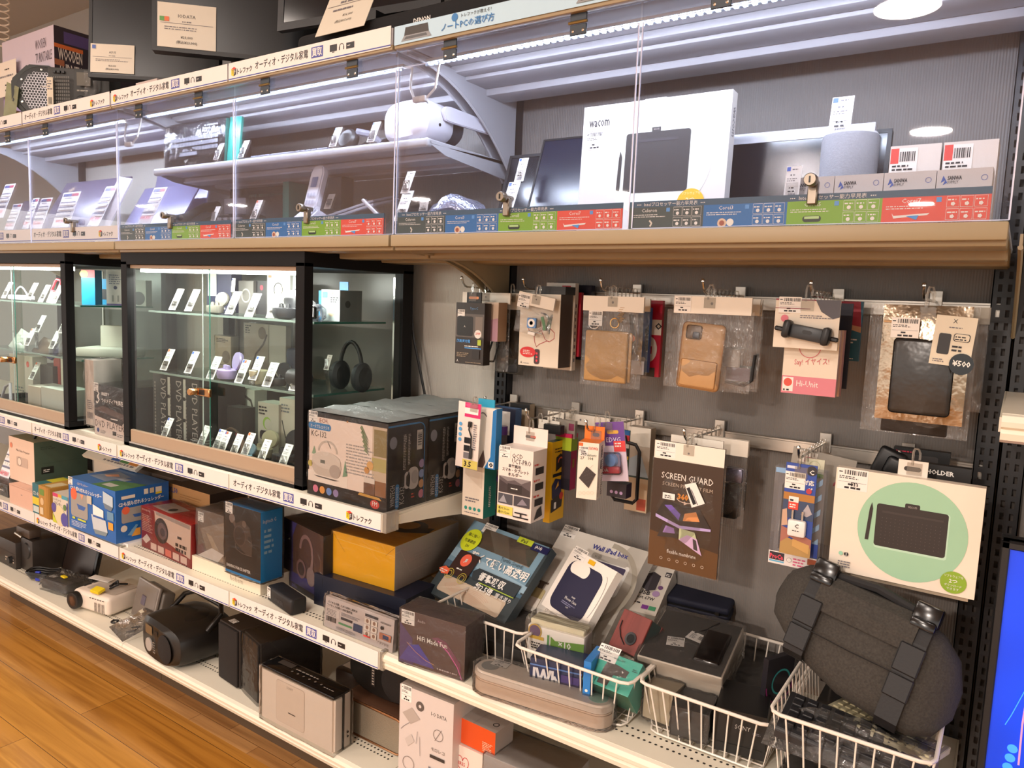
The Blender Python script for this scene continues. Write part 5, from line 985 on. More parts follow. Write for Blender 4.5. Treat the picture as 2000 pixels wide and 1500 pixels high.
g = c.R; g.bars(.45, .72, .75, .94, INK, 14, horiz=True); g.rect(.45, .52, .6, .68, INK); g.fine(.65, .5, .92, .7, 5, GREYINK); g.fine(.18, .05, .32, .55, 20, C('5c5450')); g.fine(.65, .05, .9, .45, 10, GREYINK)
o = stock(c, 'keypad_box', 'white numeric keypad box with an orange top on the third lower hook', 'boxed keypad', (.02, .76, .022, .022))
A = MB(); f = A.box(0, c.d, c.h, c.w, c.d+.0012, c.h+.03, C('e87820')).face((0, c.d, c.h), (c.w, 0, 0), (0, 0, .03)); f.rrect(.4, .2, .75, .5, .1, C('4c4468')); A.build('hang_flap', o); hang_tab(o, c.w*.58, c.h+.016, .04, c.d)
x0, x1, z0, z1 = upright((1178, 826), (1228, 950), -.235); t = thing('earphone_blister', 'tilted purple and white earphone blister card right of the keypad box', 'carded earphones', (x0, -.235, z0), (0, R(-9), 0)); W, H = x1-x0, z1-z0
A = MB(); f = A.box(0, 0, 0, W, .002, H, C('d8cadc')).face((0, 0, 0), (W, 0, 0), (0, 0, H)); f.rect(0, .6, 1, 1, C('6c4492')); f.rrect(.4, .8, .8, .86, .05, C('d8a848')); f.text('EDVG', .35, .66, .08, C('e8e0f0'), wmax=.5); f.rect(.0, .57, .3, .76, WHITE); f.rect(.6, .5, 1.0, .68, C('e04848')); f.fine(.64, .58, .96, .67, 2, WHITE); A.build('card', t)
A = MB(); A.box(.1*W, -.018, .12*H, .85*W, 0, .5*H, clear('blister', 'f0eef4', .9, .06, .2, 40., .05, 'd8d8e8'), .008, 3); A.build('blister', t); A = MB(); A.box(.12*W, -.014, .14*H, .8*W, -.002, .26*H, C('c82834', .3), .004, 2); A.lathe([(.0, .012), (.014, .010), (.016, 0)], C('6c9cd0', .3), 18, Matrix.Translation((.5*W, -.002, .36*H)) @ Matrix.Rotation(R(90), 4, 'X')); f = A.face((.12*W, -.0145, .14*H), (.68*W, 0, 0), (0, 0, .12*H)); f.text('DA', .15, .3, .5, WHITE, bold=.03); A.build('earphones', t); hang_tab(t, .45*W, H-.006, .03)
c = rearbox((1186, 940), (1222, 975), -.19, .03, C('241c28'), 'black boxed accessory with purple print below the purple blister card', faces=dict(right=C('3a2c48'))); c.F.disc(.25, .35, .08, C('b89cc8')); c.F.disc(.5, .35, .08, C('b89cc8')); c.F.disc(.75, .35, .08, C('b89cc8')); stock(c, *c.nm)
c = rearbox((1206, 838), (1226, 920), -.15, .004, C('1c5c40'), 'green and black carded accessory behind the purple blister card', 'carded_accessory', 'carded accessory'); f = c.F; f.rect(0, .86, 1, 1, C('2a6cb0')); f.rect(0, .74, 1, .88, C('d83840')); f.rect(0, .56, 1, .74, C('e8e4dc')); f.rect(0, .36, 1, .55, C('1c1c1c')); f.rect(0, .28, 1, .36, C('e0b828')); stock(c, *c.nm)
x0, x1, z0, z1 = upright((1214, 852), (1243, 984), -.15); t = thing('bumper_case', 'black phone bumper frame hanging right of the purple blister card', 'phone case', (x0, -.15, z0)); W, H = x1-x0+.02, z1-z0; A = MB(); A.tube([(.15*W-.02, 0, 0), (.85*W-.02, 0, 0), (W-.02, 0, .07*H), (W-.02, 0, .8*H), (.85*W-.02, 0, .9*H), (.5*W-.02, 0, .92*H), (.45*W-.02, 0, H), (.2*W-.02, 0, H), (-.02, 0, .8*H), (-.02, 0, .07*H)], .0045, BLACK, 8, closed=True); A.build('frame', t)
c = rearbox((1228, 832), (1262, 1003), -.08, .03, C('cdbfae'), 'brown and white boxed accessory at the back of the third lower hook', faces=dict(right=C('b8a488'))); f = c.F; f.rect(0, .4, 1, .42, C('3c5450')); f.poly([(0, .42), (1, .42), (.6, .7), (0, .6)], C('b8c8d4')); f.rect(0, 0, 1, .4, C('cdb698')); f.rect(.55, .02, .95, .16, C('b04a34')); f.rect(0, .78, 1, 1, HEAD); stock(c, *c.nm)
# --- fourth hook: screen guard pack
c = crate((1265, 1100), (1398, 1142), (1272, 858), .006, M('guard_brown', '3a281c', .3), Y=-.255, flat=True); f = c.F
f.rect(0, .86, 1, 1, HEAD, 1); f.poly([(0, 0), (1, 0), (1, .2), (0, .28)], C('5c3d20', .3), .5); f.disc(.5, .93, .014, GREYINK, 2); f.text('SCREEN GUARD', .13, .71, .05, C('e8e0d8'), wmax=.74); f.text('SCREEN PROTECT FILM', .15, .655, .028, C('b8a898'), wmax=.72); f.text('360', .38, .56, .052, C('e8922c'), bold=.05); f.ring(.5, .57, .13, .012, C('e0c8b8'), a0=PI, a1=2*PI, ry=.03); f.poly([(.48, .555), (.48, .525), (.53, .54)], C('e0c8b8'))
f.poly([(.08, .42), (.44, .36), (.46, .52), (.2, .54)], C('2c221e')); f.poly([(.46, .52), (.44, .36), (.88, .38), (.7, .52)], C('2c221e')); f.poly([(.2, .5), (.42, .4), (.44, .45), (.3, .51)], C('7058b0')); f.poly([(.48, .4), (.72, .42), (.66, .49), (.5, .46)], C('d89058')); f.poly([(.08, .42), (.44, .36), (.88, .38), (.88, .36), (.44, .335), (.08, .395)], C('b8a4d8'))
f.poly([(.12, .24), (.42, .26), (.42, .34), (.2, .35)], C('382c28')); f.poly([(.2, .28), (.38, .29), (.36, .33), (.24, .34)], C('9878b8')); f.poly([(.44, .25), (.78, .16), (.66, .33), (.44, .34)], C('b8c098')); f.poly([(.44, .25), (.78, .16), (.7, .28), (.56, .3)], C('c8a8cc')); f.poly([(.66, .2), (.72, .19), (.69, .27), (.64, .28)], C('3c3434')); f.text('flexible membrane', .28, .125, .03, C('e0d8d0'), wmax=.42)
for k in range(6): f.ring(.2+.12*k, .075, .022, .006, C('c8b8a8'), n=8)
f.rect(.17, .55, .35, .60, WHITE); f.fine(.2, .56, .32, .59, 2, INK); L4 = [(.48, .69), (.63, .72), (.78, .57), (.6, .52)]; f.poly(L4, WHITE); f.line([(.53, .67), (.64, .55)], .05, INK); f.line([(.58, .66), (.68, .55)], .012, GREYINK)
o = stock(c, 'screen_guard_pack', 'dark brown screen guard film pack with a folding phone picture on the fourth lower hook', 'carded film', (.02, .875, .046, .034)); A = MB(); pouch(A, -.004, c.w+.004, -.004, c.h*.87, .005, FILM, 33, amp=.002, y=.003); A.build('bag', o); hang_tab(o, c.w*.5, c.h-.006, .03)
for k, (tl, br, Y, l) in enumerate((((1312, 848), (1402, 1025), -.20, 'white header bag just behind the screen guard pack'), ((1345, 846), (1450, 1035), -.15, 'clear bag with dark sparkly band behind the screen guard pack'), ((1385, 850), (1452, 1030), -.09, 'rearmost clear bag behind the screen guard pack'))):
    o, w, h = bag_px(tl, br, Y, l, head=.036, seed=40+k, tab=False, t=.012); A = MB(); A.box(.55*w, -.006, .1*h, .9*w, .006, .5*h, BLACK, .006, 2); A.box(.5*w, -.008, .52*h, .95*w, .004, .68*h, M('sparkle', '8c889c', .3, .6, var=.7, scale=300), .004, 2); A.build('accessory', o)
# --- fifth hook: travel plug
c = crate((1500, 1097), (1598, 1113), (1502, 908), .03, clear('clear_box', 'eef0f4', .8, .06, op=.12, opcol='d4d4dc'), Y=-.262, flat=True); f = c.F; f.rect(0, 0, 1, .13, C('ece4e0')); f.rect(.02, .04, .32, .12, C('2a2430')); f.text('ProCa', .03, .05, .05, C('e84860'), wmax=.27, bold=.03); f.rect(.02, .02, .32, .035, C('58b0d8')); f.disc(.42, .065, .05, INK); f.disc(.42, .065, .045, WHITE); f.fine(.5, .02, .8, .11, 3, C('d86088')); f.rect(.78, .06, .98, .12, C('a05030'))
f.rect(.02, .94, .3, .99, C('8cb4dc'))
for k in range(5): f.poly([(.75, .2+.15*k), (.95, .28+.15*k), (.95, .34+.15*k), (.75, .25+.15*k)], C('8caac8'))
f.rect(.74, .14, .96, .28, C('2c489c'))
o = stock(c, 'clear_case_box', 'clear boxed phone case marked ProCa behind the travel plug card', 'boxed phone case'); A = MB(); A.tube([(.2*c.w, .012, .16*c.h), (.7*c.w, .012, .16*c.h), (.72*c.w, .012, .8*c.h), (.66*c.w, .012, .86*c.h), (.24*c.w, .012, .86*c.h), (.2*c.w, .012, .8*c.h)], .006, BLACK, 8, closed=True); A.box(.21*c.w, .016, .17*c.h, .7*c.w, .018, .85*c.h, C('d8dade', .25)); A.build('phone_case', o)
c = crate((1522, 1078), (1582, 1086), (1526, 901), .003, C('2c4ca0', .35), Y=-.285, flat=True); f = c.F; f.rect(.04, .94, .36, .97, C('d8dce8')); f.disc(.84, .94, .17, C('2a2830')); f.text('C', .77, .9, .05, WHITE, bold=.02); f.text('対応', .6, .78, .06, WHITE, wmax=.34, bold=.03); f.text('グ', .72, .7, .06, WHITE, bold=.02); f.rect(0, .6, 1, .68, C('b07838')); f.rect(0, .4, 1, .6, C('3a4a68')); f.poly([(0, .0), (1, .0), (1, .12), (0, .2)], C('b08c54')); f.poly([(0, .12), (.3, .2), (1, .1), (1, .2), (.5, .26), (0, .3)], C('a86c5c')); f.poly([(.0, .3), (.2, .32), (.14, .5), (.0, .48)], C('c8a48c')); f.disc(.8, .72, .09, C('b83c44'), ry=.03); f.poly([(.6, .46), (.8, .58), (.96, .48), (.8, .44)], C('b0a8ac')); f.poly([(.4, .1), (.95, .04), (.95, .14), (.4, .18)], C('c89c5c')); f.rect(.18, .5, .5, .64, WHITE); f.rect(.18, .5, .5, .58, C('e84838')); f.fine(.22, .59, .46, .63, 1, INK); f.fine(.22, .52, .46, .57, 2, WHITE)
W, H = c.w, c.h; o = stock(c, 'plug_card', 'blue travel card with a white two-pin plug on the fifth lower hook', 'carded plug', (.0, .72, .038, .034))
A = MB(); A.box(.24*W, -.014, .22*H, .82*W, 0, .40*H, C('ece8e4', .3), .004, 2); f = A.face((.24*W, -.0143, .22*H), (.58*W, 0, 0), (0, 0, .18*H)); f.text('C', .42, .55, .25, INK, bold=.02); f.fine(.3, .36, .7, .46, 1, INK); A.build('plug_body', o)
for a in (.36, .68):
    A = MB(); A.tube([(a*W, -.007, .39*H), (a*W, -.007, .5*H)], .0024, CHROME, 8); A.build('pin', o)
hang_tab(o, .5*W, H-.01, .035)
c = rearbox((1574, 894), (1608, 935), -.21, .003, C('e4e0c4'), 'cream card with a green band behind the travel plug card', 'green_band_card', 'carded accessory'); c.F.ring(.5, .6, .3, .02, C('a8b48c')); c.F.rect(0, 0, 1, .22, C('7cb02c')); stock(c, *c.nm)
x0, x1, z0, z1 = upright((1532, 868), (1640, 1060), -.14); A = MB(); A.box(0, 0, 0, x1-x0, .002, z1-z0, M('grey_sheet', 'a8a298', .4)); f = A.face((0, 0, 0), (x1-x0, 0, 0), (0, 0, z1-z0)); f.poly([(.72, .7), (.8, .78), (.9, .7), (.9, .66), (.8, .74), (.72, .66)], C('b05868')); f.rect(.1, .85, .4, .98, WHITE); f.rect(.2, .86, .38, .92, C('b02c60')); tag(A.build('grey_pouch', loc=(x0, -.14, z0), rot=(0, R(6), 0)), 'translucent grey pouch behind the travel plug card', 'pouch')
# --- sixth hook: green drawing tablet box
c = crate((1617, 1110), (1903, 1167), (1634, 912), .022, M('tablet_box_cream', 'ecdfce', .4), Y=-.30, flat=True); f = c.F; GR = C('9cc8a8'); r_ = .52*c.h/c.w
f.disc(.555, .50, .37, GR, ry=.46, n=48); f.rrect(.31, .3, .80, .72, .02, C('b8dcc4')); f.rrect(.31, .32, .79, .72, .02, C('2b2422', .5)); f.rrect(.5, .7, .6, .76, .012, C('2b2422', .5)); f.text('wacom', .55, .72, .02, C('9c9490'), 'c', .06); f.rect(.35, .64, .76, .66, C('38302e'))
for i in range(14):
    for j in range(8): f.disc(.355+.03*i, .37+.032*j, .0022, C('6a605c'), 6, n=5)
f.poly([(.245, .36), (.27, .36), (.285, .66), (.275, .72), (.262, .66)], C('2b2422', .5)); f.disc(.86, .12, .085, C('88aa30'), ry=.10); f.text('ソフトウェアを', .86, .165, .022, WHITE, 'c', .12); f.text('2つ', .86, .115, .034, WHITE, 'c', bold=.02); f.text('ダウンロード', .86, .082, .022, WHITE, 'c', .11); f.text('できます', .86, .05, .022, WHITE, 'c', .08)
f.text('m', .115, .84, .04, INK); f.disc(.085, .18, .016, C('9cd0b4')); f.disc(.125, .18, .016, INK); f.text('ᛒ', .118, .16, .035, WHITE) if 0 else f.line([(.12, .165), (.13, .19), (.125, .2), (.125, .16), (.13, .17), (.12, .195)], .002, WHITE); f.fine(.07, .05, .2, .12, 3, GREYINK)
o = stock(c, 'drawing_tablet_box', 'cream drawing tablet box with a mint green circle on the lower rail', 'boxed drawing tablet', (.012, .8, .052, .04))
A = MB(); A.box(.42*c.w, .018, c.h-.01, .62*c.w, .02, c.h+.028, C('e4dace')); f = A.face((.42*c.w, .018, c.h), (.2*c.w, 0, 0), (0, 0, .028)); f.rrect(.2, .3, .78, .6, .1, C('2a2420')); A.build('hang_flap', o); hang_tab(o, .53*c.w, c.h+.02, .03, .018)
c = rearbox((1658, 925), (1890, 1176), -.255, .02, C('d8c4aa'), 'second cream boxed tablet hidden behind the mint green one', 'boxed_tablet', 'boxed drawing tablet'); stock(c, *c.nm)
c = rearbox((1746, 872), (1852, 930), -.10, .02, BLACK, 'black box with red lettering at the back of the right lower hook'); c.F.fine(.05, .82, .35, .92, 1, C('d82c50')); c.F.rrect(.15, .1, .8, .75, .04, C('383434')); stock(c, *c.nm)
c = rearbox((1806, 905), (1895, 945), -.20, .02, C('1c1a1a'), 'black and white boxed holder peeping above the mint green tablet box'); c.F.text('HOLDER', .05, .3, .35, WHITE, wmax=.7, bold=.03); stock(c, *c.nm)
A = MB(); A.box(-.025, -.01, -.03, .025, .01, .03, BLACK, .008, 3); A.box(-.005, -.016, -.02, .045, -.004, .02, BLACK, .008, 3); p = at(1735, 905, Y=-.17); tag(A.build('black_strap_clip', loc=p, rot=(0, R(20), 0)), 'black strap clip above the left part of the mint green tablet box', 'clip')
# ================================================================ middle shelf: boxed radios and a boxed disc player
def radio_box(bl, br, tl, d, label, front, Z=Z2):
    c = crate(bl, br, tl, d, M('radio_box_black', '171516', .3), Z=Z, flat=True) if front else None
    return c
def radio_side(g):
    for k in range(9): g.rect(.0, .04+.1*k, 1, .06+.1*k, C('221c1a'), 1)
    bl = C('2c84c0'); g.rect(.0, .955, .78, .975, bl, 2); g.rect(.91, .06, .93, .88, bl, 2); g.ring(.78, .88, .15, .02, bl, 2, a0=0, a1=PI/2, ry=.09)
    g.rect(.72, .65, .86, .88, C('d8d2c8'), 2); g.bars(.74, .7, .84, .86, INK, 12, 3, True); g.disc(.13, .78, .09, C('8c8c94'), 2, ry=.07)
    g.fine(.38, .45, .46, .86, 22, C('b8b0a8'), 2, .6); g.fine(.5, .5, .56, .86, 20, C('b8b0a8'), 2, .6); g.text('WINTECH', .18, .06, .07, C('c8c0b8'), rot=PI/2, wmax=.24, l=2); g.rrect(.2, .02, .29, .3, .04, bl, 2); g.text('ポータブルCDラジオ', .275, .04, .05, WHITE, rot=PI/2, wmax=.23, l=3); g.text('KC-132', .42, .06, .08, C('c8c0b8'), rot=PI/2, wmax=.2, l=2)
    g.rrect(.5, .2, .78, .46, .12, C('cfc4bc'), 2); g.rrect(.42, .22, .56, .42, .1, C('cfc4bc'), 2); g.rrect(.46, .25, .56, .39, .07, C('221c1a'), 3); g.disc(.68, .34, .09, C('b4aaa4'), 3, ry=.08)
    for k, cc in enumerate(('d88098', 'd8a070', '8ca0d0', 'a890b8')): g.disc(.86, .12+.12*k, .07, C(cc), 2, ry=.05)
    g.fine(.6, .1, .7, .17, 2, C('d05040'), 2)
c = crate((608, 962), (752, 1004), (609, 802), .145, M('radio_box_black', '171516', .3), Z=Z2, flat=True); c.mtx.translation.y = -.486; f = c.F
PWm = C('ecdacd'); f.rect(.01, .17, .99, .95, PWm, 1); f.poly([(.82, .17), (.99, .17), (.99, .95), (.82, .95)], C('c8b49c'), 2); f.rect(.84, .62, .99, .92, C('8a7a50'), 3); f.rect(.82, .45, .99, .6, C('b4a86c'), 3); f.rect(.84, .17, .99, .34, C('8c6040'), 3); f.rect(.0, .17, .52, .3, C('f0e4d8'), 2)
f.rrect(.0, .80, .3, .88, .03, C('2a7cb8'), 3); f.text('ポータブルCDラジオ', .03, .815, .045, WHITE, wmax=.25, l=4); f.text('ECH.', .15, .89, .05, C('8c3c34'), l=3); f.text('KC-132', .04, .715, .07, C('4c4440'), l=3, wmax=.2)
f.rrect(.05, .26, .44, .52, .1, C('cdbfb2'), 4); f.disc(.245, .45, .19, C('d8ccc0'), 5, ry=.1); f.poly([(.08, .25), (.42, .24), (.36, .225), (.12, .235)], C('4c4440'), 3); f.ring(.26, .55, .13, .02, C('c4b8ac'), 3, a0=0, a1=PI, ry=.14); f.rect(.17, .41, .23, .45, C('6c7068'), 6); f.disc(.36, .34, .07, C('b4a69c'), 6, ry=.08); f.line([(.3, .6), (.26, .68)], .008, C('8c8078'), 4)
f.poly([(.05, .5), (.08, .6), (.11, .5)], C('8ca888'), 4); f.poly([(.46, .3), (.49, .5), (.52, .32)], C('789c80'), 4); f.disc(.03, .38, .03, C('c8b860'), 4); f.fine(.5, .36, .86, .72, 10, C('a8a09a'), 4, .4)
for k in range(6): f.poly([(.78, .62+.03*k), (.72-.01*k, .66+.05*k), (.74-.01*k, .69+.05*k)], C('7c8a64'), 5)
f.disc(.8, .5, .04, C('d8a868'), 5); f.disc(.76, .44, .03, C('c89050'), 5); f.rect(.73, .17, .86, .36, C('dcd0c4'), 6); f.rect(.73, .17, .86, .3, C('6c4c3c'), 7); f.poly([(.68, .17), (.92, .16), (.95, .13), (.66, .14)], C('c89848'), 7)
for k, cc in enumerate(('e080a0', 'e8a050', '6a90d0', '9080b0')): f.disc(.1+.09*k, .085, .035, C(cc), 1)
f.disc(.86, .07, .055, C('c83c34'), 1, ry=.05); f.text('FM', .83, .05, .05, WHITE, l=2, wmax=.06); f.rect(.5, .94, .52, .96, C('b07840'), 2)
radio_side(c.R); o = stock(c, 'radio_box', 'white fronted boxed radio standing at the front right of the upper shelf', 'boxed radio', (.0, .875, .033, .03)); wrap(o, c.w, c.d, c.h, FILM, seed=51); film_glare(o, c.w, c.d, c.h, 5)
b0 = c.mtx.translation.copy(); w0, h0 = c.w, c.h
for k, l in enumerate(('second black-sided boxed radio, right behind the white fronted one', 'rearmost boxed radio against the back panel')):
    c = Carton(w0, .145, h0, M('radio_box_black'), ); radio_side(c.R); c.mtx = Matrix.Translation(b0+Vector((.001*k, .151*(k+1), 0))); o = stock(c, 'radio_box', l, 'boxed radio'); wrap(o, c.w, c.d, c.h, FILM, seed=52+k); film_glare(o, c.w, c.d, c.h, 6+k)
A = MB(); P0 = at(808, 640, X=-1.36); q = [at(803, 600, Y=-.05), at(808, 660, Y=-.05), at(818, 710, Y=-.045), at(830, 772, Y=-.04)]; A.tube([q[0]-Vector((.02, 0, -.1))]+q, .004, BLACK, 6); tag(A.build('power_cord'), 'black power cord hanging beside the middle showcase', 'cord')
c = Carton(.2, .3, .178, C('1e1a1a', .3)); a = at(186, 847, Z=Z2); hh = .178; c.mtx = Matrix.Translation((a.x, -.45, Z2)); f = c.F; W = c.w
f.rect(0, 0, 1, .4, C('ead9cf'), 1); f.text('3', .06, .62, .28, WHITE, l=1); f.text('高画質で', .25, .8, .07, WHITE, wmax=.3, l=1, bold=.02); f.text('つのメディアを再生', .25, .66, .1, WHITE, wmax=.7, l=1, bold=.02); f.poly([(.02, .52), (.3, .6), (.98, .5), (.98, .36), (.9, .3), (.02, .4)], C('5c4640'), 2); f.poly([(.02, .5), (.9, .4), (.98, .36), (.9, .28), (.02, .38)], C('2e2422'), 3); f.rect(.55, .365, .78, .385, WHITE, 4); f.text('DVD PLAYER', .03, .17, .13, C('5c4c48'), l=2, wmax=.94); f.disc(.12, .1, .04, C('3c4c8c'), 2); f.fine(.2, .05, .4, .12, 3, GREYINK, 2); f.rect(.6, .06, .72, .14, INK, 2); f.fine(.75, .05, .95, .12, 2, GREYINK, 2)
o = stock(c, 'disc_player_box', 'black and white disc player box between the two showcases', 'boxed disc player', (.0, .86, .03, .03)); wrap(o, c.w, c.d, c.h, FILM, seed=55)
c = crate((168, 828), (186, 832), (166, 702), .1, C('d8cdc2'), Z=Z2+.02, flat=True); c.mtx.translation.y = -.43; c.F.bars(.2, .1, .8, .2, GREYINK, 9); c.F.fine(.2, .25, .9, .4, 5, GREYINK); o = stock(c, 'white_package', 'narrow white film-wrapped pack left of the disc player box', 'wrapped pack'); wrap(o, c.w, c.d, c.h, seed=56, amp=.006)
# ================================================================ lower shelf of the middle and left bays
BLU = C('2264b0', .35); c = crate((136, 1028), (227, 1063), (135, 931), .19, BLU, Z=Z3+.012, faces=dict(right=BLU, top=C('3c6ca4'))); f = c.F
f.text('CDも紙も切れるシュレッダー', .04, .77, .085, WHITE, wmax=.74, bold=.02); f.text('CDクラッシャー', .2, .9, .05, C('f0d8c0'), wmax=.35); f.rrect(.05, .25, .42, .74, .04, C('9c9894')); f.poly([(.18, .52), (.38, .5), (.34, .42), (.22, .42)], C('3c64a8')); f.disc(.12, .7, .07, C('e06848')); f.poly([(.26, .74), (.34, .74), (.3, .62)], C('d89878')); f.fine(.06, .06, .4, .18, 4, C('c8d4e8')); f.rect(.08, .2, .14, .24, C('c8d040')); f.rect(.2, .2, .38, .235, C('c8d040'))
f.poly([(.5, .42), (.8, .38), (.84, .16), (.54, .14)], C('c4ccd4')); f.poly([(.54, .14), (.84, .16), (.8, .08), (.58, .06)], C('7c8c94')); f.poly([(.54, .62), (.76, .56), (.76, .38), (.54, .42)], C('e8ecec')); f.rect(.54, .38, .78, .42, C('2c5ca8')); f.poly([(.76, .94), (.96, .88), (.96, .68), (.76, .72)], C('b8c8d4')); f.poly([(.76, .72), (.96, .68), (.92, .6), (.8, .62)], C('6c7c8c')); f.rect(.84, .42, .97, .58, C('6890b0')); f.rect(.86, .24, .96, .38, C('e8a040')); f.rect(.42, .6, .52, .76, C('c4bcac'))
g = c.R; g.text('CDも紙も切れるシュレッダー', .05, .68, .09, WHITE, wmax=.85, bold=.02); g.rect(.52, .84, .6, .94, C('e8e0d0')); g.rect(.63, .84, .71, .94, C('d8c8a8')); g.rect(.74, .84, .86, .94, C('e8e0d0')); g.rect(.74, .8, .86, .84, C('e8d030')); g.rrect(.1, .36, .55, .64, .04, C('9c9894')); g.poly([(.3, .5), (.5, .5), (.46, .44), (.34, .44)], C('3c64a8')); g.disc(.18, .6, .07, C('e06848')); g.rect(.28, .08, .44, .22, C('e8a040')); g.disc(.14, .26, .06, C('d8d4c8')); g.poly([(.2, .12), (.36, .3), (.4, .28), (.28, .1)], C('6c9cc0')); g.poly([(.55, .1), (.75, .14), (.72, .3), (.55, .3)], C('c4ccd4')); g.rect(.1, .82, .35, .88, C('e0d8c8'))
tf = c.T; tf.poly([(.5, 0), (1, 0), (1, .6), (.55, .4)], C('4c7c50')); tf.poly([(.1, .3), (.5, .25), (.55, .7), (.2, .8)], C('7c8ca0')); tf.rect(.6, .1, .8, .25, C('b8b8b0')); tf.poly([(.2, .5), (.3, .45), (.42, .6), (.3, .68)], C('d8a080')); tf.rect(.5, .45, .68, .6, C('98a4b0'))
stock(c, 'shredder_box', 'large blue shredder box with a photo of hands cutting discs', 'boxed shredder', (.0, .86, .028, .028))
A = MB(); A.box(0, 0, 0, .27, .2, .011, WHITE); tag(A.build('white_board', loc=(c.mtx.translation.x+.06, c.mtx.translation.y+.03, Z3)), 'thin white panel lying under the blue shredder box', 'panel')
RD = C('b02020', .3); c = crate((277, 1066), (374, 1111), (274, 987), .11, C('8c2220', .3), Z=Z3, faces=dict(right=C('b41c1c', .3), top=C('cc1a1c', .3))); f = c.F
f.poly([(.28, 1), (1, .98), (.98, .2), (.32, .44)], C('dcc0b0'), 1); f.poly([(.3, 1), (.98, .97), (.98, .88), (.32, .92)], C('a4948c'), 2); f.disc(.42, .58, .14, C('2c2224'), 2, ry=.3); f.disc(.44, .58, .095, C('6c5458'), 3, ry=.2); f.disc(.45, .56, .05, C('3c2c34'), 4, ry=.1); f.rect(.74, .56, .82, .62, INK, 2); f.fine(.7, .26, .94, .48, 2, INK, 2, .7); f.text('LED PROJECTOR', .02, .9, .05, C('f0d0c4'), l=2, wmax=.26); f.fine(.02, .42, .24, .84, 10, C('e0b8a8'), 2, .4); f.text('3in1', .06, .66, .1, C('e06848'), l=3, wmax=.2, bold=.02)
for k in range(5): f.rect(.2+.15*k, .04+.0*k, .32+.15*k, .2, C('e8c4b4' if k != 2 else 'e8705c'), 3)
f.poly([(.02, .2), (.12, .36), (.2, .26), (.1, .12)], C('e0ccc0'), 3); c.T.poly([(.1, .2), (.5, .15), (.55, .7), (.15, .8)], C('dcc8bc')); c.T.disc(.4, .4, .05, INK); c.R.fine(.3, .8, .9, .9, 2, C('e8b0a0'))
o = stock(c, 'projector_box', 'red boxed home projector with its lens pictured, on the lower middle shelf', 'boxed projector'); wrap(o, c.w, c.d, c.h, FILM, seed=61)
c = crate((322, 987), (410, 1012), (324, 945), .16, M('flat_carton_brown', 'b98a58', .5), Y=-.30, flat=True, faces=dict(right=C('3a2c24'), top=C('4a3828'))); f = c.F; f.text('EXL50', .06, .6, .26, C('5c5c8c'), wmax=.24, bold=.03); f.fine(.36, .5, .9, .7, 2, C('a87848')); c.mtx.translation.z = Z3+.1  # dark right face carries that side's shadow in its colour
stock(c, 'flat_carton', 'flat orange brown carton stacked behind the red projector box', 'carton'); b_ = c.mtx.translation; c2 = Carton(.26, .16, .0985, C('5c4a3c')); c2.mtx = Matrix.Translation((b_.x, b_.y+.002, Z3)); stock(c2, 'brown_carton', 'dark brown carton under the flat orange brown carton', 'carton')
c = crate((375, 1111), (516, 1161), (375, 1084), .11, M('cream_box', 'e2d8c2', .4), Z=Z3, flat=True); c.F.text('hohem', .58, .3, .35, C('a89c88'), wmax=.22); c.T.poly([(.0, .1), (.5, 0), (.6, .8), (.1, .9)], FILMW); stock(c, 'white_gimbal_box', 'long flat cream box under the blue and black gear shifter box', 'box')
hz = Z3+c.h; hx = c.mtx.translation
c = Carton(.15, .1, .15, C('6a5a50', .3)); c.mtx = Matrix.Translation((hx.x+.012, -.45, hz)); f = c.F; f.poly([(.1, .6), (1, .9), (1, 0), (.4, .0)], C('8a7868', .3)); f.poly([(.3, .55), (.5, .5), (.9, .05), (.7, .02)], C('a8947c', .3)); f.poly([(0, .2), (.2, .3), (.3, 0), (0, 0)], C('6c4444', .3)); f.poly([(0, 0), (.7, 0), (.9, .2), (.5, .26)], C('d8d0c8', .3)); o = stock(c, 'brown_film_box', 'brown film-wrapped box beside the black and blue gear shifter box', 'wrapped box', (.03, .74, .028, .03)); wrap(o, c.w, c.d, c.h, seed=63, amp=.004)
DB = C('1a88cc', .35); c = Carton(.163, .075, .207, M('shifter_black', '1c1715', .45), right=DB, top=DB); c.mtx = Matrix.Translation((hx.x+.19, -.475, hz)); f = c.F
f.rect(0, 0, 1, .035, DB, 1); f.text('DRIVING FORCE SHIFTER', .04, .08, .045, WHITE, wmax=.68, bold=.02); GS = C('5c4c44'); f.disc(.2, .8, .085, C('7c6c64')); f.poly([(.22, .74), (.3, .66), (.34, .7), (.27, .79)], GS); f.poly([(.3, .74), (.5, .82), (.7, .74), (.78, .5), (.76, .34), (.62, .34), (.5, .38), (.32, .46), (.24, .6)], C('463a34')); f.disc(.42, .58, .15, C('332824'), ry=.13); f.ring(.42, .58, .17, .012, GS, ry=.15); f.disc(.55, .77, .06, C('6c5c54')); f.disc(.7, .58, .05, C('302622')); f.line([(.3, .46), (.32, .38), (.5, .34), (.76, .34)], .008, C('7c7068'))
c.R.text('logitech G', .1, .82, .07, WHITE, wmax=.6); c.R.fine(.15, .4, .6, .78, 5, C('9cc8e0')); o = stock(c, 'shifter_box', 'black boxed gear shifter with bright blue sides on the long cream box', 'boxed gear shifter', (.01, .86, .033, .033)); wrap(o, c.w, c.d, c.h, FILM, seed=64, g=.004)
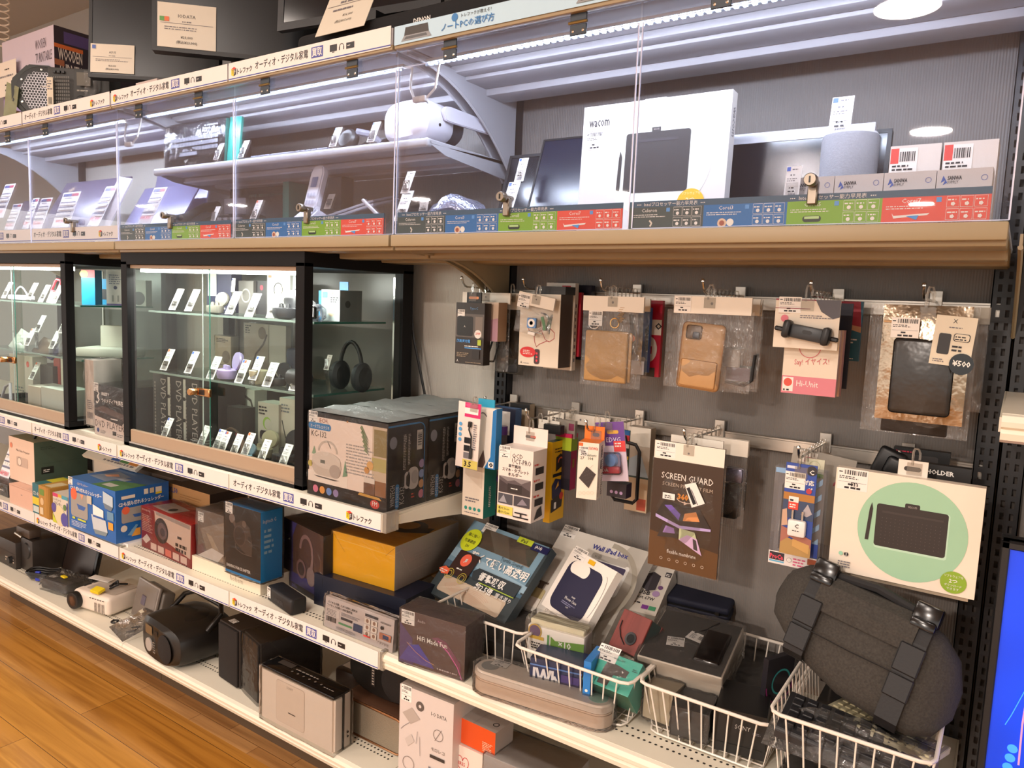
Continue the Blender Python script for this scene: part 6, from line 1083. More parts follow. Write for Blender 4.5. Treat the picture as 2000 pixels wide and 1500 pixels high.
c = crate((553, 1135), (651, 1150), (550, 1010), .10, M('headphone_box', '5a4034', .35), Z=Z3, faces=dict(right=C('2a201c'))); c.mtx = Matrix.Translation((-1.753, -.349, Z3)) @ Matrix.Rotation(R(-12), 4, 'Z'); c2 = Carton(.235, .11, .201, M('headphone_box'), right=C('2a201c'), top=C('4a3a30')); c2.mtx = c.mtx; c = c2; f = c.F
f.poly([(0, 0), (.26, 0), (.26, 1), (0, 1)], C('3a3064')); f.poly([(0, .6), (.26, .8), (.36, 1), (0, 1)], C('4c4284')); f.poly([(0, .2), (.2, .4), (.26, .7), (.0, .5)], C('2e2858')); f.rect(0, 0, 1, .09, C('241c34')); f.poly([(.15, .09), (.95, .09), (.7, .26), (.2, .24)], C('3c3474')); f.ring(.6, .66, .17, .05, C('8c6c68'), a0=-.05*PI, a1=PI, ry=.24); f.poly([(.74, .66), (.78, .66), (.76, .4), (.7, .42)], C('8c706c')); f.disc(.48, .36, .12, C('7c5c58'), ry=.14); f.disc(.48, .36, .08, C('463430'), ry=.1); f.disc(.72, .32, .1, C('8c7470'), ry=.14); f.text('solo', .25, .02, .07, C('5c54a0'), wmax=.2, bold=.02)
o = stock(c, 'headphone_box', 'brown and violet boxed headphones with a pair pictured, behind the small black speaker', 'boxed headphones', (.04, .7, .033, .03)); wrap(o, c.w, c.d, c.h, FILM, seed=65)
m, W, H = fit((521, 1172), (567, 1205), (521, 1144), Z=Z3); t = thing('portable_speaker', 'small black block speaker marked ANKER at the shelf edge', 'speaker', mtx=m); A = MB(); A.box(0, 0, 0, W, .05, H*1.08, M('rubber_black', '18171a', .55), .008, 3); f = A.face((0, -.0003, 0), (W, 0, 0), (0, 0, H)); f.text('ANKER', .34, .35, .28, C('3a383c'), wmax=.5, bold=.02); A.build('body', t); A = MB(); A.box(W+.0002, .01, .006, W+.0012, .042, H, BLACK, .0004, 1); A.build('side_cap', t); sticker(t, (.03*W, 0, .3*H), .02, .03)
NVY = M('navy_card'); c = Carton(.325, .13, .09, NVY, top=C('141a30', .3)); c.mtx = Matrix.Translation((-1.553, -.403, Z3)) @ Matrix.Rotation(R(4), 4, 'Z'); c.F.fine(.33, .42, .58, .5, 1, C('8c98a8')); PKK = C('e87090')
for x, y in ((.05, .62), (.1, .85), (.13, .6), (.18, .82)): c.T.rrect(x-.03, y-.09, x+.035, y+.09, .01, PKK)
stock(c, 'navy_box', 'long flat navy box with pink stickers on its left end', 'box')
YLW = M('yellow_box_print', 'f2b00c', .35); c = Carton(.225, .29, .122, YLW, right=C('c8b6a6', .3), top=YLW); c.mtx = Matrix.Translation((-1.515, -.37, Z3+.0905)) @ Matrix.Rotation(R(3), 4, 'Z'); f = c.F; f.line([(.0, .98), (.2, .58)], .004, C('a8780c')); f.line([(.06, .85), (.7, .8), (.98, .78)], .004, C('f0d080')); f.line([(1, .98), (.86, .75)], .004, C('a8780c')); c.R.line([(.0, .85), (.08, .85), (.22, .3), (.6, .34)], .006, C('d8c8b8')); c.R.fine(.28, .5, .55, .7, 3, C('c0b0a0')); c.R.fine(.62, .6, .85, .8, 3, C('c0b0a0'))
tf = c.T; tf.disc(.62, .55, .26, C('1c1814'), ry=.2); tf.disc(.6, .58, .15, YLW, ry=.12); tf.poly([(.8, .4), (1, .5), (.95, .65), (.8, .6)], C('1c1814')); tf.fine(.12, .2, .4, .4, 2, C('c08c10')); o = stock(c, 'yellow_headset_box', 'bright yellow film-wrapped box resting on the navy box', 'wrapped box'); wrap(o, c.w, c.d, c.h, FILM, seed=66, g=.004)
c = crate((633, 1222), (778, 1269), (631, 1164), .012, M('grey_pack_card', 'c4b8b4', .4), Z=Z3, flat=True); c.mtx = c.mtx @ Matrix.Rotation(R(-4), 4, 'X'); f = c.F; f.text('スマホを充電しながら同時に腕時計', .04, .8, .08, INK, wmax=.52, bold=.01); f.text('ワイヤレス充電＋USB充電機能', .03, .7, .08, INK, wmax=.54, bold=.01); f.rect(.02, .4, .22, .66, C('cfc4be')); f.fine(.03, .42, .21, .64, 5, GREYINK); f.bars(.03, .22, .18, .38, INK, 16); f.fine(.25, .55, .55, .66, 3, GREYINK); f.rect(.25, .42, .42, .5, C('2c2a30')); f.rect(.22, .25, .42, .31, C('4c8c5c')); f.rect(.44, .22, .57, .46, C('24385c')); f.rect(.6, .82, .78, .9, C('2c2a30')); f.rect(.82, .82, .98, .9, INK) if 0 else f.fine(.82, .78, .98, .84, 2, INK)
for i in range(2):
    for j in range(3): f.rect(.6+.1*i, .2+.2*j, .68+.1*i, .37+.2*j, C('e0d4c8')); f.disc(.64+.1*i, .29+.2*j, .02, C('8c6c5c'))
f.rect(.6, .19, .7, .24, C('c83c3c')); f.rect(.82, .3, .98, .5, C('a86c54')); f.rect(.87, .34, .95, .46, C('24385c')); f.disc(.85, .65, .02, INK); f.fine(.2, .08, .56, .18, 3, GREYINK); f.text('アダプタ付', .8, .14, .09, INK, wmax=.18)
o = stock(c, 'wireless_charger_pack', 'flat pale grey charger pack with small print in front of the navy box', 'boxed charger'); wrap(o, c.w, c.d, c.h*1.05, FILM, seed=67, amp=.004)
# far left things on the same shelf
c = Carton(.215, .2, .175, C('e4c8b4'), right=C('46594c'), top=C('8c9480')); c.mtx = Matrix.Translation((-3.31, -.458, Z3+.078)); f = c.F; f.text('Mini Video Projector', .3, .68, .07, C('4c3c34'), wmax=.65); f.rrect(.3, .36, .75, .58, .03, C('c4ac9c')); f.disc(.42, .47, .09, C('e8d4c4')); f.ring(.42, .47, .09, .02, C('a08c80')); f.disc(.1, .8, .05, C('d88060')); c.R.line([(.1, .5), (.9, .5)], .004, C('36463c')); c.R.rect(.12, .26, .35, .42, C('1c201c')); c.R.fine(.16, .3, .28, .38, 2, WHITE); c.R.fine(.12, .82, .4, .9, 2, C('36463c'))
o = stock(c, 'video_projector_box', 'green sided pale fronted projector carton with a black handle, far left', 'boxed projector'); A = MB(); A.tube([(.13, .04, .176), (.14, .045, .195), (.17, .06, .2), (.2, .075, .195), (.205, .08, .176)], .006, BLACK, 8); A.build('handle', o)
c = Carton(.2, .2, .077, C('dcb4a0')); c.mtx = Matrix.Translation((-3.23, -.494, Z3)); c.F.rect(0, .93, 1, .97, C('c89c88')); c.F.fine(.5, .6, .58, .66, 1, GREYINK); stock(c, 'pink_box', 'pale pink box under the green sided projector carton', 'box')
def slim(x, w, d, h, mat, name, label, cat, y=-.497, **fc): c = Carton(w, d, h, mat, **fc); c.mtx = Matrix.Translation((x, y, Z3)); c.nm = (name, label, cat); return c
c = slim(-3.026, .056, .16, .115, C('2c6c78'), 'teal_disc_box', 'teal and yellow disc pack box left of the ochre one', 'boxed discs', top=C('3c7474')); c.F.rect(0, .3, 1, .55, C('dcc83c')); c.F.text('CD-R', .1, .62, .12, WHITE, wmax=.8); c.F.rect(.1, .05, .9, .25, C('c8d4d0')); c.T.rect(0, .3, 1, .7, C('d0c83c')); stock(c, *c.nm)
c = slim(-2.962, .086, .2, .118, C('b4843c'), 'ochre_box', 'ochre yellow disc pack box between the teal and white ones', 'boxed discs', y=-.503, top=C('c09448')); c.F.rrect(.08, .7, .5, .9, .05, C('6c8c3c')); c.F.disc(.3, .5, .16, C('d8b88c')); c.F.rect(.1, .08, .4, .3, C('dcc8a8')); c.F.rect(.7, 0, .95, 1, C('a8782c')); c.T.rect(.3, .05, .9, .35, C('d8c8a0')); stock(c, *c.nm)
c = slim(-2.852, .112, .1, .11, C('d8cfc0'), 'disc_pack', 'white printable disc pack with a violet disc, left of the blue shredder box', 'boxed discs', y=-.503); f = c.F; f.rect(0, .88, .35, 1, C('c83c6c')); f.rect(.35, .9, .6, 1, C('d8a83c')); f.rect(.6, .88, 1, 1, C('4c9cb0')); f.text('ハードコート', .05, .74, .1, INK, wmax=.5); f.text('プリンター', .1, .62, .1, INK, wmax=.5); f.disc(.45, .28, .34, C('ddd0a8')); f.disc(.08, .5, .16, C('5a4c94')); f.disc(.75, .2, .22, C('5450a0')); f.disc(.8, .62, .1, C('5c8048')); f.rect(.93, 0, 1, .8, C('4c54a0')); f.poly([(0, 0), (.3, 0), (0, .3)], C('c8d03c')); stock(c, *c.nm)
c = Carton(.24, .12, .19, C('ddcfbe')); c.mtx = Matrix.Translation((-3.0, -.28, Z3)); stock(c, 'plain_white_box', 'plain white box behind the blue shredder box', 'box')
A = MB(); A.box(0, 0, 0, .38, .012, .1, C('ddd6c8')); f = A.face((0, 0, 0), (.38, 0, 0), (0, 0, .1))
for k, cc in enumerate(('3c5c98', '4c7c4c', 'c07c3c')): f.rect(.5+.16*k, .15, .65+.16*k, .5, C(cc))
f.rect(.05, .7, .3, .95, C('3c5c98')); f.rect(.02, .25, .34, .45, C('8ca470')); f.bars(.4, .04, .95, .12, GREYINK, 16); tag(A.build('display_card', loc=(-2.97, -.34, .735), rot=(R(-58), 0, 0)), 'white card with blue, green and orange squares above the blue shredder box', 'display card')
c = Carton(.3, .2, .18, C('6a5c54')); c.mtx = Matrix.Translation((-2.72, -.26, Z3)); c.F.fine(.4, .7, .9, .85, 2, GREYINK); stock(c, 'grey_carton', 'dim grey carton behind the blue shredder box and the flat orange brown one', 'carton')
c = Carton(.2, .16, .05, C('22221f')); c.mtx = Matrix.Translation((-3.5, -.47, Z3)); c.F.fine(.4, .4, .8, .6, 1, WHITE); o = stock(c, 'dark_flat_box', 'dark flat box with white letters at the left edge of the lower shelf', 'box'); wrap(o, c.w, c.d, c.h, seed=70)
# laptop spec sheets used here and in the upper case
def spec_sheet(px, w, h, label, price, Y, tilt=-22, roll=0):
    A = MB(); A.box(0, -.0006, 0, w, .0006, h, C('f0eef4')); f = A.face((0, -.0006, 0), (w, 0, 0), (0, 0, h)); f.rect(.06, .88, .55, .96, C('4c5488')); f.rect(.55, .88, .94, .96, C('b04c5c')); f.fine(.2, .82, .8, .86, 1, GREYINK)
    for j in range(3):
        for i in range(4): f.rect(.06+.225*i, .62-.14*j+.02, .265+.225*i, .72-.14*j, C('686880')); f.rect(.068+.225*i, .625-.14*j, .257+.225*i, .69-.14*j, WHITE)
    f.rect(.06, .28, .94, .32, C('686880')); f.text(price, .5, .09, .13, C('d84858'), 'c', .8, bold=.02)
    o = A.build('spec_sheet', loc=at(*px, Y=Y), rot=(R(tilt), R(roll), 0)); stilt(o, o.location.z); return tag(o, label, 'price sheet', 'laptop price sheets')
spec_sheet((-4, 935), .09, .19, 'white price sheet leaning on the lower shelf at the left edge', '¥69,800', -.43, -20)
# ================================================================ base shelf
m, W, H = fit((509, 1400), (654, 1474), (506, 1300), Z=Z4, flat=True); t = thing('radio_cd_player', 'white fronted slim disc radio with a black sloping top, standing on the base shelf', 'radio', mtx=m); D = .062; CR_ = M('radio_ivory', 'efe0d0', .4)
A = MB(); A.prism([(0, 0), (D, 0), (D, H*1.16), (.012, H)], 0, W, CR_, 'x', .003) if 0 else A.prism([(0, 0), (W, 0), (W, H), (0, H)], 0, .035, CR_, 'y', .006); f = A.face((0, -.0002, 0), (W, 0, 0), (0, 0, H)); f.rrect(.23, .12, .62, .9, .03, C('cdb8a6')); f.rrect(.233, .125, .617, .895, .03, C('e8d6c4')); f.text('SONY', .42, .8, .045, C('8c7c70'), 'c'); f.rect(.4, .35, .5, .37, C('4c4440')); A.build('front_panel', t)
A = MB(); A.box(.002, .036, 0, W-.002, D, H+.001, C('e0d0c0'), .003, 2); A.box(0, .033, .0, W+.0006, .0375, H, BLACK); A.build('rear_shell', t); A = MB(); A.box(.002, .0, H-.004, W-.002, D-.002, H+.006, BLACKG, .003, 2); f = A.face((.002, 0, H+.0062), (W-.004, 0, 0), (0, D-.002, 0)); f.rect(.1, .55, .3, .9, C('3c3632')); [f.disc(.35+.08*k, .4, .012, C('6c645c'), n=10) for k in range(6)]; f.fine(.35, .6, .8, .75, 1, C('8c847c')); f.fine(.8, .3, .95, .4, 1, C('8c847c')); A.build('control_top', t)
A = MB()
for z in (.2, .28): A.lathe([(0, .0006), (.0035, .0006)], BLACK, 10, Matrix.Translation((W+.0005, .05, z*H)) @ Matrix.Rotation(R(90), 4, 'Y'))
A.build('jacks', t); wrap(t, W, D, H, FILM, seed=71, g=.004)
SPKM = M('speaker_black_wood', '2a2320', .45); GRL = M('speaker_grille', '1c1512', .9, bump=.2, scale=400)
for nm, l, x, rz in (('bookshelf_speaker', 'dark bookshelf speaker next to the boombox', -1.955, -6), ('bookshelf_speaker', 'dark bookshelf speaker behind the white fronted disc radio', -1.832, -14)):
    t = thing(nm, l, 'speaker', (x, -.437, Z4), (0, 0, R(rz)), 'pair of dark speakers'); A = MB(); A.box(0, .008, 0, .118, .2, .186, SPKM, .002, 1); A.build('cabinet', t); A = MB(); A.box(.004, 0, .004, .114, .009, .182, GRL, .004, 2); A.build('grille', t)
    if rz == -14: wrap(t, .118, .2, .186, FILM, seed=73, g=.004)
    else: sticker(t, (.03, .02, .1875), .03, .02, (R(-90), 0, 0))
# boombox
t = thing('boombox', 'black rounded boombox with a white ringed control dial', 'boombox', (-2.325, -.478, Z4), (0, 0, R(-6))); W, D, H = .27, .2, .135; BB = M('boombox_black', '1b1816', .35); A = MB(); rings = []
for y, s in ((.0, .82), (.012, .95), (.04, 1.0), (.12, 1.0), (.17, .97), (.2, .85)):
    r_ = []
    for k in range(28):
        q = 2*PI*k/28; cx, sx = math.cos(q), math.sin(q); r_.append((W/2+W/2*s*math.copysign(abs(cx)**.55, cx), y-.01*math.cos(cx*PI/2)*(y < .03), H/2+H/2*s*math.copysign(abs(sx)**.6, sx)-(.0 if s > .9 else .004)))
    rings.append(r_)
A.loft(rings[::-1], BB); A.build('body', t)
A = MB(); mm = Matrix.Translation((W*.72, -.008, H*.45)) @ Matrix.Rotation(R(90), 4, 'X'); A.lathe([(0, .003), (.042, .003), (.046, .001), (.046, 0)], GRL, 28, mm); A.build('speaker_grille', t); A = MB(); mm = Matrix.Translation((W*.34, -.0085, H*.34)) @ Matrix.Rotation(R(90), 4, 'X'); A.lathe([(.014, .004), (.022, .004), (.022, 0)], C('a8a29c', .5), 24, mm); A.lathe([(0, .003), (.014, .003)], DARK, 20, mm); A.build('control_dial', t)
A = MB(); f = A.face((0, -.0098, 0), (W, 0, 0), (0, 0, H)); f.rrect(.25, .6, .42, .82, .01, C('6c5c48', .2)); f.rrect(.47, .66, .56, .78, .01, BLACK); f.fine(.44, .2, .5, .5, 5, C('8c847c')); A.build('display', t)
A = MB(); A.tube([(.01, .1, H*.8), (.012, .15, H+.015), (.05, .17, H+.03), (.22, .17, H+.03), (.258, .15, H+.015), (.26, .1, H*.8)], .009, BB, 10); A.build('handle', t); A = MB(); A.lathe([(0, .004), (.06, .003), (.064, 0)], BB, 28, Matrix.Translation((W*.55, .1, H-.004))); A.build('disc_lid', t); card_on(t, .0, .0, .01, .01, 1, 1, WHITE) if 0 else None
# white mini projector
t = thing('mini_projector', 'white mini projector with a black lens and a yellow cable tag', 'projector', (-2.815, -.462, Z4+.006), (0, 0, R(9))); PJ = M('projector_white', 'e4d6c8', .35); W, D, H = .20, .15, .07; A = MB(); A.box(0, 0, 0, W, D, H, PJ, .016, 4); f = A.face((0, 0, H), (W, 0, 0), (0, D, 0)); f.rrect(.18, .2, .95, .92, .06, C('c4b8ac', .3)); f.rect(.03, .25, .1, .45, DARK); f.rect(.03, .5, .1, .7, DARK); A.build('body', t)
A = MB(); f = A.face((0, -.0003, 0), (W, 0, 0), (0, 0, H))
for i in range(3): f.rrect(.62+.1*i, .12, .69+.1*i, .62, .01, C('a89c90')); f.fine(.625+.1*i, .15, .685+.1*i, .6, 6, C('5c544c'))
for i in range(6): f.rect(.5+.07*i, .78, .54+.07*i, .83, DARK)
A.build('vents', t)
A = MB(); mm = Matrix.Translation((.028, -.004, .034)) @ Matrix.Rotation(R(90), 4, 'X') @ Matrix.Rotation(R(0), 4, 'Y'); A.lathe([(.020, .016), (.030, .016), (.032, .012), (.032, -.004)], BLACK, 28, mm); A.lathe([(.02, .016), (.017, .004), (0, .006)], M('lens_glass', '6a4a3c', .05, coat=1.), 24, mm); A.build('lens', t)
A = MB(); A.tube([(.1, .08, H), (.12, .1, H+.02), (.15, .08, H+.018), (.13, .06, H+.006), (.11, .09, H+.01), (.16, .11, H+.012)], .004, BLACK, 6); A.build('cable', t); A = MB(); A.box(.10, .02, H+.001, .145, .05, H+.012, M('yellow_tag', 'e8cc20', .5), .001, 1); A.build('cable_tag', t, (0, 0, 0), (R(14), 0, 0))
A = MB(); A.box(-.02, .05, 0, .07, .085, .0015, WHITE); tag(A.build('paper_tag', loc=(-2.815, -.425, Z4+.083), rot=(0, R(4), R(20))), 'white paper tag lying on the mini projector', 'tag')
# see-through case, bag in front of it
t = thing('silver_case', 'translucent grey case standing open behind the boombox', 'case', (-2.60, -.36, Z4+.002), (R(-14), 0, R(-6))); A = MB(); gc = M('smoky_grey_shell', '8f857c', .25); A.box(0, 0, 0, .17, .012, .14, gc, .005, 2); f = A.face((0, -.0003, 0), (.17, 0, 0), (0, 0, .14)); f.rrect(.04, .05, .96, .95, .05, C('786e66', .2)); A.build('lid', t); A = MB(); A.box(0.01, .014, .0, .18, .06, .125, C('6c645c', .3), .008, 3); A.build('shell', t); A = MB(); A.box(.06, -.004, .055, .09, 0, .09, C('5c5464', .3), .002, 1); A.build('hook_clip', t)
A = MB(); pouch(A, 0, .15, 0, .14, .012, FILMW, 75, amp=.007); A.box(.02, -.01, .1, .045, -.008, .112, C('dcd0b8')); A.tube([(.1, .0, .03), (.12, 0, .05), (.11, 0, .07), (.09, 0, .05)], .003, DARK, 6); tag(A.build('plastic_pouch', loc=(-2.53, -.475, Z4+.012), rot=(R(-72), 0, R(-12))), 'clear plastic pouch of small parts left of the boombox', 'pouch'); A = MB(); A.tube([(.012*math.cos(k*.5), .012*math.sin(k*.5), .004) for k in range(13)], .003, BLACK, 6); tag(A.build('cable_end', loc=(-2.575, -.43, Z4)), 'small black coil beside the clear plastic pouch', 'cable')
# cables, adapter, frame, stereo at the far left
A = MB()
for j in range(4): A.tube([((.05+.006*j)*math.cos(2*PI*k/20), (.028+.004*j)*math.sin(2*PI*k/20), .006+.008*j+.004*math.sin(k)) for k in range(20)], .0045, BLACK, 6, closed=True)
t = tag(A.build('cable_coil', loc=at(75, 1135, Z=Z4)+Vector((.0, .02, .006)), rot=(0, 0, R(30))), 'black coiled cable with a blue tie, far left on the base shelf', 'cable'); A = MB(); A.box(-.012, -.034, .0, .008, -.022, .04, C('2c3cb0'), .003, 2); A.build('tie', t)
t = thing('wrapped_adapter', 'black adapter in clear wrapping beside the coiled cable', 'adapter', at(80, 1150, Z=Z4)+Vector((0, .0, .002)), (0, 0, R(8))); A = MB(); A.box(0, 0, .004, .15, .08, .04, DARK, .006, 2); A.build('body', t); wrap(t, .165, .095, .044, seed=77, amp=.006); sticker(t, (.02, .02, .047), .03, .02, (R(-90), 0, 0))
A = MB(); A.box(0, 0, 0, .03, .014, .006, M('yellow_tag'), .001, 1); tag(A.build('yellow_label', loc=at(118, 1127, Z=Z4+.055)), 'small yellow label lying on the wrapped adapter', 'label')
t = thing('digital_frame', 'black flat panel leaning at the back of the base shelf, far left', 'panel', (-3.24, -.31, Z4), (R(-14), 0, 0)); A = MB(); A.box(0, 0, 0, .26, .02, .16, BLACKG, .006, 2); f = A.face((0, -.0002, 0), (.26, 0, 0), (0, 0, .16)); f.rect(.05, .08, .95, .92, C('2a1f1a', .25)); A.build('panel', t); A = MB(); A.box(.08, .02, 0, .18, .08, .01, BLACK); A.build('foot', t)
t = thing('stereo_deck', 'dark mini stereo deck at the left edge of the base shelf', 'stereo', (-3.62, -.42, Z4)); A = MB(); A.box(0, 0, 0, .24, .2, .115, M('deck_dark', '2c2521', .4), .003, 2); f = A.face((0, -.0002, 0), (.24, 0, 0), (0, 0, .115)); f.rect(.02, .55, .98, .57, BLACK); f.fine(.6, .2, .95, .4, 2, C('b8a898')); A.build('body', t); A = MB(); A.lathe([(0, .014), (.014, .014), (.016, 0)], BLACK, 16, Matrix.Translation((.2, 0, .035)) @ Matrix.Rotation(R(90), 4, 'X')); A.build('knob', t)
t = thing('tape_deck', 'dark box speaker between the stereo deck and the black panel', 'speaker', (-3.375, -.40, Z4)); A = MB(); A.box(0, 0, 0, .1, .2, .14, M('deck_dark'), .003, 2); A.build('body', t); A = MB(); A.lathe([(0, .006), (.032, .005), (.036, 0)], BLACK, 20, Matrix.Translation((.05, 0, .09)) @ Matrix.Rotation(R(90), 4, 'X')); A.build('cone', t)
t = thing('microphone_set', 'silver and brown bits lying on the stereo deck, far left', 'accessory', (-3.42, -.40, Z4+.142), (0, 0, 0)); A = MB(); A.box(0, 0, .0, .12, .05, .04, C('4c4038'), .008, 2); A.build('body', t); A = MB(); A.tube([(.02, -.01, .01), (.05, -.02, .02), (.08, -.01, .006)], .006, STEEL, 8); A.build('rod', t)
# behind the white radio
t = thing('brown_radio', 'brown radio with a silver mesh front and copper rim, right of the white fronted radio', 'radio', (-1.44, -.40, Z4), (0, 0, R(0))); W, D, H = .235, .13, .105; A = MB(); A.prism([(.0, 0), (W-.03, 0), (W-.008, .008), (W, .03), (W, H-.03), (W-.008, H-.008), (W-.03, H), (0, H)], .006, D, C('5c4030', .4), 'y', .002); A.build('body', t); A = MB(); rr = [(.0, .004, .004), (W-.03, .004, .004), (W-.01, .004, .01), (W-.003, .004, .03), (W-.003, .004, H-.03), (W-.01, .004, H-.01), (W-.03, .004, H-.004), (0, .004, H-.004)]; A.tube(rr, .0035, M('copper_trim', 'b88660', .25, .9), 8); A.build('rim', t); A = MB(); A.prism([(.006, .008), (W-.03, .008), (W-.012, .012), (W-.008, .03), (W-.008, H-.03), (W-.012, H-.012), (W-.03, H-.008), (.006, H-.008)], .003, .007, M('mesh_silver', '9a8e7c', .4, .5, bump=.3, scale=500), 'y'); A.build('mesh', t)
t = thing('oval_radio', 'black oval disc radio on top of the brown radio', 'radio', (-1.46, -.36, Z4+H+.002)); W2, H2 = .26, .125; A = MB(); rings = []
for y, s in ((0, .88), (.01, 1), (.08, 1), (.1, .9)): rings.append([(W2/2+W2/2*s*math.copysign(abs(math.cos(2*PI*k/28))**.75, math.cos(2*PI*k/28)), y, H2/2+H2/2*s*math.copysign(abs(math.sin(2*PI*k/28))**.75, math.sin(2*PI*k/28))) for k in range(28)])
A.loft(rings[::-1], M('boombox_black')); A.build('body', t); A = MB(); A.lathe([(0, .003), (.045, .003), (.05, .0)], GRL, 28, Matrix.Translation((W2*.7, -.001, H2/2)) @ Matrix.Rotation(R(90), 4, 'X')); A.build('speaker_grille', t); A = MB(); f = A.face((0, -.001, 0), (W2, 0, 0), (0, 0, H2)); f.rect(.36, .25, .42, .75, C('302a28')); f.fine(.375, .28, .41, .72, 7, C('a89c90')); A.build('display', t)
A = MB(); A.box(0, 0, 0, .12, .1, .07, C('4a3c34', .3), .01, 2); f = A.face((0, 0, .0702), (.12, 0, 0), (0, .1, 0)); f.rect(.1, .2, .5, .7, C('c4b4a4')); f.rect(.4, .4, .6, .6, C('d06838')); tag(A.build('film_bundle', loc=(-1.62, -.26, Z4)), 'dark bundle with a white and orange sticker behind the white fronted radio', 'wrapped bundle')
# right bay base: white cartons
IOW = M('carton_greywhite', 'd2c7c2', .4); c = Carton(.163, .1, .27, IOW, top=C('a89e98')); c.mtx = Matrix.Translation((-1.145, -.487, Z4)) @ Matrix.Rotation(R(2), 4, 'Z'); f = c.F; f.text('I-O DATA', .6, .82, .035, C('4c4440'), wmax=.28); f.disc(.39, .86, .075, C('5c5450')); f.disc(.39, .86, .025, IOW); f.poly([(.06, .74), (.24, .82), (.4, .74), (.22, .66)], C('b0a49c')); f.line([(.2, .67), (.1, .62), (.04, .58)], .008, GREYINK); f.poly([(.12, .5), (.24, .57), (.3, .51), (.18, .44)], C('c4bab4')); f.ring(.74, .66, .09, .008, C('7c7470')); f.line([(.68, .6), (.8, .72)], .008, C('7c7470')); f.text('モロレコ', .62, .5, .03, C('5c5450'), wmax=.25); f.rect(.6, .43, .87, .46, C('3c3634')); f.fine(.58, .28, .9, .36, 2, GREYINK); f.ring(.2, .28, .11, .008, C('7c7470')); f.line([(.36, .62), (.34, .5)], .006, GREYINK); f.line([(.4, .58), (.42, .4)], .006, GREYINK); f.rrect(.6, .08, .9, .18, .03, GREYINK); f.rrect(.605, .083, .895, .177, .03, IOW); c.T.fine(.5, .4, .65, .6, 2, INK); c.T.bars(.7, .35, .85, .6, INK, 9)
o = stock(c, 'recorder_box', 'tall white recorder box with line drawings on the base shelf', 'boxed recorder', (.03, .86, .032, .04))
def heart(f, u, v, s, mat):
    f.line([(u+s*(.16*math.sin(t_)**3)*6, v+s*(.13*math.cos(t_)-.05*math.cos(2*t_)-.02*math.cos(3*t_)-.01*math.cos(4*t_))*9) for t_ in [2*PI*k/24 for k in range(25)]], s*.09, mat)
c = Carton(.17, .12, .158, C('e8d8cc'), top=C('e8ccc0')); c.mtx = Matrix.Translation((-1.005, -.455, Z4)); heart(c.F, .2, .72, .11, C('c83038')); c.F.text('IRIS', .13, .69, .06, C('c83038')); heart(c.T, .35, .5, .13, C('c83038')); c.T.text('IRIS', .27, .46, .1, C('c83038')); c.T.poly([(.6, 0), (1, 0), (1, .4), (.8, .3)], C('e0a890')); stock(c, 'heart_box', 'white box with red heart marks under the orange fronted box', 'box')
c = Carton(.13, .07, .062, C('a89c94'), front=C('d8501c'), top=C('a09690')); c.mtx = Matrix.Translation((-1.012, -.447, Z4+.16)) @ Matrix.Rotation(R(-2), 4, 'Z'); f = c.F; f.rect(.05, .1, .1, .85, C('e8a888')); f.fine(.72, .1, .95, .5, 6, C('f0c0a0')); c.T.ring(.85, .4, .06, .015, INK); c.T.line([(.5, 0), (.52, 1)], .006, C('847a74')); stock(c, 'orange_box', 'small orange fronted box on the heart box', 'box')
c = Carton(.21, .12, .168, M('grey_carton_plain', 'b4aca8', .4), top=C('c4beba')); c.mtx = Matrix.Translation((-.905, -.462, Z4)) @ Matrix.Rotation(R(3), 4, 'Z'); c.F.rect(.3, .3, .4, .5, C('b8a488')); o = stock(c, 'grey_wrapped_carton', 'plain grey carton in shiny film at the bottom edge of the photo', 'wrapped box'); wrap(o, c.w, c.d, c.h, seed=80)
# ================================================================ upper cases: right bay
def put(c, x, y, z, rz=0, rx=0): c.mtx = Matrix.Translation((x, y, z)) @ Matrix.Rotation(R(rz), 4, 'Z') @ Matrix.Rotation(R(rx), 4, 'X'); return c
TBX = M('tablet_box_white', 'd4cec8', .4); c = put(Carton(.336, .03, .296, TBX), -.829, -.285, ZT+.001, 0, -2.5); f = c.F
f.disc(.545, .56, .36, C('d8dcd4'), ry=.40, n=48); f.text('wacom', .045, .845, .05, INK, wmax=.15, bold=.01); f.text('intuos', .045, .795, .03, GREYINK, wmax=.08); f.rrect(.325, .34, .76, .77, .02, C('2e2b2c', .5)); f.rect(.5, .77, .56, .80, C('2e2b2c', .5)); f.text('wacom', .53, .778, .014, C('9c9490'), 'c', .04); f.rect(.4, .70, .68, .72, C('38353a')); f.poly([(.275, .34), (.3, .34), (.305, .6), (.292, .65), (.283, .6)], C('2e2b2c', .5)); f.disc(.79, .255, .088, C('e8ac20'), ry=.098); f.text('ソフトウェアを', .79, .31, .02, C('f0dca8'), 'c', .12); f.text('2つ', .79, .255, .035, C('f0dca8'), 'c', bold=.02); f.disc(.05, .255, .011, INK); f.disc(.09, .255, .008, INK, ry=.016)
c.R.text('wacom', .35, .9, .045, GREYINK, rot=-PI/2, wmax=.2); o = stock(c, 'drawing_tablet_box', 'white drawing tablet box with an orange dot standing in the upper lit case', 'boxed drawing tablet', (.03, .68, .042, .04)); A = MB(); A.box(.14, .012, .296, .19, .018, .302, WHITE, .001, 1); A.build('hang_flap', o)
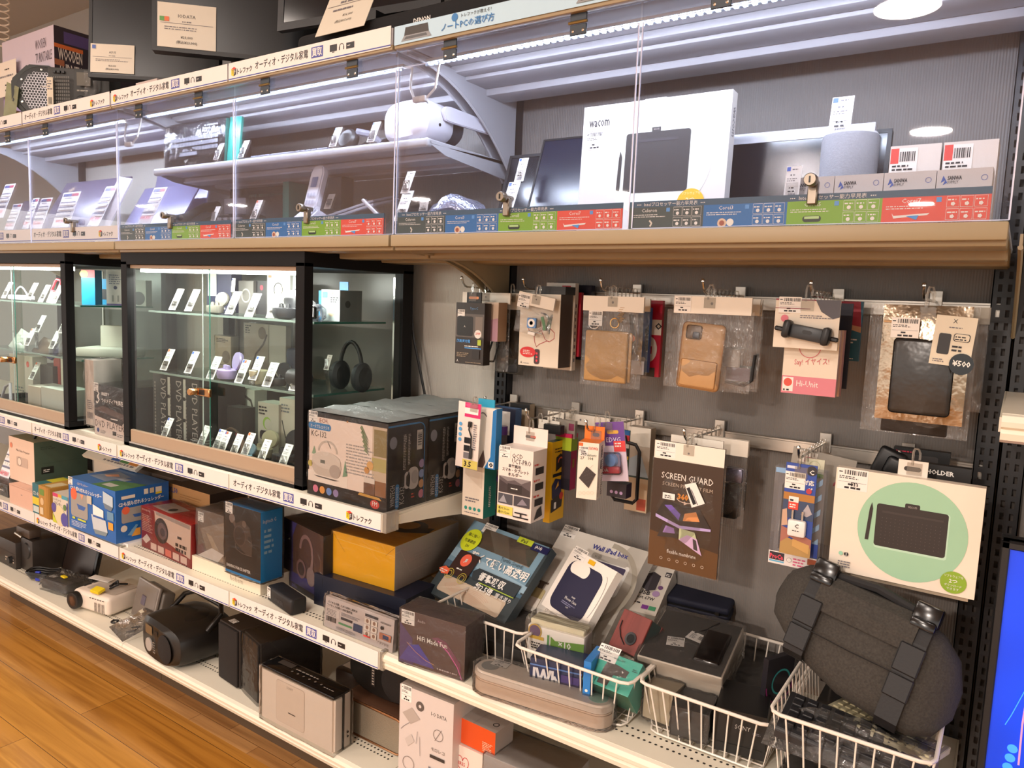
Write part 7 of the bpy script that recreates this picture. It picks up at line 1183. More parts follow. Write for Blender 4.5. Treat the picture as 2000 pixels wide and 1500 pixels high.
def panel_screen(name, label, cat, w, h, x, y, z, rx, bez, bezm, scr, rz=0, d=.02):
    t = thing(name, label, cat, mtx=Matrix.Translation((x, y, z)) @ Matrix.Rotation(R(rz), 4, 'Z') @ Matrix.Rotation(R(rx), 4, 'X')); A = MB(); A.box(0, .003, 0, w, d, h, bezm, .002, 1)
    for a, b, e, q in ((0, 0, bez, h), (w-bez, 0, w, h), (bez, 0, w-bez, bez), (bez, h-bez, w-bez, h)): A.box(a, 0, b, e, .004, q, bezm)
    A.build('bezel', t); A = MB(); A.box(bez, .0015, bez, w-bez, .0025, h-bez, scr); A.build('screen', t); return t
SCR = M('screen_off', '0d0f18', .16, spec=.6)
panel_screen('monitor', 'dark monitor leaning in the lit case, left of the white tablet box', 'monitor', .42, .29, -1.03, -.22, ZT+.001, -20, .005, BLACK, M('screen_blue_reflection', '141a30', .22, spec=.8))  # blue reflection put into the dark screen's colour
panel_screen('photo_frame', 'small black framed screen behind the dark monitor, beside the upright', 'photo frame', .16, .21, -1.13, -.19, ZT+.04, -18, .008, BLACK, SCR)
pcard((1004, 355), 'white price card leaning on the small black frame in the right case', 'b', Y=-.22, s=.85, tilt=-20); pcard((978, 412), 'white price card at the left end of the right case, beside the lock', 'b', Y=-.36, s=1.0)
panel_screen('all_in_one_computer', 'white framed black screen behind the grey cloth speaker', 'computer', .34, .24, -.59, -.17, ZT+.002, -9, .022, M('white_frame', 'd6d8e0', .35), SCR); panel_screen('flat_display', 'large black panel behind the white framed screen', 'panel', .38, .235, -.605, -.125, ZT+.002, -9, .008, BLACK, SCR)
t = thing('cloth_speaker', 'light grey cloth covered round speaker with a price card on top', 'speaker', (-.272, -.245, ZT)); A = MB(); sp = MB()
def oval(a, b, z, n=32): return [(a*math.cos(2*PI*k/n), b*math.sin(2*PI*k/n), z) for k in range(n)]
CLO = M('grey_cloth', '9b9ca2', .9, var=.25, scale=300, bump=.2); A.loft([oval(.046, .046, .02), oval(.05, .05, .03), oval(.05, .05, .185), oval(.048, .048, .191)], CLO); A.build('cloth_body', t); A = MB(); A.loft([oval(.044, .044, 0), oval(.046, .046, .02)], C('c8c8cc')); A.build('base', t); A = MB(); A.loft([oval(.048, .048, .191), oval(.046, .046, .195), oval(.02, .02, .1945)], C('d8d8dc')); A.build('top', t)
pcard((1616, 268), 'white price card standing on the grey cloth speaker', 'b', Y=-.25, s=1.05, tilt=-14, sx=1.15)
WBX = M('small_white_box', 'd9d0c8', .4)
def adapter(x, y, z, label):
    c = put(Carton(.0755, .05, .093, WBX), x, y, z); f = c.F; f.poly([(.08, .78), (.16, .82), (.12, .74), (.2, .78), (.12, .9)], C('3c5cb0')); f.text('SANWA', .2, .82, .07, INK, wmax=.26, bold=.03); f.text('SUPPLY', .2, .76, .05, INK, wmax=.2); f.ring(.86, .84, .06, .012, C('7c84b4')); f.fine(.1, .62, .3, .66, 1, GREYINK)
    for q in ([(.32, .5), (.6, .66), (.7, .6), (.44, .42), (.32, .5)], [(.32, .5), (.32, .38), (.44, .3), (.44, .42)], [(.44, .3), (.7, .48), (.7, .6)]): f.line(q, .008, C('5c5a60'))
    f.fine(.1, .1, .8, .2, 2, GREYINK); return stock(c, 'adapter_box', label, 'boxed adapter', group='small white boxes in the right case')
for k, l in enumerate(('small white box right behind the lock in the right case', 'second small white box from the lock', 'third small white box, under the left red-cornered one', 'last small white box of the front row, at the case end')): adapter(-.338+.0765*k, -.40, ZT+.001, l)
for k, l in enumerate(('taller white box with a red cornered price label, left of two', 'taller white box with a red cornered price label, at the right end')):
    c = put(Carton(.077, .06, .148, WBX), -.189+.08*k, -.335, ZT+.001); f = c.F; f.rect(.02, .58, .55, .97, WHITE); f.rect(.02, .8, .18, .97, C('d8443c')); f.bars(.2, .82, .52, .93, INK, 14); f.fine(.06, .72, .52, .8, 2, INK); f.fine(.2, .6, .45, .68, 2, INK, fill=.7); stock(c, 'price_labelled_box', l, 'boxed adapter')
pcard((1529, 392), 'white price card with a blue corner left of the small white boxes', 'b', Y=-.43, s=.8, tilt=-10)
# ================================================================ upper cases: middle bay
ZI = 1.786
c = put(Carton(.325, .045, .142, M('keyboard_box_dark', '26262c', .25), right=C('1a8c80')), -2.385, -.335, ZI, 0, -3); f = c.F; KG = C('3a3a42'); f.rect(.08, .22, .94, .72, C('1c1c22')); f.text('logicool', .42, .06, .09, C('c8c8d0'), wmax=.14)
for r_ in range(4):
    for k in range(15): f.rect(.1+.054*k+.008*r_, .26+.11*r_, .145+.054*k+.008*r_, .345+.11*r_, C('55555e'))
f.rect(.3, .26, .6, .34, C('5a5a64')); f.fine(.7, .86, .95, .93, 1, C('6c6c74'))
o = stock(c, 'keyboard_box', 'dark film-wrapped keyboard box with a teal side on the inner shelf', 'boxed keyboard', (.0, .8, .022, .024)); wrap(o, c.w, c.d, c.h, FILM, seed=90)
A = MB(); A.box(0, 0, 0, .05, .008, .145, C('168c80', .35)); tag(A.build('teal_card', loc=(-2.055, -.33, ZI), rot=(R(-6), 0, R(6))), 'teal pack end right of the keyboard box on the inner shelf', 'pack')
keyboard('long dark keyboard lying at the front of the inner shelf', Matrix.Translation((-1.95, -.345, ZI)) @ Euler((0, 0, 0)).to_matrix().to_4x4(), .36, .11, DARK, M('keycap_grey', '8a8c9c', .4), .010, .006, 4, .005, 15)
t = thing('headset', 'black headphones with a grey arm lying on the inner shelf', 'headphones', (-1.52, -.30, ZI)); A = MB(); mm = Matrix.Translation((-.02, -.01, .032)) @ Matrix.Rotation(R(70), 4, 'X'); A.lathe([(.016, -.012), (.030, -.01), (.031, .008), (.024, .014), (0, .012)], BLACK, 24, mm); A.build('ear_cup', t); A = MB(); A.tube([(.0, .0, .055), (.03, .02, .05), (.05, .04, .03)], .010, C('7c7c88'), 8); A.build('arm', t); A = MB(); A.tube([(-.04, .03, .01), (-.02, .08, .05), (.03, .09, .05), (.05, .05, .012)], .007, BLACK, 8); A.build('band', t)
for px, k, l in (((416, 312), 'r', 'white price card in front of the keyboard box'), ((464, 308), 'o', 'white price card with a red corner by the teal pack'), ((642, 287), 'b', 'white price card with a blue corner beside the black headphones'), ((716, 278), 'b', 'white price card between the headphones and the white headset')): pcard(px, l, k, Y=-.355, s=.78 if px[0] < 500 else .8, tilt=-24, sx=1.05)
# white headset
t = thing('vr_headset', 'white virtual reality headset with grey face foam on the inner shelf', 'headset', (-1.305, -.30, ZI+.055), (0, 0, R(-6))); VW = M('headset_white', 'd4d2dc', .4)
A = MB(); rings = []
for y, s in ((-.05, .0), (-.05, .45), (-.046, .78), (-.034, .95), (-.012, 1.0), (.03, .98), (.055, .9)):
    rings.append([(.088*max(s, .02)*math.copysign(abs(math.cos(2*PI*k/36))**.62, math.cos(2*PI*k/36)), y, .053*max(s, .02)*math.copysign(abs(math.sin(2*PI*k/36))**.7, math.sin(2*PI*k/36))) for k in range(36)])
A.loft(rings[::-1], VW); A.build('visor', t)
A = MB(); rings = []
for y, s in ((.05, .84), (.075, .8), (.095, .88), (.1, .7)): rings.append([(.088*s*math.copysign(abs(math.cos(2*PI*k/36))**.7, math.cos(2*PI*k/36)), y, .056*s*math.copysign(abs(math.sin(2*PI*k/36))**.8, math.sin(2*PI*k/36))+.002) for k in range(36)])
A.loft(rings[::-1], M('face_foam', '2f2f38', .8)); A.build('face_foam', t)
for s in (-1, 1):
    A = MB(); q = [(.0, .012), (.012, .024), (.03, .026), (.19, .018), (.19, -.014), (.03, -.012), (.012, -.010)]; A.prism([(y, z+.01) for y, z in q], s*.087, s*.097, VW, 'x', .002); A.build('strap_arm', t)
A = MB()
for x, z in ((.07, .035), (.05, -.043), (.084, -.012)): A.lathe([(0, .004), (.004, .004), (.004, 0)], BLACK, 12, Matrix.Translation((x, -.030+.03*(x > .08), z)) @ Matrix.Rotation(R(90), 4, 'X') @ Matrix.Rotation(R(90 if x > .08 else 30), 4, 'Y'))
A.build('camera', t)
# lower level of the middle case
t = thing('office_phone', 'silver and black desk phone with a corded handset behind the case glass', 'phone', (-2.26, -.41, ZT+.002), (R(0), 0, R(4))); SV = M('phone_silver', '9a9ab0', .3, .3); A = MB(); A.prism([(0, 0), (.2, 0), (.2, .1), (.17, .105), (.0, .022)], 0, .24, DARK, 'x', .004); A.build('base', t); A = MB(); A.prism([(0, 0), (.2, 0), (.2, .12), (.15, .125), (.06, .09), (.0, .04)], -.012, .012, SV, 'x', .004); A.build('side_arch', t)
A = MB(); sl = math.atan2(.083, .17)
for i in range(4):
    for j in range(6): y = .015+.022*j; A.box(.09+.03*i, y, .022+y*math.tan(sl), .108+.03*i, y+.012, .03+y*math.tan(sl), C('b0b0c0'), .001, 1)
A.build('keypad', t)
A = MB(); A.tube([(.035, .01, .065), (.035, .05, .085), (.035, .12, .125), (.035, .17, .13)], [.022, .014, .014, .022], BLACK, 10); A.build('handset', t); A = MB(); A.box(.13, .12, .1, .23, .125, .15, C('6c6c78'), .002, 1); A.build('display', t, (0, 0, 0), (0, 0, 0))
c = put(Carton(.36, .05, .225, M('keyboard_box_dark'), right=C('168c80')), -2.345, -.13, ZT+.001, 0, -5); c.F.text('充電不要、薄型ワイヤレスキーボード', .3, .8, .05, C('3c7c78'), wmax=.5); c.F.text('logicool', .05, .8, .07, C('4c4c54'), wmax=.14); stock(c, 'keyboard_box', 'dark boxed wireless keyboard standing behind the desk phone', 'boxed keyboard', (.9, .74, .026, .034))
c = put(Carton(.03, .1, .21, C('1a7c72')), -1.975, -.18, ZT+.001); stock(c, 'teal_side_box', 'narrow teal pack behind the white handset', 'pack')
c = put(Carton(.115, .05, .207, C('1b1a1f', .3)), -1.80, -.20, ZT+.001); c.F.text('Play', .25, .86, .04, C('8c8c94'), wmax=.4) if 0 else c.F.fine(.25, .88, .6, .92, 1, C('8c8c94')); stock(c, 'black_box', 'black upright box behind the white handset in the middle case', 'box')
t = thing('cordless_phone', 'white cordless handset standing in its charger by the lock', 'phone', (-1.64, -.385, ZT+.002)); PW_ = M('phone_white', 'dcdae4', .3); A = MB(); A.prism([(-.024, 0), (.024, 0), (.026, .02), (.026, .19), (.018, .21), (0, .216), (-.018, .21), (-.026, .19), (-.026, .02)], 0, .022, PW_, 'y', .004); f = A.face((-.024, -.0004, 0), (.048, 0, 0), (0, 0, .216)); f.rect(.25, .68, .75, .82, C('5c6c98')); [f.rrect(.16+.26*i, .14+.1*j, .34+.26*i, .2+.1*j, .03, C('a8a8b8')) for i in range(3) for j in range(5)]; A.build('handset', t, (0, 0, .01), (R(-16), 0, 0)); A = MB(); A.prism([(-.02, 0), (.08, 0), (.07, .07), (.02, .09), (-.02, .06)], -.032, .032, PW_, 'x', .006); A.build('charger', t, (.012, .0, 0))
for k, (x, l) in enumerate(((-1.90, 'white flat router lying left of the cordless handset'), (-1.77, 'second white flat router, next to the cordless handset'))):
    t = thing('router', l, 'router', (x, -.40, ZT+.001)); A = MB(); A.prism([(0, 0), (.12, 0), (.125, .02), (.11, .045), (.05, .055), (.0, .045)], 0, .09, PW_, 'y', .006); A.build('shell', t); A = MB(); A.lathe([(0, .002), (.008, .002), (.008, 0)], C('8c8c98'), 14, Matrix.Translation((.06, -.001, .02)) @ Matrix.Rotation(R(90), 4, 'X')); A.build('button', t)
t = thing('tablet_stack', 'silver tablets lying tilted behind the processor chart', 'tablet', (-1.60, -.36, ZT+.05), (R(14), R(-14), R(8))); A = MB(); A.box(0, 0, 0, .19, .14, .007, M('tablet_silver', 'b8bac8', .25, .6), .003, 2); A.build('tablet', t); A = MB(); A.box(0, 0.004, .009, .19, .14, .016, M('tablet_silver'), .003, 2); A.build('upper_tablet', t)
A = MB(); A.tube([at(709, 391, Y=-.43), at(747, 429, Y=-.455)], .0045, PW_, 8); tag(A.build('stylus', ), 'white stylus leaning between the tablets and the price cards', 'stylus')
t = thing('dark_headset', 'dark curved device behind the tablets in the middle case', 'device', (-1.50, -.2, ZT+.001)); A = MB(); rings = []
for k in range(9): q = k/8; rr_ = .02+.085*math.sin(PI*q)**.7; rings.append([(.26*q, .04*math.cos(2*PI*j/16), rr_*.55+rr_*.55*math.sin(2*PI*j/16)) for j in range(16)])
A.loft(rings, M('dark_grey_plastic')); A.build('body', t)
for px, k, l, s in (((410, 434), 'p', 'white price card right of the desk phone', .7), ((487, 430), 'o', 'white price card with a red corner in front of the white router', .85), ((632, 408), 'b', 'white price card with a blue corner on the black upright box', .9), ((768, 432), 'p', 'white price card in front of the dark curved device', 1.1), ((782, 378), 'p', 'grey looking price card behind the white one at the case division', .8)): pcard(px, l, k, Y=-.43 if k != 'b' else -.22, s=s)
A = MB(); r = random.Random(5); rings = []
for k in range(7): q = k/6; hh = .012+.05*math.sin(PI*q)**.8; rings.append([(.17*q+r.uniform(-.004, .004), .05*math.cos(2*PI*j/12)*(.3+math.sin(PI*q)), max(0, hh*.5+hh*.6*math.sin(2*PI*j/12)+r.uniform(-.006, .006))) for j in range(12)])
A.loft(rings, M('bubble_foil', 'a8acc4', .2, .7, bump=.6, scale=140)); tag(A.build('foil_pouch', loc=(-1.165, -.40, ZT+.03)), 'crumpled silver foil pouch left of the lock at the right case', 'pouch'); c = put(Carton(.16, .1, .028, BLACK), -1.165, -.44, ZT+.001); stock(c, 'dark_tray', 'dark flat tray under the crumpled foil pouch', 'tray')
pcard((818, 412), 'small white price card beside the foil pouch', 'p', Y=-.44, s=.4, tilt=-12, sx=2.0)
# ================================================================ upper cases: left bay, laptops
LID = M('laptop_lid_dark', '5c5468', .35, .2); LIDS = M('laptop_lid_lilac', '8f8cb4', .3, .3)
def laptop(x, y, w, h, lid, label, rx=-24, rz=0, txt=None):
    t = thing('laptop', label, 'laptop', mtx=Matrix.Translation((x, y, ZT+.004)) @ Matrix.Rotation(R(rz), 4, 'Z')); A = MB(); A.box(0, 0, 0, w, h, .014, lid, .003, 2); A.build('base', t)
    A = MB(); A.box(0, 0, 0, w, .008, h, lid, .004, 2)
    if txt: A.face((0, -.0002, 0), (w, 0, 0), (0, 0, h)).text(txt, .14, .8, .07, M('laptop_logo', 'd8c0a0', .3), wmax=.13, bold=.02, rot=.45)
    A.build('lid', t, (0, .01, .014), (R(rx), 0, 0)); return t
laptop(-3.33, -.36, .50, .30, LID, 'dark grey laptop shown from its lid, in the middle of the left case', -30, 0, 'ThinkPad'); laptop(-2.80, -.30, .36, .25, LIDS, 'lilac grey laptop standing left of the desk phone', -30, 0); laptop(-3.59, -.36, .24, .21, LID, 'dark laptop cut by the left edge of the photo', -26, 0); laptop(-2.86, -.15, .36, .29, LIDS, 'pale lilac laptop lid rising behind the others in the left case', -12, 0)
t = thing('phone_slab', 'tall white phone leaning against the laptop lid', 'phone', at(183, 443, Y=-.43), (R(-22), R(9), 0)); A = MB(); A.box(0, 0, 0, .085, .008, .20, M('phone_white'), .006, 2); A.build('body', t); A = MB(); A.lathe([(0, .001), (.004, .001)], BLACK, 12, Matrix.Translation((.01, -.0002, .188)) @ Matrix.Rotation(R(90), 4, 'X')); A.build('camera', t)
for px, w_, h_, l, p_, y in (((-14, 426), .09, .15, 'price sheet cut by the left edge of the photo', '¥29,800', -.42), ((8, 449), .075, .11, 'lower price sheet, second from the left edge', '¥20,900', -.45), ((43, 447), .05, .13, 'narrow price sheet mostly hidden by its neighbour', '¥15,800', -.42), ((60, 447), .085, .125, 'price sheet reading 55 thousand yen', '¥55,000', -.45), ((100, 445), .125, .14, 'largest price sheet, right behind the lock of the left case', '¥49,500', -.44), ((170, 442), .075, .16, 'price sheet on the tall white phone', '¥43,800', -.445), ((268, 439), .075, .14, 'price sheet leaning on the lilac laptop', '¥44,800', -.43)): spec_sheet(px, w_, h_, 'white '+l, p_, y, -26 if px[0] > 160 else -20)
# ================================================================ on top of the canopy
ZK = ZC+.031
c = put(Carton(.42, .34, .345, C('cfc4d4', .35), right=C('3a3038', .3)), -3.405, -.395, ZK); f = c.F; f.poly([(0, 0), (.75, 0), (.55, .3), (.2, .5), (0, .52)], C('a898c8')); f.text('WOODEN', .66, .80, .1, C('5c5460'), wmax=.2); f.text('TURNTABLE', .66, .66, .1, C('5c5460'), wmax=.3); f.poly([(.4, .52), (.82, .56), (.82, .3), (.44, .2)], C('e0d8e0')); f.rrect(.3, .42, .5, .47, .02, C('5c4c94')); f.rrect(.3, .28, .48, .33, .02, C('5c4c94')); f.rrect(.3, .15, .44, .2, .02, C('5c4c94'))
g = c.R; g.text('WOODEN', .04, .66, .13, C('e8dcd0'), wmax=.25, bold=.02); g.text('TURNTABLE', .04, .5, .13, C('e8dcd0'), wmax=.36, bold=.02); g.text('レコードプレーヤー', .05, .4, .07, C('c8b8a8'), wmax=.3); g.text('KRP', .05, .31, .07, C('c8b8a8'), wmax=.1); g.rect(0, .78, .3, .82, C('d87038')); g.rect(.1, .84, .9, .96, C('5c4c80')); g.disc(.6, .36, .08, C('d86a38')); g.rect(0, .6, .1, .66, C('a86848'))
stock(c, 'turntable_box', 'lilac and black turntable box on the canopy, top left', 'boxed turntable')
A = MB(); A.box(0, 0, 0, .16, .001, .13, C('e8dfd2')); f = A.face((0, 0, 0), (.16, 0, 0), (0, 0, .13)); f.fine(.4, .75, .8, .82, 1, INK); f.fine(.1, .55, .9, .65, 1, GREYINK); f.fine(.4, .3, .8, .38, 1, INK); f.fine(.4, .15, .85, .24, 1, INK); tag(A.build('price_sheet', loc=(-3.41, -.412, ZK+.13)), 'cream price sheet on the front of the turntable box', 'price sheet')
t = thing('hex_mesh_speaker', 'black octagonal speaker with a honeycomb grille on the canopy', 'speaker', (-3.03, -.43, ZK+.105), (0, 0, R(42))); SB = M('speaker_greenish_black', '262a28', .5); A = MB(); n = 8; P8 = [(.105*math.cos(PI/8+k*PI/4), .105*math.sin(PI/8+k*PI/4)) for k in range(8)]; A.prism(P8, 0, .11, SB, 'y', .006); A.build('cabinet', t)
A = MB(); mm = Matrix.Translation((.012, -.0005, 0)) @ Matrix.Rotation(R(90), 4, 'X'); A.lathe([(.086, .001), (.105, .004), (.108, 0)], BLACK, 32, Matrix.Translation((.012, 0, 0)) @ Matrix.Diagonal((.84, 1, .84, 1)) @ Matrix.Rotation(R(90), 4, 'X')); A.build('ring', t); A = MB(); P = []; F = []
A.lathe([(0, .0005), (.086, .0005)], M('grille_void', '141414', .8), 32, Matrix.Translation((.012, 0, 0)) @ Matrix.Diagonal((.84, 1, .84, 1)) @ Matrix.Rotation(R(90), 4, 'X'))
hexm = M('grille_metal', 'a8a6ac', .3, .8)
for i in range(-9, 10):
    for j in range(-8, 9):
        x, z = (i+.5*(j % 2))*.0105, j*.0092
        if (x/.070)**2+(z/.070)**2 < 1:
            k0 = len(P)
            for k in range(6): a = PI/6+k*PI/3; P += [(x+.012+.0061*math.cos(a), -.003, z+.0061*math.sin(a)), (x+.012+.0046*math.cos(a), -.003, z+.0046*math.sin(a))]
            F += [(k0+2*k, k0+(2*k+2) % 12, k0+(2*k+3) % 12, k0+2*k+1) for k in range(6)]
A.add(P, F, hexm); A.face((0, -.0035, 0), (.1, 0, 0), (0, 0, .1)).text('YAMAHA', .05, .16, .07, WHITE, wmax=.5, bold=.02); A.build('grille', t)
A = MB()
for k in range(6): a = PI/6+k*PI/3; A.lathe([(0, .003), (.004, .002), (.004, 0)], CHROME, 8, Matrix.Translation((.012+.079*math.cos(a), -.003, .079*math.sin(a))) @ Matrix.Rotation(R(90), 4, 'X'))
A.build('screws', t)
A = MB(); A.prism([(0, 0), (.14, 0), (.14, .012), (0, .05)], 0, .05, M('pale_wood_wedge', 'b8883c', .5), 'y', .002); tag(A.build('wood_wedge', loc=(-3.17, -.48, ZK)), 'small pale wood wedge left of the octagonal speaker', 'wedge'); A = MB(); pouch(A, 0, .1, 0, .15, .004, clear('pouch_greenish', 'dce4d0', .7, .15, .4, 30., .45, 'b4b898'), 95, amp=.004); tag(A.build('green_pouch', loc=(-3.2, -.485, ZK+.0), rot=(0, R(18), 0)), 'translucent greenish sheet leaning beside the octagonal speaker', 'sheet')
t = thing('vintage_receiver', 'black vintage receiver with a grille and knobs on the canopy', 'radio', (-2.865, -.475, ZK), (0, 0, R(38))); W, D, H = .21, .09, .16; A = MB(); A.box(0, 0, 0, W, D, H, M('receiver_black', '2b2a28', .5), .004, 2); f = A.face((0, -.0003, 0), (W, 0, 0), (0, 0, H))
for i in range(9):
    for j in range(10): f.rect(.06+.037*i, .08+.075*j, .083+.037*i, .13+.075*j, C('55524c'))
f.rect(.46, .02, .465, .98, C('14140f')); f.rect(.5, .62, .72, .9, C('5c564a', .3)); f.fine(.5, .5, .72, .56, 1, C('8c867a')); f.rect(.02, .16, .12, .76, C('d8cdb8')); f.fine(.03, .5, .11, .72, 4, GREYINK); f.bars(.04, .2, .1, .34, INK, 8); A.build('case', t)
for x, z, q in ((.56, .3, .018), (.86, .36, .022), (.7, .25, .02)): A = MB(); A.lathe([(0, .016), (q*.8, .016), (q, .012), (q, 0)], BLACK, 20, Matrix.Translation((x*W, 0, z*H)) @ Matrix.Rotation(R(90), 4, 'X')); A.build('knob', t)
A = MB()
for k in range(3): A.box(.02+.015*k, -.006, H-.02, .03+.015*k, .002, H-.012, BLACK)
A.build('switches', t); A = MB(); pouch(A, .13, .18, .0, .15, .012, FILMW, 97, y=-.014, both=False); A.build('film_bag', t)
def tilted_monitor(bl, w, h, bez, y, rz, rx, label, tagpx=None, txt=None):
    p = at(*bl, Y=y); t = panel_screen('monitor', label, 'monitor', w, h, p.x, y, p.z, rx, bez, BLACK, M('screen_matte', '23272c', .3), rz, .035); A = MB(); A.box(w/2-.02, .03, .05-(p.z-ZK), w/2+.02, .045, .14, BLACK); A.box(w/2-.1, -.02, -(p.z-ZK), w/2+.1, .16, -(p.z-ZK)+.012, BLACK, .003, 1); A.build('stand', t); return t
def offer(parent, x, z, w, h, brand, price, label=None, green=False):
    A = MB(); A.box(0, -.0008, 0, w, .0004, h, C('ded6c6')); f = A.face((0, -.0008, 0), (w, 0, 0), (0, 0, h)); f.text(brand, .5, .68, .075, C('4c4844'), 'c', .3, bold=.01); f.fine(.42, .58, .6, .63, 1, GREYINK); f.rect(.05, .54, .95, .55, GREYINK); f.fine(.12, .40, .88, .5, 2, GREYINK, fill=.4); f.text(price, .5, .2, .07, C('4c4844'), 'c', .3, bold=.01); f.text('(税込'+price+')', .5, .08, .085, C('4c4844'), 'c', .46, bold=.01)
    if green: f.rect(.04, .58, .12, .68, C('5c9c4c')); f.rect(.12, .58, .2, .68, C('e0703c'))
    else: f.rect(.04, .82, .12, .95, C('4c68b4'))
    return A.build('offer_sheet', parent, (x, -.0015, z))
t = tilted_monitor((172, 150), .42, .30, .011, -.48, 37, -4, 'black monitor with a cream offer sheet on the canopy, left of two'); offer(t, .008, .016, .14, .092, 'ASUS', '¥23,000')
t = tilted_monitor((296, 97), .50, .32, .013, -.49, 45, -4, 'black monitor with a cream offer sheet on the canopy, right of two'); offer(t, .016, .012, .165, .13, 'IODATA', '¥23,000', green=True)
p = at(541, 61, Y=-.30); panel_screen('television', 'dark flat screen on the canopy behind the black sound bar', 'television', .56, .34, p.x, -.30, p.z, -3, .022, M('bezel_dark_grey', '26282c', .4), SCR, 8); A = MB(); A.box(-.1, 0, 0, .1, .12, p.z-ZK+.0, BLACK); A.box(-.15, -.03, 0, .15, .16, .01, BLACK); tag(A.build('riser', loc=(p.x+.28, -.28, ZK)), 'black riser under the dark flat screen on the canopy', 'stand')
t = thing('sound_bar', 'long black cloth sound bar lying along the canopy', 'sound bar', (-1.60, -.445, ZK)); A = MB(); A.box(0, 0, 0, 1.02, .1, .074, M('black_cloth', '18181b', .9, var=.4, scale=500, bump=.15), .02, 4); A.build('body', t); A = MB(); A.face((.40, -.0006, .028), (.1, 0, 0), (0, 0, .03)).text('DENON', .1, .2, .36, WHITE, wmax=.5, bold=.02); A.build('badge', t)
A = MB(); A.box(0, 0, 0, .17, .001, .15, C('ded6c6')); f = A.face((0, 0, 0), (.17, 0, 0), (0, 0, .15)); f.text('¥16,000', .55, .3, .06, C('4c4844'), 'c', .3); f.text('(税込¥17,600)', .5, .18, .07, C('4c4844'), 'c', .5); f.rect(.05, .56, .95, .57, GREYINK); f.fine(.3, .6, .8, .68, 1, GREYINK); f.fine(.2, .45, .7, .52, 1, GREYINK); tag(A.build('offer_sheet', loc=(-1.495, -.47, ZK+.045), rot=(R(-24), 0, 0)), 'cream offer sheet leaning on the black sound bar', 'price sheet')
A = MB(); A.tube([at(6, -40+i*.9, Y=-.3)+Vector((.022*math.cos(i*.42), .022*math.sin(i*.42), 0)) for i in range(150)], .003, C('e8dccc'), 5); tag(A.build('coiled_cord'), 'white coiled cord hanging at the top left corner', 'cord')
c = put(Carton(.3, .1, .3, C('15151a')), -2.30, -.14, ZK); stock(c, 'dark_fill', 'black filler box added as the darkness behind the two monitors on the canopy', 'box'); c = put(Carton(.75, .2, .42, C('101014')), -1.2, -.24, ZK); stock(c, 'dark_fill_wide', 'dark filler box added as the darkness behind the sound bar on the canopy', 'box')  # both boxes are fillers standing in for the gloom behind the goods
c = put(Carton(.12, .1, .06, C('cbb8b0')), -2.40, -.42, ZK); stock(c, 'pale_box', 'pale box peeping out under the left monitor on the canopy', 'box')
# ================================================================ inside the middle showcase
S1, S2, S0 = 1.3235, 1.1235, Z2+.0125
for px, k, z, l in (((329, 605), '', S1, 'first white price card from the left on the top glass shelf of the middle showcase'), ((360, 607), 'n', S1, 'second white price card from the left on the top glass shelf'), ((439, 613), '', S1, 'white price card before the dark navy box on the top glass shelf'), ((477, 618), 'n', S1, 'white price card in front of the grey looped pack'), ((519, 620), '', S1, 'white price card left of the open black earbud case'),
    ((312, 722), 'o', S2, 'orange cornered price card at the left end of the second glass shelf'), ((359, 728), 'b', S2, 'blue cornered price card left of the glass door edge'), ((402, 739), '', S2, 'price card left of the lilac earbuds'), ((457, 747), 'bB', S2, 'price card with blue and orange corners right of the lilac earbuds'), ((484, 741), 'b', S2, 'blue cornered price card behind the cream earbud cup'), ((511, 754), 'n', S2, 'price card right of the cream earbud cup'), ((563, 762), '', S2, 'price card at the right end of the second glass shelf'),
    ((313, 853), 'b', S0, 'blue cornered price card before the disc player spines'), ((384, 870), 'n', S0, 'price card behind the lower lock of the showcase'), ((413, 878), 'b', S0, 'blue cornered price card in the middle of the showcase floor'), ((424, 882), 'bB', S0, 'front blue cornered price card in the middle of the showcase floor'), ((447, 888), '', S0, 'price card left of the blue grey earbud'), ((470, 886), 'o', S0, 'orange cornered tilted price card on the showcase floor'), ((501, 900), '', S0, 'price card before the cream shell on the showcase floor'), ((542, 910), 'n', S0, 'price card at the right front corner of the showcase floor')):
    y = {S1: -.395, S2: -.395, S0: -.435}[z]; pcard(px, l, k, Y=y, s=1.02 if z != S0 else .9, tilt=-26, sx=1.15)
def pod(x, y, z, mat, label, s=1., inner=None, name='earbud_case', rz=0):
    t = thing(name, label, 'earbud case', (x, y, z), (0, 0, R(rz))); A = MB(); A.loft([[(.03*s*q*math.cos(2*PI*k/24), .022*s*q*math.sin(2*PI*k/24), zz*s) for k in range(24)] for q, zz in ((.5, 0), (.9, .003), (1, .012), (.97, .022), (.8, .024))], mat); A.build('base', t)
    A = MB(); A.loft([[(.03*s*q*math.cos(2*PI*k/24), zz*s, .022*s*q*math.sin(2*PI*k/24)) for k in range(24)] for q, zz in ((.5, .012), (.9, .01), (1, .004), (.94, .0))], mat); A.build('lid', t, (0, .02*s, .042*s), (R(-12), 0, 0))
    A = MB()
    for a in (-.011, .011): A.lathe([(0, .012), (.005, .01), (.007, 0)], inner or mat, 12, Matrix.Translation((a*s, 0, .022*s)) @ Matrix.Scale(s, 4))
    A.build('earbud', t); return t
def px_at(px, y): p = at(*px, Y=y); return p.x
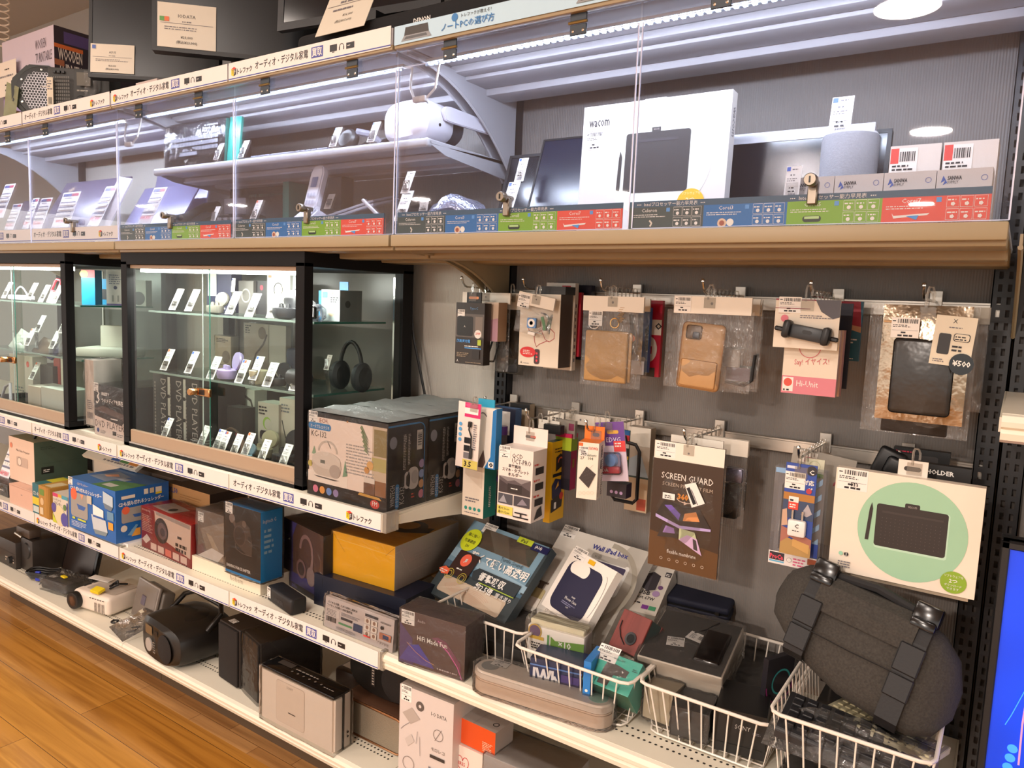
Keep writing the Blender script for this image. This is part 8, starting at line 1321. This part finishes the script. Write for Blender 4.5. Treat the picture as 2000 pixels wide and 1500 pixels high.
pod(px_at((556, 620), -.375), -.375, S1, M('bud_black', '2a2a2e', .25), 'open black earbud case at the right of the top glass shelf', 1.35); pod(px_at((420, 604), -.34), -.34, S1, M('bud_grey', '6c6860', .3), 'open grey earbud case on the top glass shelf', 1.1); pod(px_at((443, 740), -.37), -.37, S2, M('bud_lilac', 'a894c4', .35), 'open lilac earbud case on the second glass shelf', 1.35, rz=-20); pod(px_at((480, 900), -.39), -.39, S0, M('bud_bluegrey', '8ca4b4', .3), 'blue grey earbud case on the showcase floor', .8); pod(px_at((512, 895), -.33), -.33, S0, M('bud_cream', 'c8bc9c', .4), 'cream earbud case behind the cards on the showcase floor', 1.3); pod(px_at((560, 895), -.36), -.36, S0, M('bud_black'), 'large black earbud case at the right of the showcase floor', 1.7)
pod(px_at((541, 752), -.36), -.36, S2, M('bud_black'), 'black earbud case behind the card at the second shelf end', 1.1); A = MB(); A.lathe([(0, .0), (.02, 0), (.027, .012), (.028, .04), (.025, .042), (.024, .03), (0, .028)], C('cdc0a4', .4), 24); tag(A.build('earbud_cup', loc=(px_at((508, 752), -.36), -.365, S2)), 'cream round earbud cup on the second glass shelf', 'earbud case')
def sc(tl, br, y, d, mat, z, name, label, cat='box', faces=None):
    x0, x1, z0, z1 = upright(tl, br, y); c = Carton(x1-x0, d, max(.02, z1-z), mat, **(faces or {})); c.mtx = Matrix.Translation((x0, y, z)); c.nm = (name, label, cat); return c
c = sc((404, 531), (452, 588), -.24, .04, C('2c2c48'), S1, 'navy_box', 'dark navy boxed earbuds on the top glass shelf'); c.F.rect(.05, .4, .4, .95, C('c8c4c0')); c.F.text('JVC', .5, .1, .1, WHITE, wmax=.3) if 0 else c.F.fine(.4, .08, .8, .16, 1, WHITE); stock(c, *c.nm)
c = sc((466, 548), (495, 600), -.22, .03, C('77736e'), S1, 'grey_pack', 'grey pack with a loop on the top glass shelf'); c.F.ring(.5, .55, .3, .06, C('b8b4ac')); stock(c, *c.nm); c = sc((495, 548), (522, 600), -.21, .03, C('2c2a2e'), S1, 'black_pack', 'black pack with a red dot on the top glass shelf'); c.F.disc(.6, .8, .12, C('a83048')); stock(c, *c.nm)
c = sc((522, 530), (566, 612), -.25, .05, C('d2d0c8'), S1, 'white_earbud_box', 'white box with a round disc print behind the open black earbud case'); c.F.disc(.75, .4, .38, C('e8e0c4')); c.F.rect(.05, .1, .3, .95, WHITE); c.F.rect(.05, .86, .2, .95, C('e07040')); c.F.ring(.5, .6, .2, .03, INK); stock(c, *c.nm); c = sc((566, 530), (583, 615), -.24, .05, C('b8bcc0'), S1, 'grey_print_box', 'pale grey box at the right end of the top glass shelf'); c.F.ring(.7, .5, .4, .08, C('3c3a48')); stock(c, *c.nm)
pcard((451, 570), 'small white price card on the dark navy box', 'b', Y=-.25, s=.6, tilt=-6)
c = sc((420, 655), (451, 735), -.22, .03, C('c4b49c'), S2, 'beige_pack', 'beige pack with a dark crest behind the lilac earbuds'); c.F.fine(.1, .82, .9, .95, 3, INK); c.F.disc(.7, .4, .25, C('8c7c6c')); c.F.rect(.1, .15, .9, .17, GREYINK); o = stock(c, *c.nm); wrap(o, c.w, c.d, c.h, FILM, seed=101)
c = sc((477, 630), (524, 715), -.20, .02, C('a49a8c'), S2, 'grey_film_pack', 'grey pack with a dark ring device on the second glass shelf'); c.F.fine(.05, .8, .3, .98, 4, INK); c.F.disc(.75, .82, .16, C('6c5c4c')); c.F.line([(.95, .8), (.8, .6), (.5, .4), (.3, .05)], .06, C('4c403a')); o = stock(c, *c.nm); wrap(o, c.w, c.d, c.h, FILM, seed=102); c = sc((524, 634), (558, 720), -.20, .02, C('8f877c'), S2, 'grey_flat_pack', 'plain grey pack right of the dark ring device'); stock(c, *c.nm)
t = thing('earphone_bag', 'black soft case at the right back of the second glass shelf', 'case', (px_at((566, 720), -.2), -.22, S2)); A = MB(); A.box(0, 0, 0, .05, .04, .1, M('deep_navy_pack'), .012, 3); A.build('body', t)
for k, xx in enumerate((-2.36, -2.272, -2.184)):
    c = Carton(.085, .17, .225, C('211d1c', .3)); c.mtx = Matrix.Translation((xx, -.40, S0)); f = c.F; f.text('DVD PLAYER', .55, .94, .13, C('a8a09a'), rot=-PI/2, wmax=.86); f.fine(.12, .1, .22, .9, 16, C('8c847c'), fill=.7)
    if k: [f.rect(-.0, .1+.31*j, .16, .36+.31*j, C('b8b4ac')) for j in range(3)]
    stock(c, 'disc_player_box', ('leftmost black disc player box standing on end inside the showcase', 'middle black disc player box standing on end inside the showcase', 'rightmost black disc player box standing on end inside the showcase')[k], 'boxed disc player')
c = sc((430, 752), (497, 840), -.22, .05, C('cfc6ba'), S0, 'white_earphone_box', 'white boxed wired earphones with a dark cable print'); f = c.F; f.line([(.3, .4), (.35, .75), (.6, .92), (.9, .8), (.98, .6), (.9, .05)], .05, C('4c443e')); f.disc(.52, .62, .06, INK); f.disc(.8, .58, .06, INK); f.line([(.84, .5), (.86, .1)], .02, INK); stock(c, *c.nm)
c = sc((428, 790), (473, 845), -.30, .05, C('2c2826'), S0, 'dark_charger_box', 'dark box with a reddish mark on the showcase floor', faces=dict(top=C('3c3836'))); c.F.rect(.05, .5, .3, .98, C('d8d0c4')); c.F.rect(.05, .84, .15, .98, C('e07040')); c.F.disc(.78, .35, .06, C('a82848')); stock(c, *c.nm); c = Carton(.03, .03, .03, C('2c2826')); c.mtx = Matrix.Translation((px_at((452, 790), -.3), -.28, S0+c.h+.095)) if 0 else Matrix.Translation((px_at((446, 800), -.27), -.272, S0+.112)); stock(c, 'cube_charger', 'small dark cube on the dark box in the showcase', 'charger')
c = sc((504, 784), (544, 868), -.26, .06, C('c8bcae'), S0, 'band_box', 'boxed fitness band with a black band pictured', 'boxed fitness band'); c.F.rrect(.1, .22, .95, .42, .1, C('1c1c24')); c.F.disc(.45, .58, .2, C('98b44c')); c.F.disc(.5, .56, .17, C('c8bcae')); c.F.fine(.05, .75, .5, .95, 3, INK); stock(c, *c.nm)
c = sc((546, 776), (581, 862), -.25, .06, C('cbbcae'), S0, 'bone_headphone_box', 'white boxed neckband headphones at the right back of the showcase floor', 'boxed headphones', faces=dict(top=C('d4ccc0'))); c.F.line([(.15, .6), (.35, .3), (.55, .2), (.8, .3), (.9, .5)], .05, C('33302f')); c.F.fine(.1, .75, .7, .92, 3, GREYINK); stock(c, *c.nm)
t = thing('headphones', 'tangled dark headphones on the left of the showcase floor', 'headphones', (px_at((372, 845), -.33), -.33, S0)); A = MB()
for s, z in ((-.03, .05), (.03, .03)): A.lathe([(.014, -.01), (.03, -.008), (.03, .008), (.018, .012), (0, .01)], DARK, 20, Matrix.Translation((s, 0, z)) @ Matrix.Rotation(R(70), 4, 'X') @ Matrix.Rotation(R(20), 4, 'Y'))
A.build('ear_cups', t); A = MB(); A.tube([(-.04, .01, .06), (-.02, .02, .09), (.03, .02, .085), (.05, .01, .04)], .006, BLACK, 8); A.build('headband', t)
A = MB(); r = random.Random(8); A.tube([(.05*math.cos(k*.9)+r.uniform(-.01, .01), .03*math.sin(k*.9), .006+.0012*k) for k in range(26)], .0028, C('5c5854'), 6); tag(A.build('cable_bundle', loc=(px_at((395, 868), -.38), -.38, S0)), 'tangled grey cable bundle on the showcase floor', 'cable'); A = MB(); A.tube([(.06*math.cos(k*PI/14), 0, .002+.075*math.sin(k*PI/14)) for k in range(15)], .004, C('5c4636'), 8); tag(A.build('neckband', loc=(px_at((448, 868), -.36), -.35, S0)), 'dark neckband arching over the showcase floor', 'headphones')
A = MB(); A.tube([(.022*math.cos(2*PI*k/16), .01*math.sin(2*PI*k/16)*.6, .03+.024*math.sin(2*PI*k/16)) for k in range(16)], .007, C('6c4c38'), 8, closed=True); tag(A.build('watch_band', loc=(px_at((452, 870), -.40), -.375, S0)), 'brown watch band on the showcase floor', 'watch')
# seen through the right side glass
c = Carton(.075, .085, .088, C('cfdcdc'), right=C('7c7c7c')); c.mtx = Matrix.Translation((-1.635, -.315, S1)); f = c.F; f.rect(.04, .74, .34, .94, C('3c84c0')); f.fine(.5, .6, .95, .8, 3, INK); f.disc(.6, .9, .06, C('e8a868')); f.disc(.55, .28, .16, C('e0cdb0')); f.poly([(.4, .2), (.75, .2), (.6, .5)], C('e0cdb0')); f.disc(.2, .14, .03, INK); c.R.disc(.35, .55, .12, C('3c3c3c')); o = stock(c, 'pale_blue_earbud_box', 'pale blue white earbud box with a blue hang tab in the showcase', 'boxed earbuds'); A = MB(); A.box(.03, .04, .088, .065, .042, .112, C('2c78b4')); A.build('hang_flap', o)
c = Carton(.07, .05, .085, C('148cc0'), left=C('d8dce0')); c.mtx = Matrix.Translation((-1.715, -.255, S1)); c.F.text('buds', .3, .6, .16, C('0c4c74'), wmax=.4); stock(c, 'bright_blue_box', 'bright blue earbud box deeper in the showcase, top shelf', 'boxed earbuds')
pod(-1.64, -.37, S1, M('bud_black'), 'black earbud case in front of the pale blue white box', .9); t = thing('smart_watch', 'black watch with a clear wrap and white label on the top shelf', 'watch', (-1.60, -.36, S1)); A = MB(); A.tube([(0, -.02, .022+.0), (0, -.012, .036), (0, .006, .038), (0, .02, .03), (0, .02, .012), (0, .004, .003), (0, -.014, .006)], .01, clear('strap_clear', 'e8e8ee', .8, .1, op=.2, opcol='d0d0d8'), 8, closed=True); A.build('strap', t); A = MB(); A.box(-.018, -.026, .006, .018, -.016, .04, BLACKG, .004, 2); A.build('watch_face', t); sticker(t, (-.014, -.027, .012), .028, .024)
t = thing('over_ear_headphones', 'black over-ear headphones on the second glass shelf, right side', 'headphones', (-1.60, -.25, S2)); A = MB(); A.tube([(.02+.045*math.cos(k*PI/12), .0, .055+.085*math.sin(k*PI/12)) for k in range(13)], .006, BLACK, 8); A.build('headband', t)
for x in (-.025, .065): A = MB(); A.lathe([(.012, -.014), (.034, -.01), (.036, .006), (.026, .014), (0, .012)], DARK, 22, Matrix.Translation((x, 0, .04)) @ Matrix.Rotation(R(90), 4, 'Y') @ Matrix.Diagonal((1.2, 1, 1, 1))); A.build('ear_cup', t)
t = thing('capsule_speaker', 'black capsule speaker on a wire stand in the showcase', 'speaker', (-1.70, -.37, S2)); A = MB(); A.tube([(0, 0, .035), (.004, 0, .035), (.07, 0, .035), (.084, 0, .035)], [.008, .024, .024, .012], M('rubber_black'), 14); A.build('body', t); A = MB(); A.tube([(.07, -.02, .0), (.075, -.028, .03), (.085, -.02, .035), (.09, -.01, .0), (.03, -.02, .002), (.03, -.028, .02)], .0018, CHROME, 6); A.build('wire_stand', t)
pcard((632, 722), 'small price card behind the capsule speaker', '', Y=-.33, s=.6, tilt=-20)
# ================================================================ inside the left showcase
for px, k, z, l in (((2, 582), '', S1, 'price card at the left edge of the photo, top shelf of the left showcase'), ((50, 585), 'o', S1, 'red cornered price card on the top shelf of the left showcase'), ((74, 589), 'n', S1, 'price card left of the red white card pack'), ((99, 591), '', S1, 'price card at the right end of the left showcase top shelf'), ((46, 674), 'o', S2, 'orange cornered price card by the brown tablet'), ((94, 680), '', S2, 'price card right of the brown tablet'), ((66, 648), 'n', S2, 'small price card behind the brown tablet'), ((112, 650), 'o', S2, 'price card at the back right of the left showcase'), ((55, 740), 'o', S0, 'price card on the white boxes in the left showcase')): pcard(px, l, k, Y=-.395 if k not in 'n' else -.37, s=1.0, tilt=-26, sx=1.25)
t = thing('white_router', 'white gadget with a looped cable on the top shelf of the left showcase', 'gadget', (px_at((14, 582), -.36), -.36, S1)); A = MB(); A.box(0, 0, 0, .14, .05, .02, M('phone_white'), .006, 2); A.build('body', t); A = MB(); A.tube([(.02+.12*k/12, .02, .02+.035*math.sin(PI*k/12)) for k in range(13)], .003, M('phone_white'), 6); A.build('cable', t)
t = thing('memory_card_pack', 'red and white card pack with a window, top shelf of the left showcase', 'carded accessory', (px_at((90, 588), -.36), -.36, S1), (R(-20), R(6), 0)); A = MB(); A.box(0, 0, 0, .055, .002, .05, C('d8c4c0')); f = A.face((0, 0, 0), (.055, 0, 0), (0, 0, .05)); f.fine(.1, .1, .9, .9, 5, C('b03c40')); A.build('card', t); A = MB(); A.tube([(.006, 0, .05), (.006, 0, .09), (.012, 0, .098), (.044, 0, .098), (.05, 0, .09), (.05, 0, .05)], .005, C('c83040'), 8, closed=True); A.build('window_frame', t)
t = thing('brown_tablet', 'brown leather tablet case tilted on the left showcase second shelf', 'tablet', (px_at((60, 675), -.38), -.38, S2), (R(-38), R(8), 0)); A = MB(); A.box(0, 0, 0, .12, .01, .075, C('5c4a3e', .25), .003, 2); A.build('cover', t); A = MB(); A.box(.121, .0, 0, .165, .01, .075, C('3a3550', .25), .003, 2); A.build('flap', t)
A = MB(); pouch(A, 0, .11, 0, .09, .008, clear('white_bag', 'f0f0ee', .8, .15, .4, 30., .55, 'd8d8d2'), 103); tag(A.build('white_bag', loc=(px_at((16, 670), -.36), -.36, S2+.003), rot=(R(-30), R(14), 0)), 'white plastic bag on the second shelf of the left showcase', 'bag')
for tl, br, y, d, mt, z, nm, l in (((54, 752), (80, 800), -.40, .10, C('d8c8ba'), S0, 'white_cube_box', 'white boxed gadget on the floor of the left showcase, left of two'), ((80, 755), (128, 800), -.40, .1, C('d4d0c8'), S0, 'white_gadget_box', 'white boxed gadget on the floor of the left showcase, right of two'), ((18, 690), (66, 790), -.25, .06, C('cfc4b6'), S0, 'pale_box', 'pale box at the back of the left showcase floor'), ((66, 710), (104, 760), -.22, .08, C('2c2826'), S0, 'dark_box', 'dark box at the back of the left showcase floor'), ((104, 690), (118, 760), -.2, .1, C('a8382c'), S0, 'red_box', 'narrow red box at the back of the left showcase floor'), ((118, 688), (134, 770), -.22, .1, C('d4c4b4'), S0, 'white_tall_box', 'white tall box right of the narrow red box')):
    c = sc(tl, br, y, d, mt, z, nm, l); c.F.fine(.2, .1, .7, .25, 2, GREYINK)
    if nm == 'pale_box': c.F.disc(.8, .8, .06, C('e05040'))
    stock(c, *c.nm)
A = MB(); A.tube([(0, 0, 0), (.05, 0, .07), (.1, 0, .09), (.1, 0, 0)], .006, M('phone_white'), 8); tag(A.build('white_stand', loc=(px_at((0, 770), -.40), -.40, S0)), 'white folding stand on the floor of the left showcase', 'stand')
for w, h, x, y, mt, nm, l in ((.05, .13, -2.90, -.36, C('0f84b4'), 'blue_speaker_box', 'blue and red box behind the side glass of the left showcase'), (.11, .10, -3.0, -.29, C('0f84b4'), 'puck_speaker_box', 'blue box picturing a black puck speaker'), (.07, .135, -2.915, -.26, C('bdb4a8'), 'cable_box', 'tall white boxed cable behind the side glass'), (.07, .10, -2.845, -.215, C('c0bab2'), 'mouse_box', 'white box with a grey oval print behind the side glass')):
    c = Carton(w, .05, h, mt); c.mtx = Matrix.Translation((x, y, S1)); f = c.F
    if nm == 'blue_speaker_box': f.rect(0, .78, 1, 1, C('a82430')); f.disc(.2, .88, .3, C('e0c030'), ry=.1)
    if nm == 'puck_speaker_box': f.rrect(.3, .2, .9, .6, .1, C('2c2c30')); f.rect(.02, .1, .3, .9, WHITE)
    if nm == 'cable_box': f.rect(0, 0, 1, .04, C('5c4c80')); f.fine(.15, .6, .85, .9, 5, GREYINK); f.disc(.5, .5, .1, C('4c4c5c')); f.rect(.3, .1, .4, .28, C('8c8880')); f.rect(.6, .1, .7, .28, C('8c8880'))
    if nm == 'mouse_box': f.disc(.6, .3, .35, C('4c484c'), ry=.26)
    c.mtx = c.mtx @ Matrix.Rotation(R(35), 4, 'Z'); stock(c, nm, l, 'box')
t = thing('white_console', 'white game console like device on the second shelf behind the side glass', 'device', (-2.96, -.36, S2), (0, 0, R(30))); A = MB(); A.box(0, 0, 0, .2, .14, .035, M('device_white', 'cfcac0', .4), .006, 2); A.build('body', t); A = MB(); A.box(.05, .08, .035, .16, .084, .12, M('device_white'), .004, 2); A.build('upright_panel', t)
# ================================================================ tidy
if _fontobj is not None:
    cu_ = _fontobj.data; bpy.data.objects.remove(_fontobj); bpy.data.curves.remove(cu_)
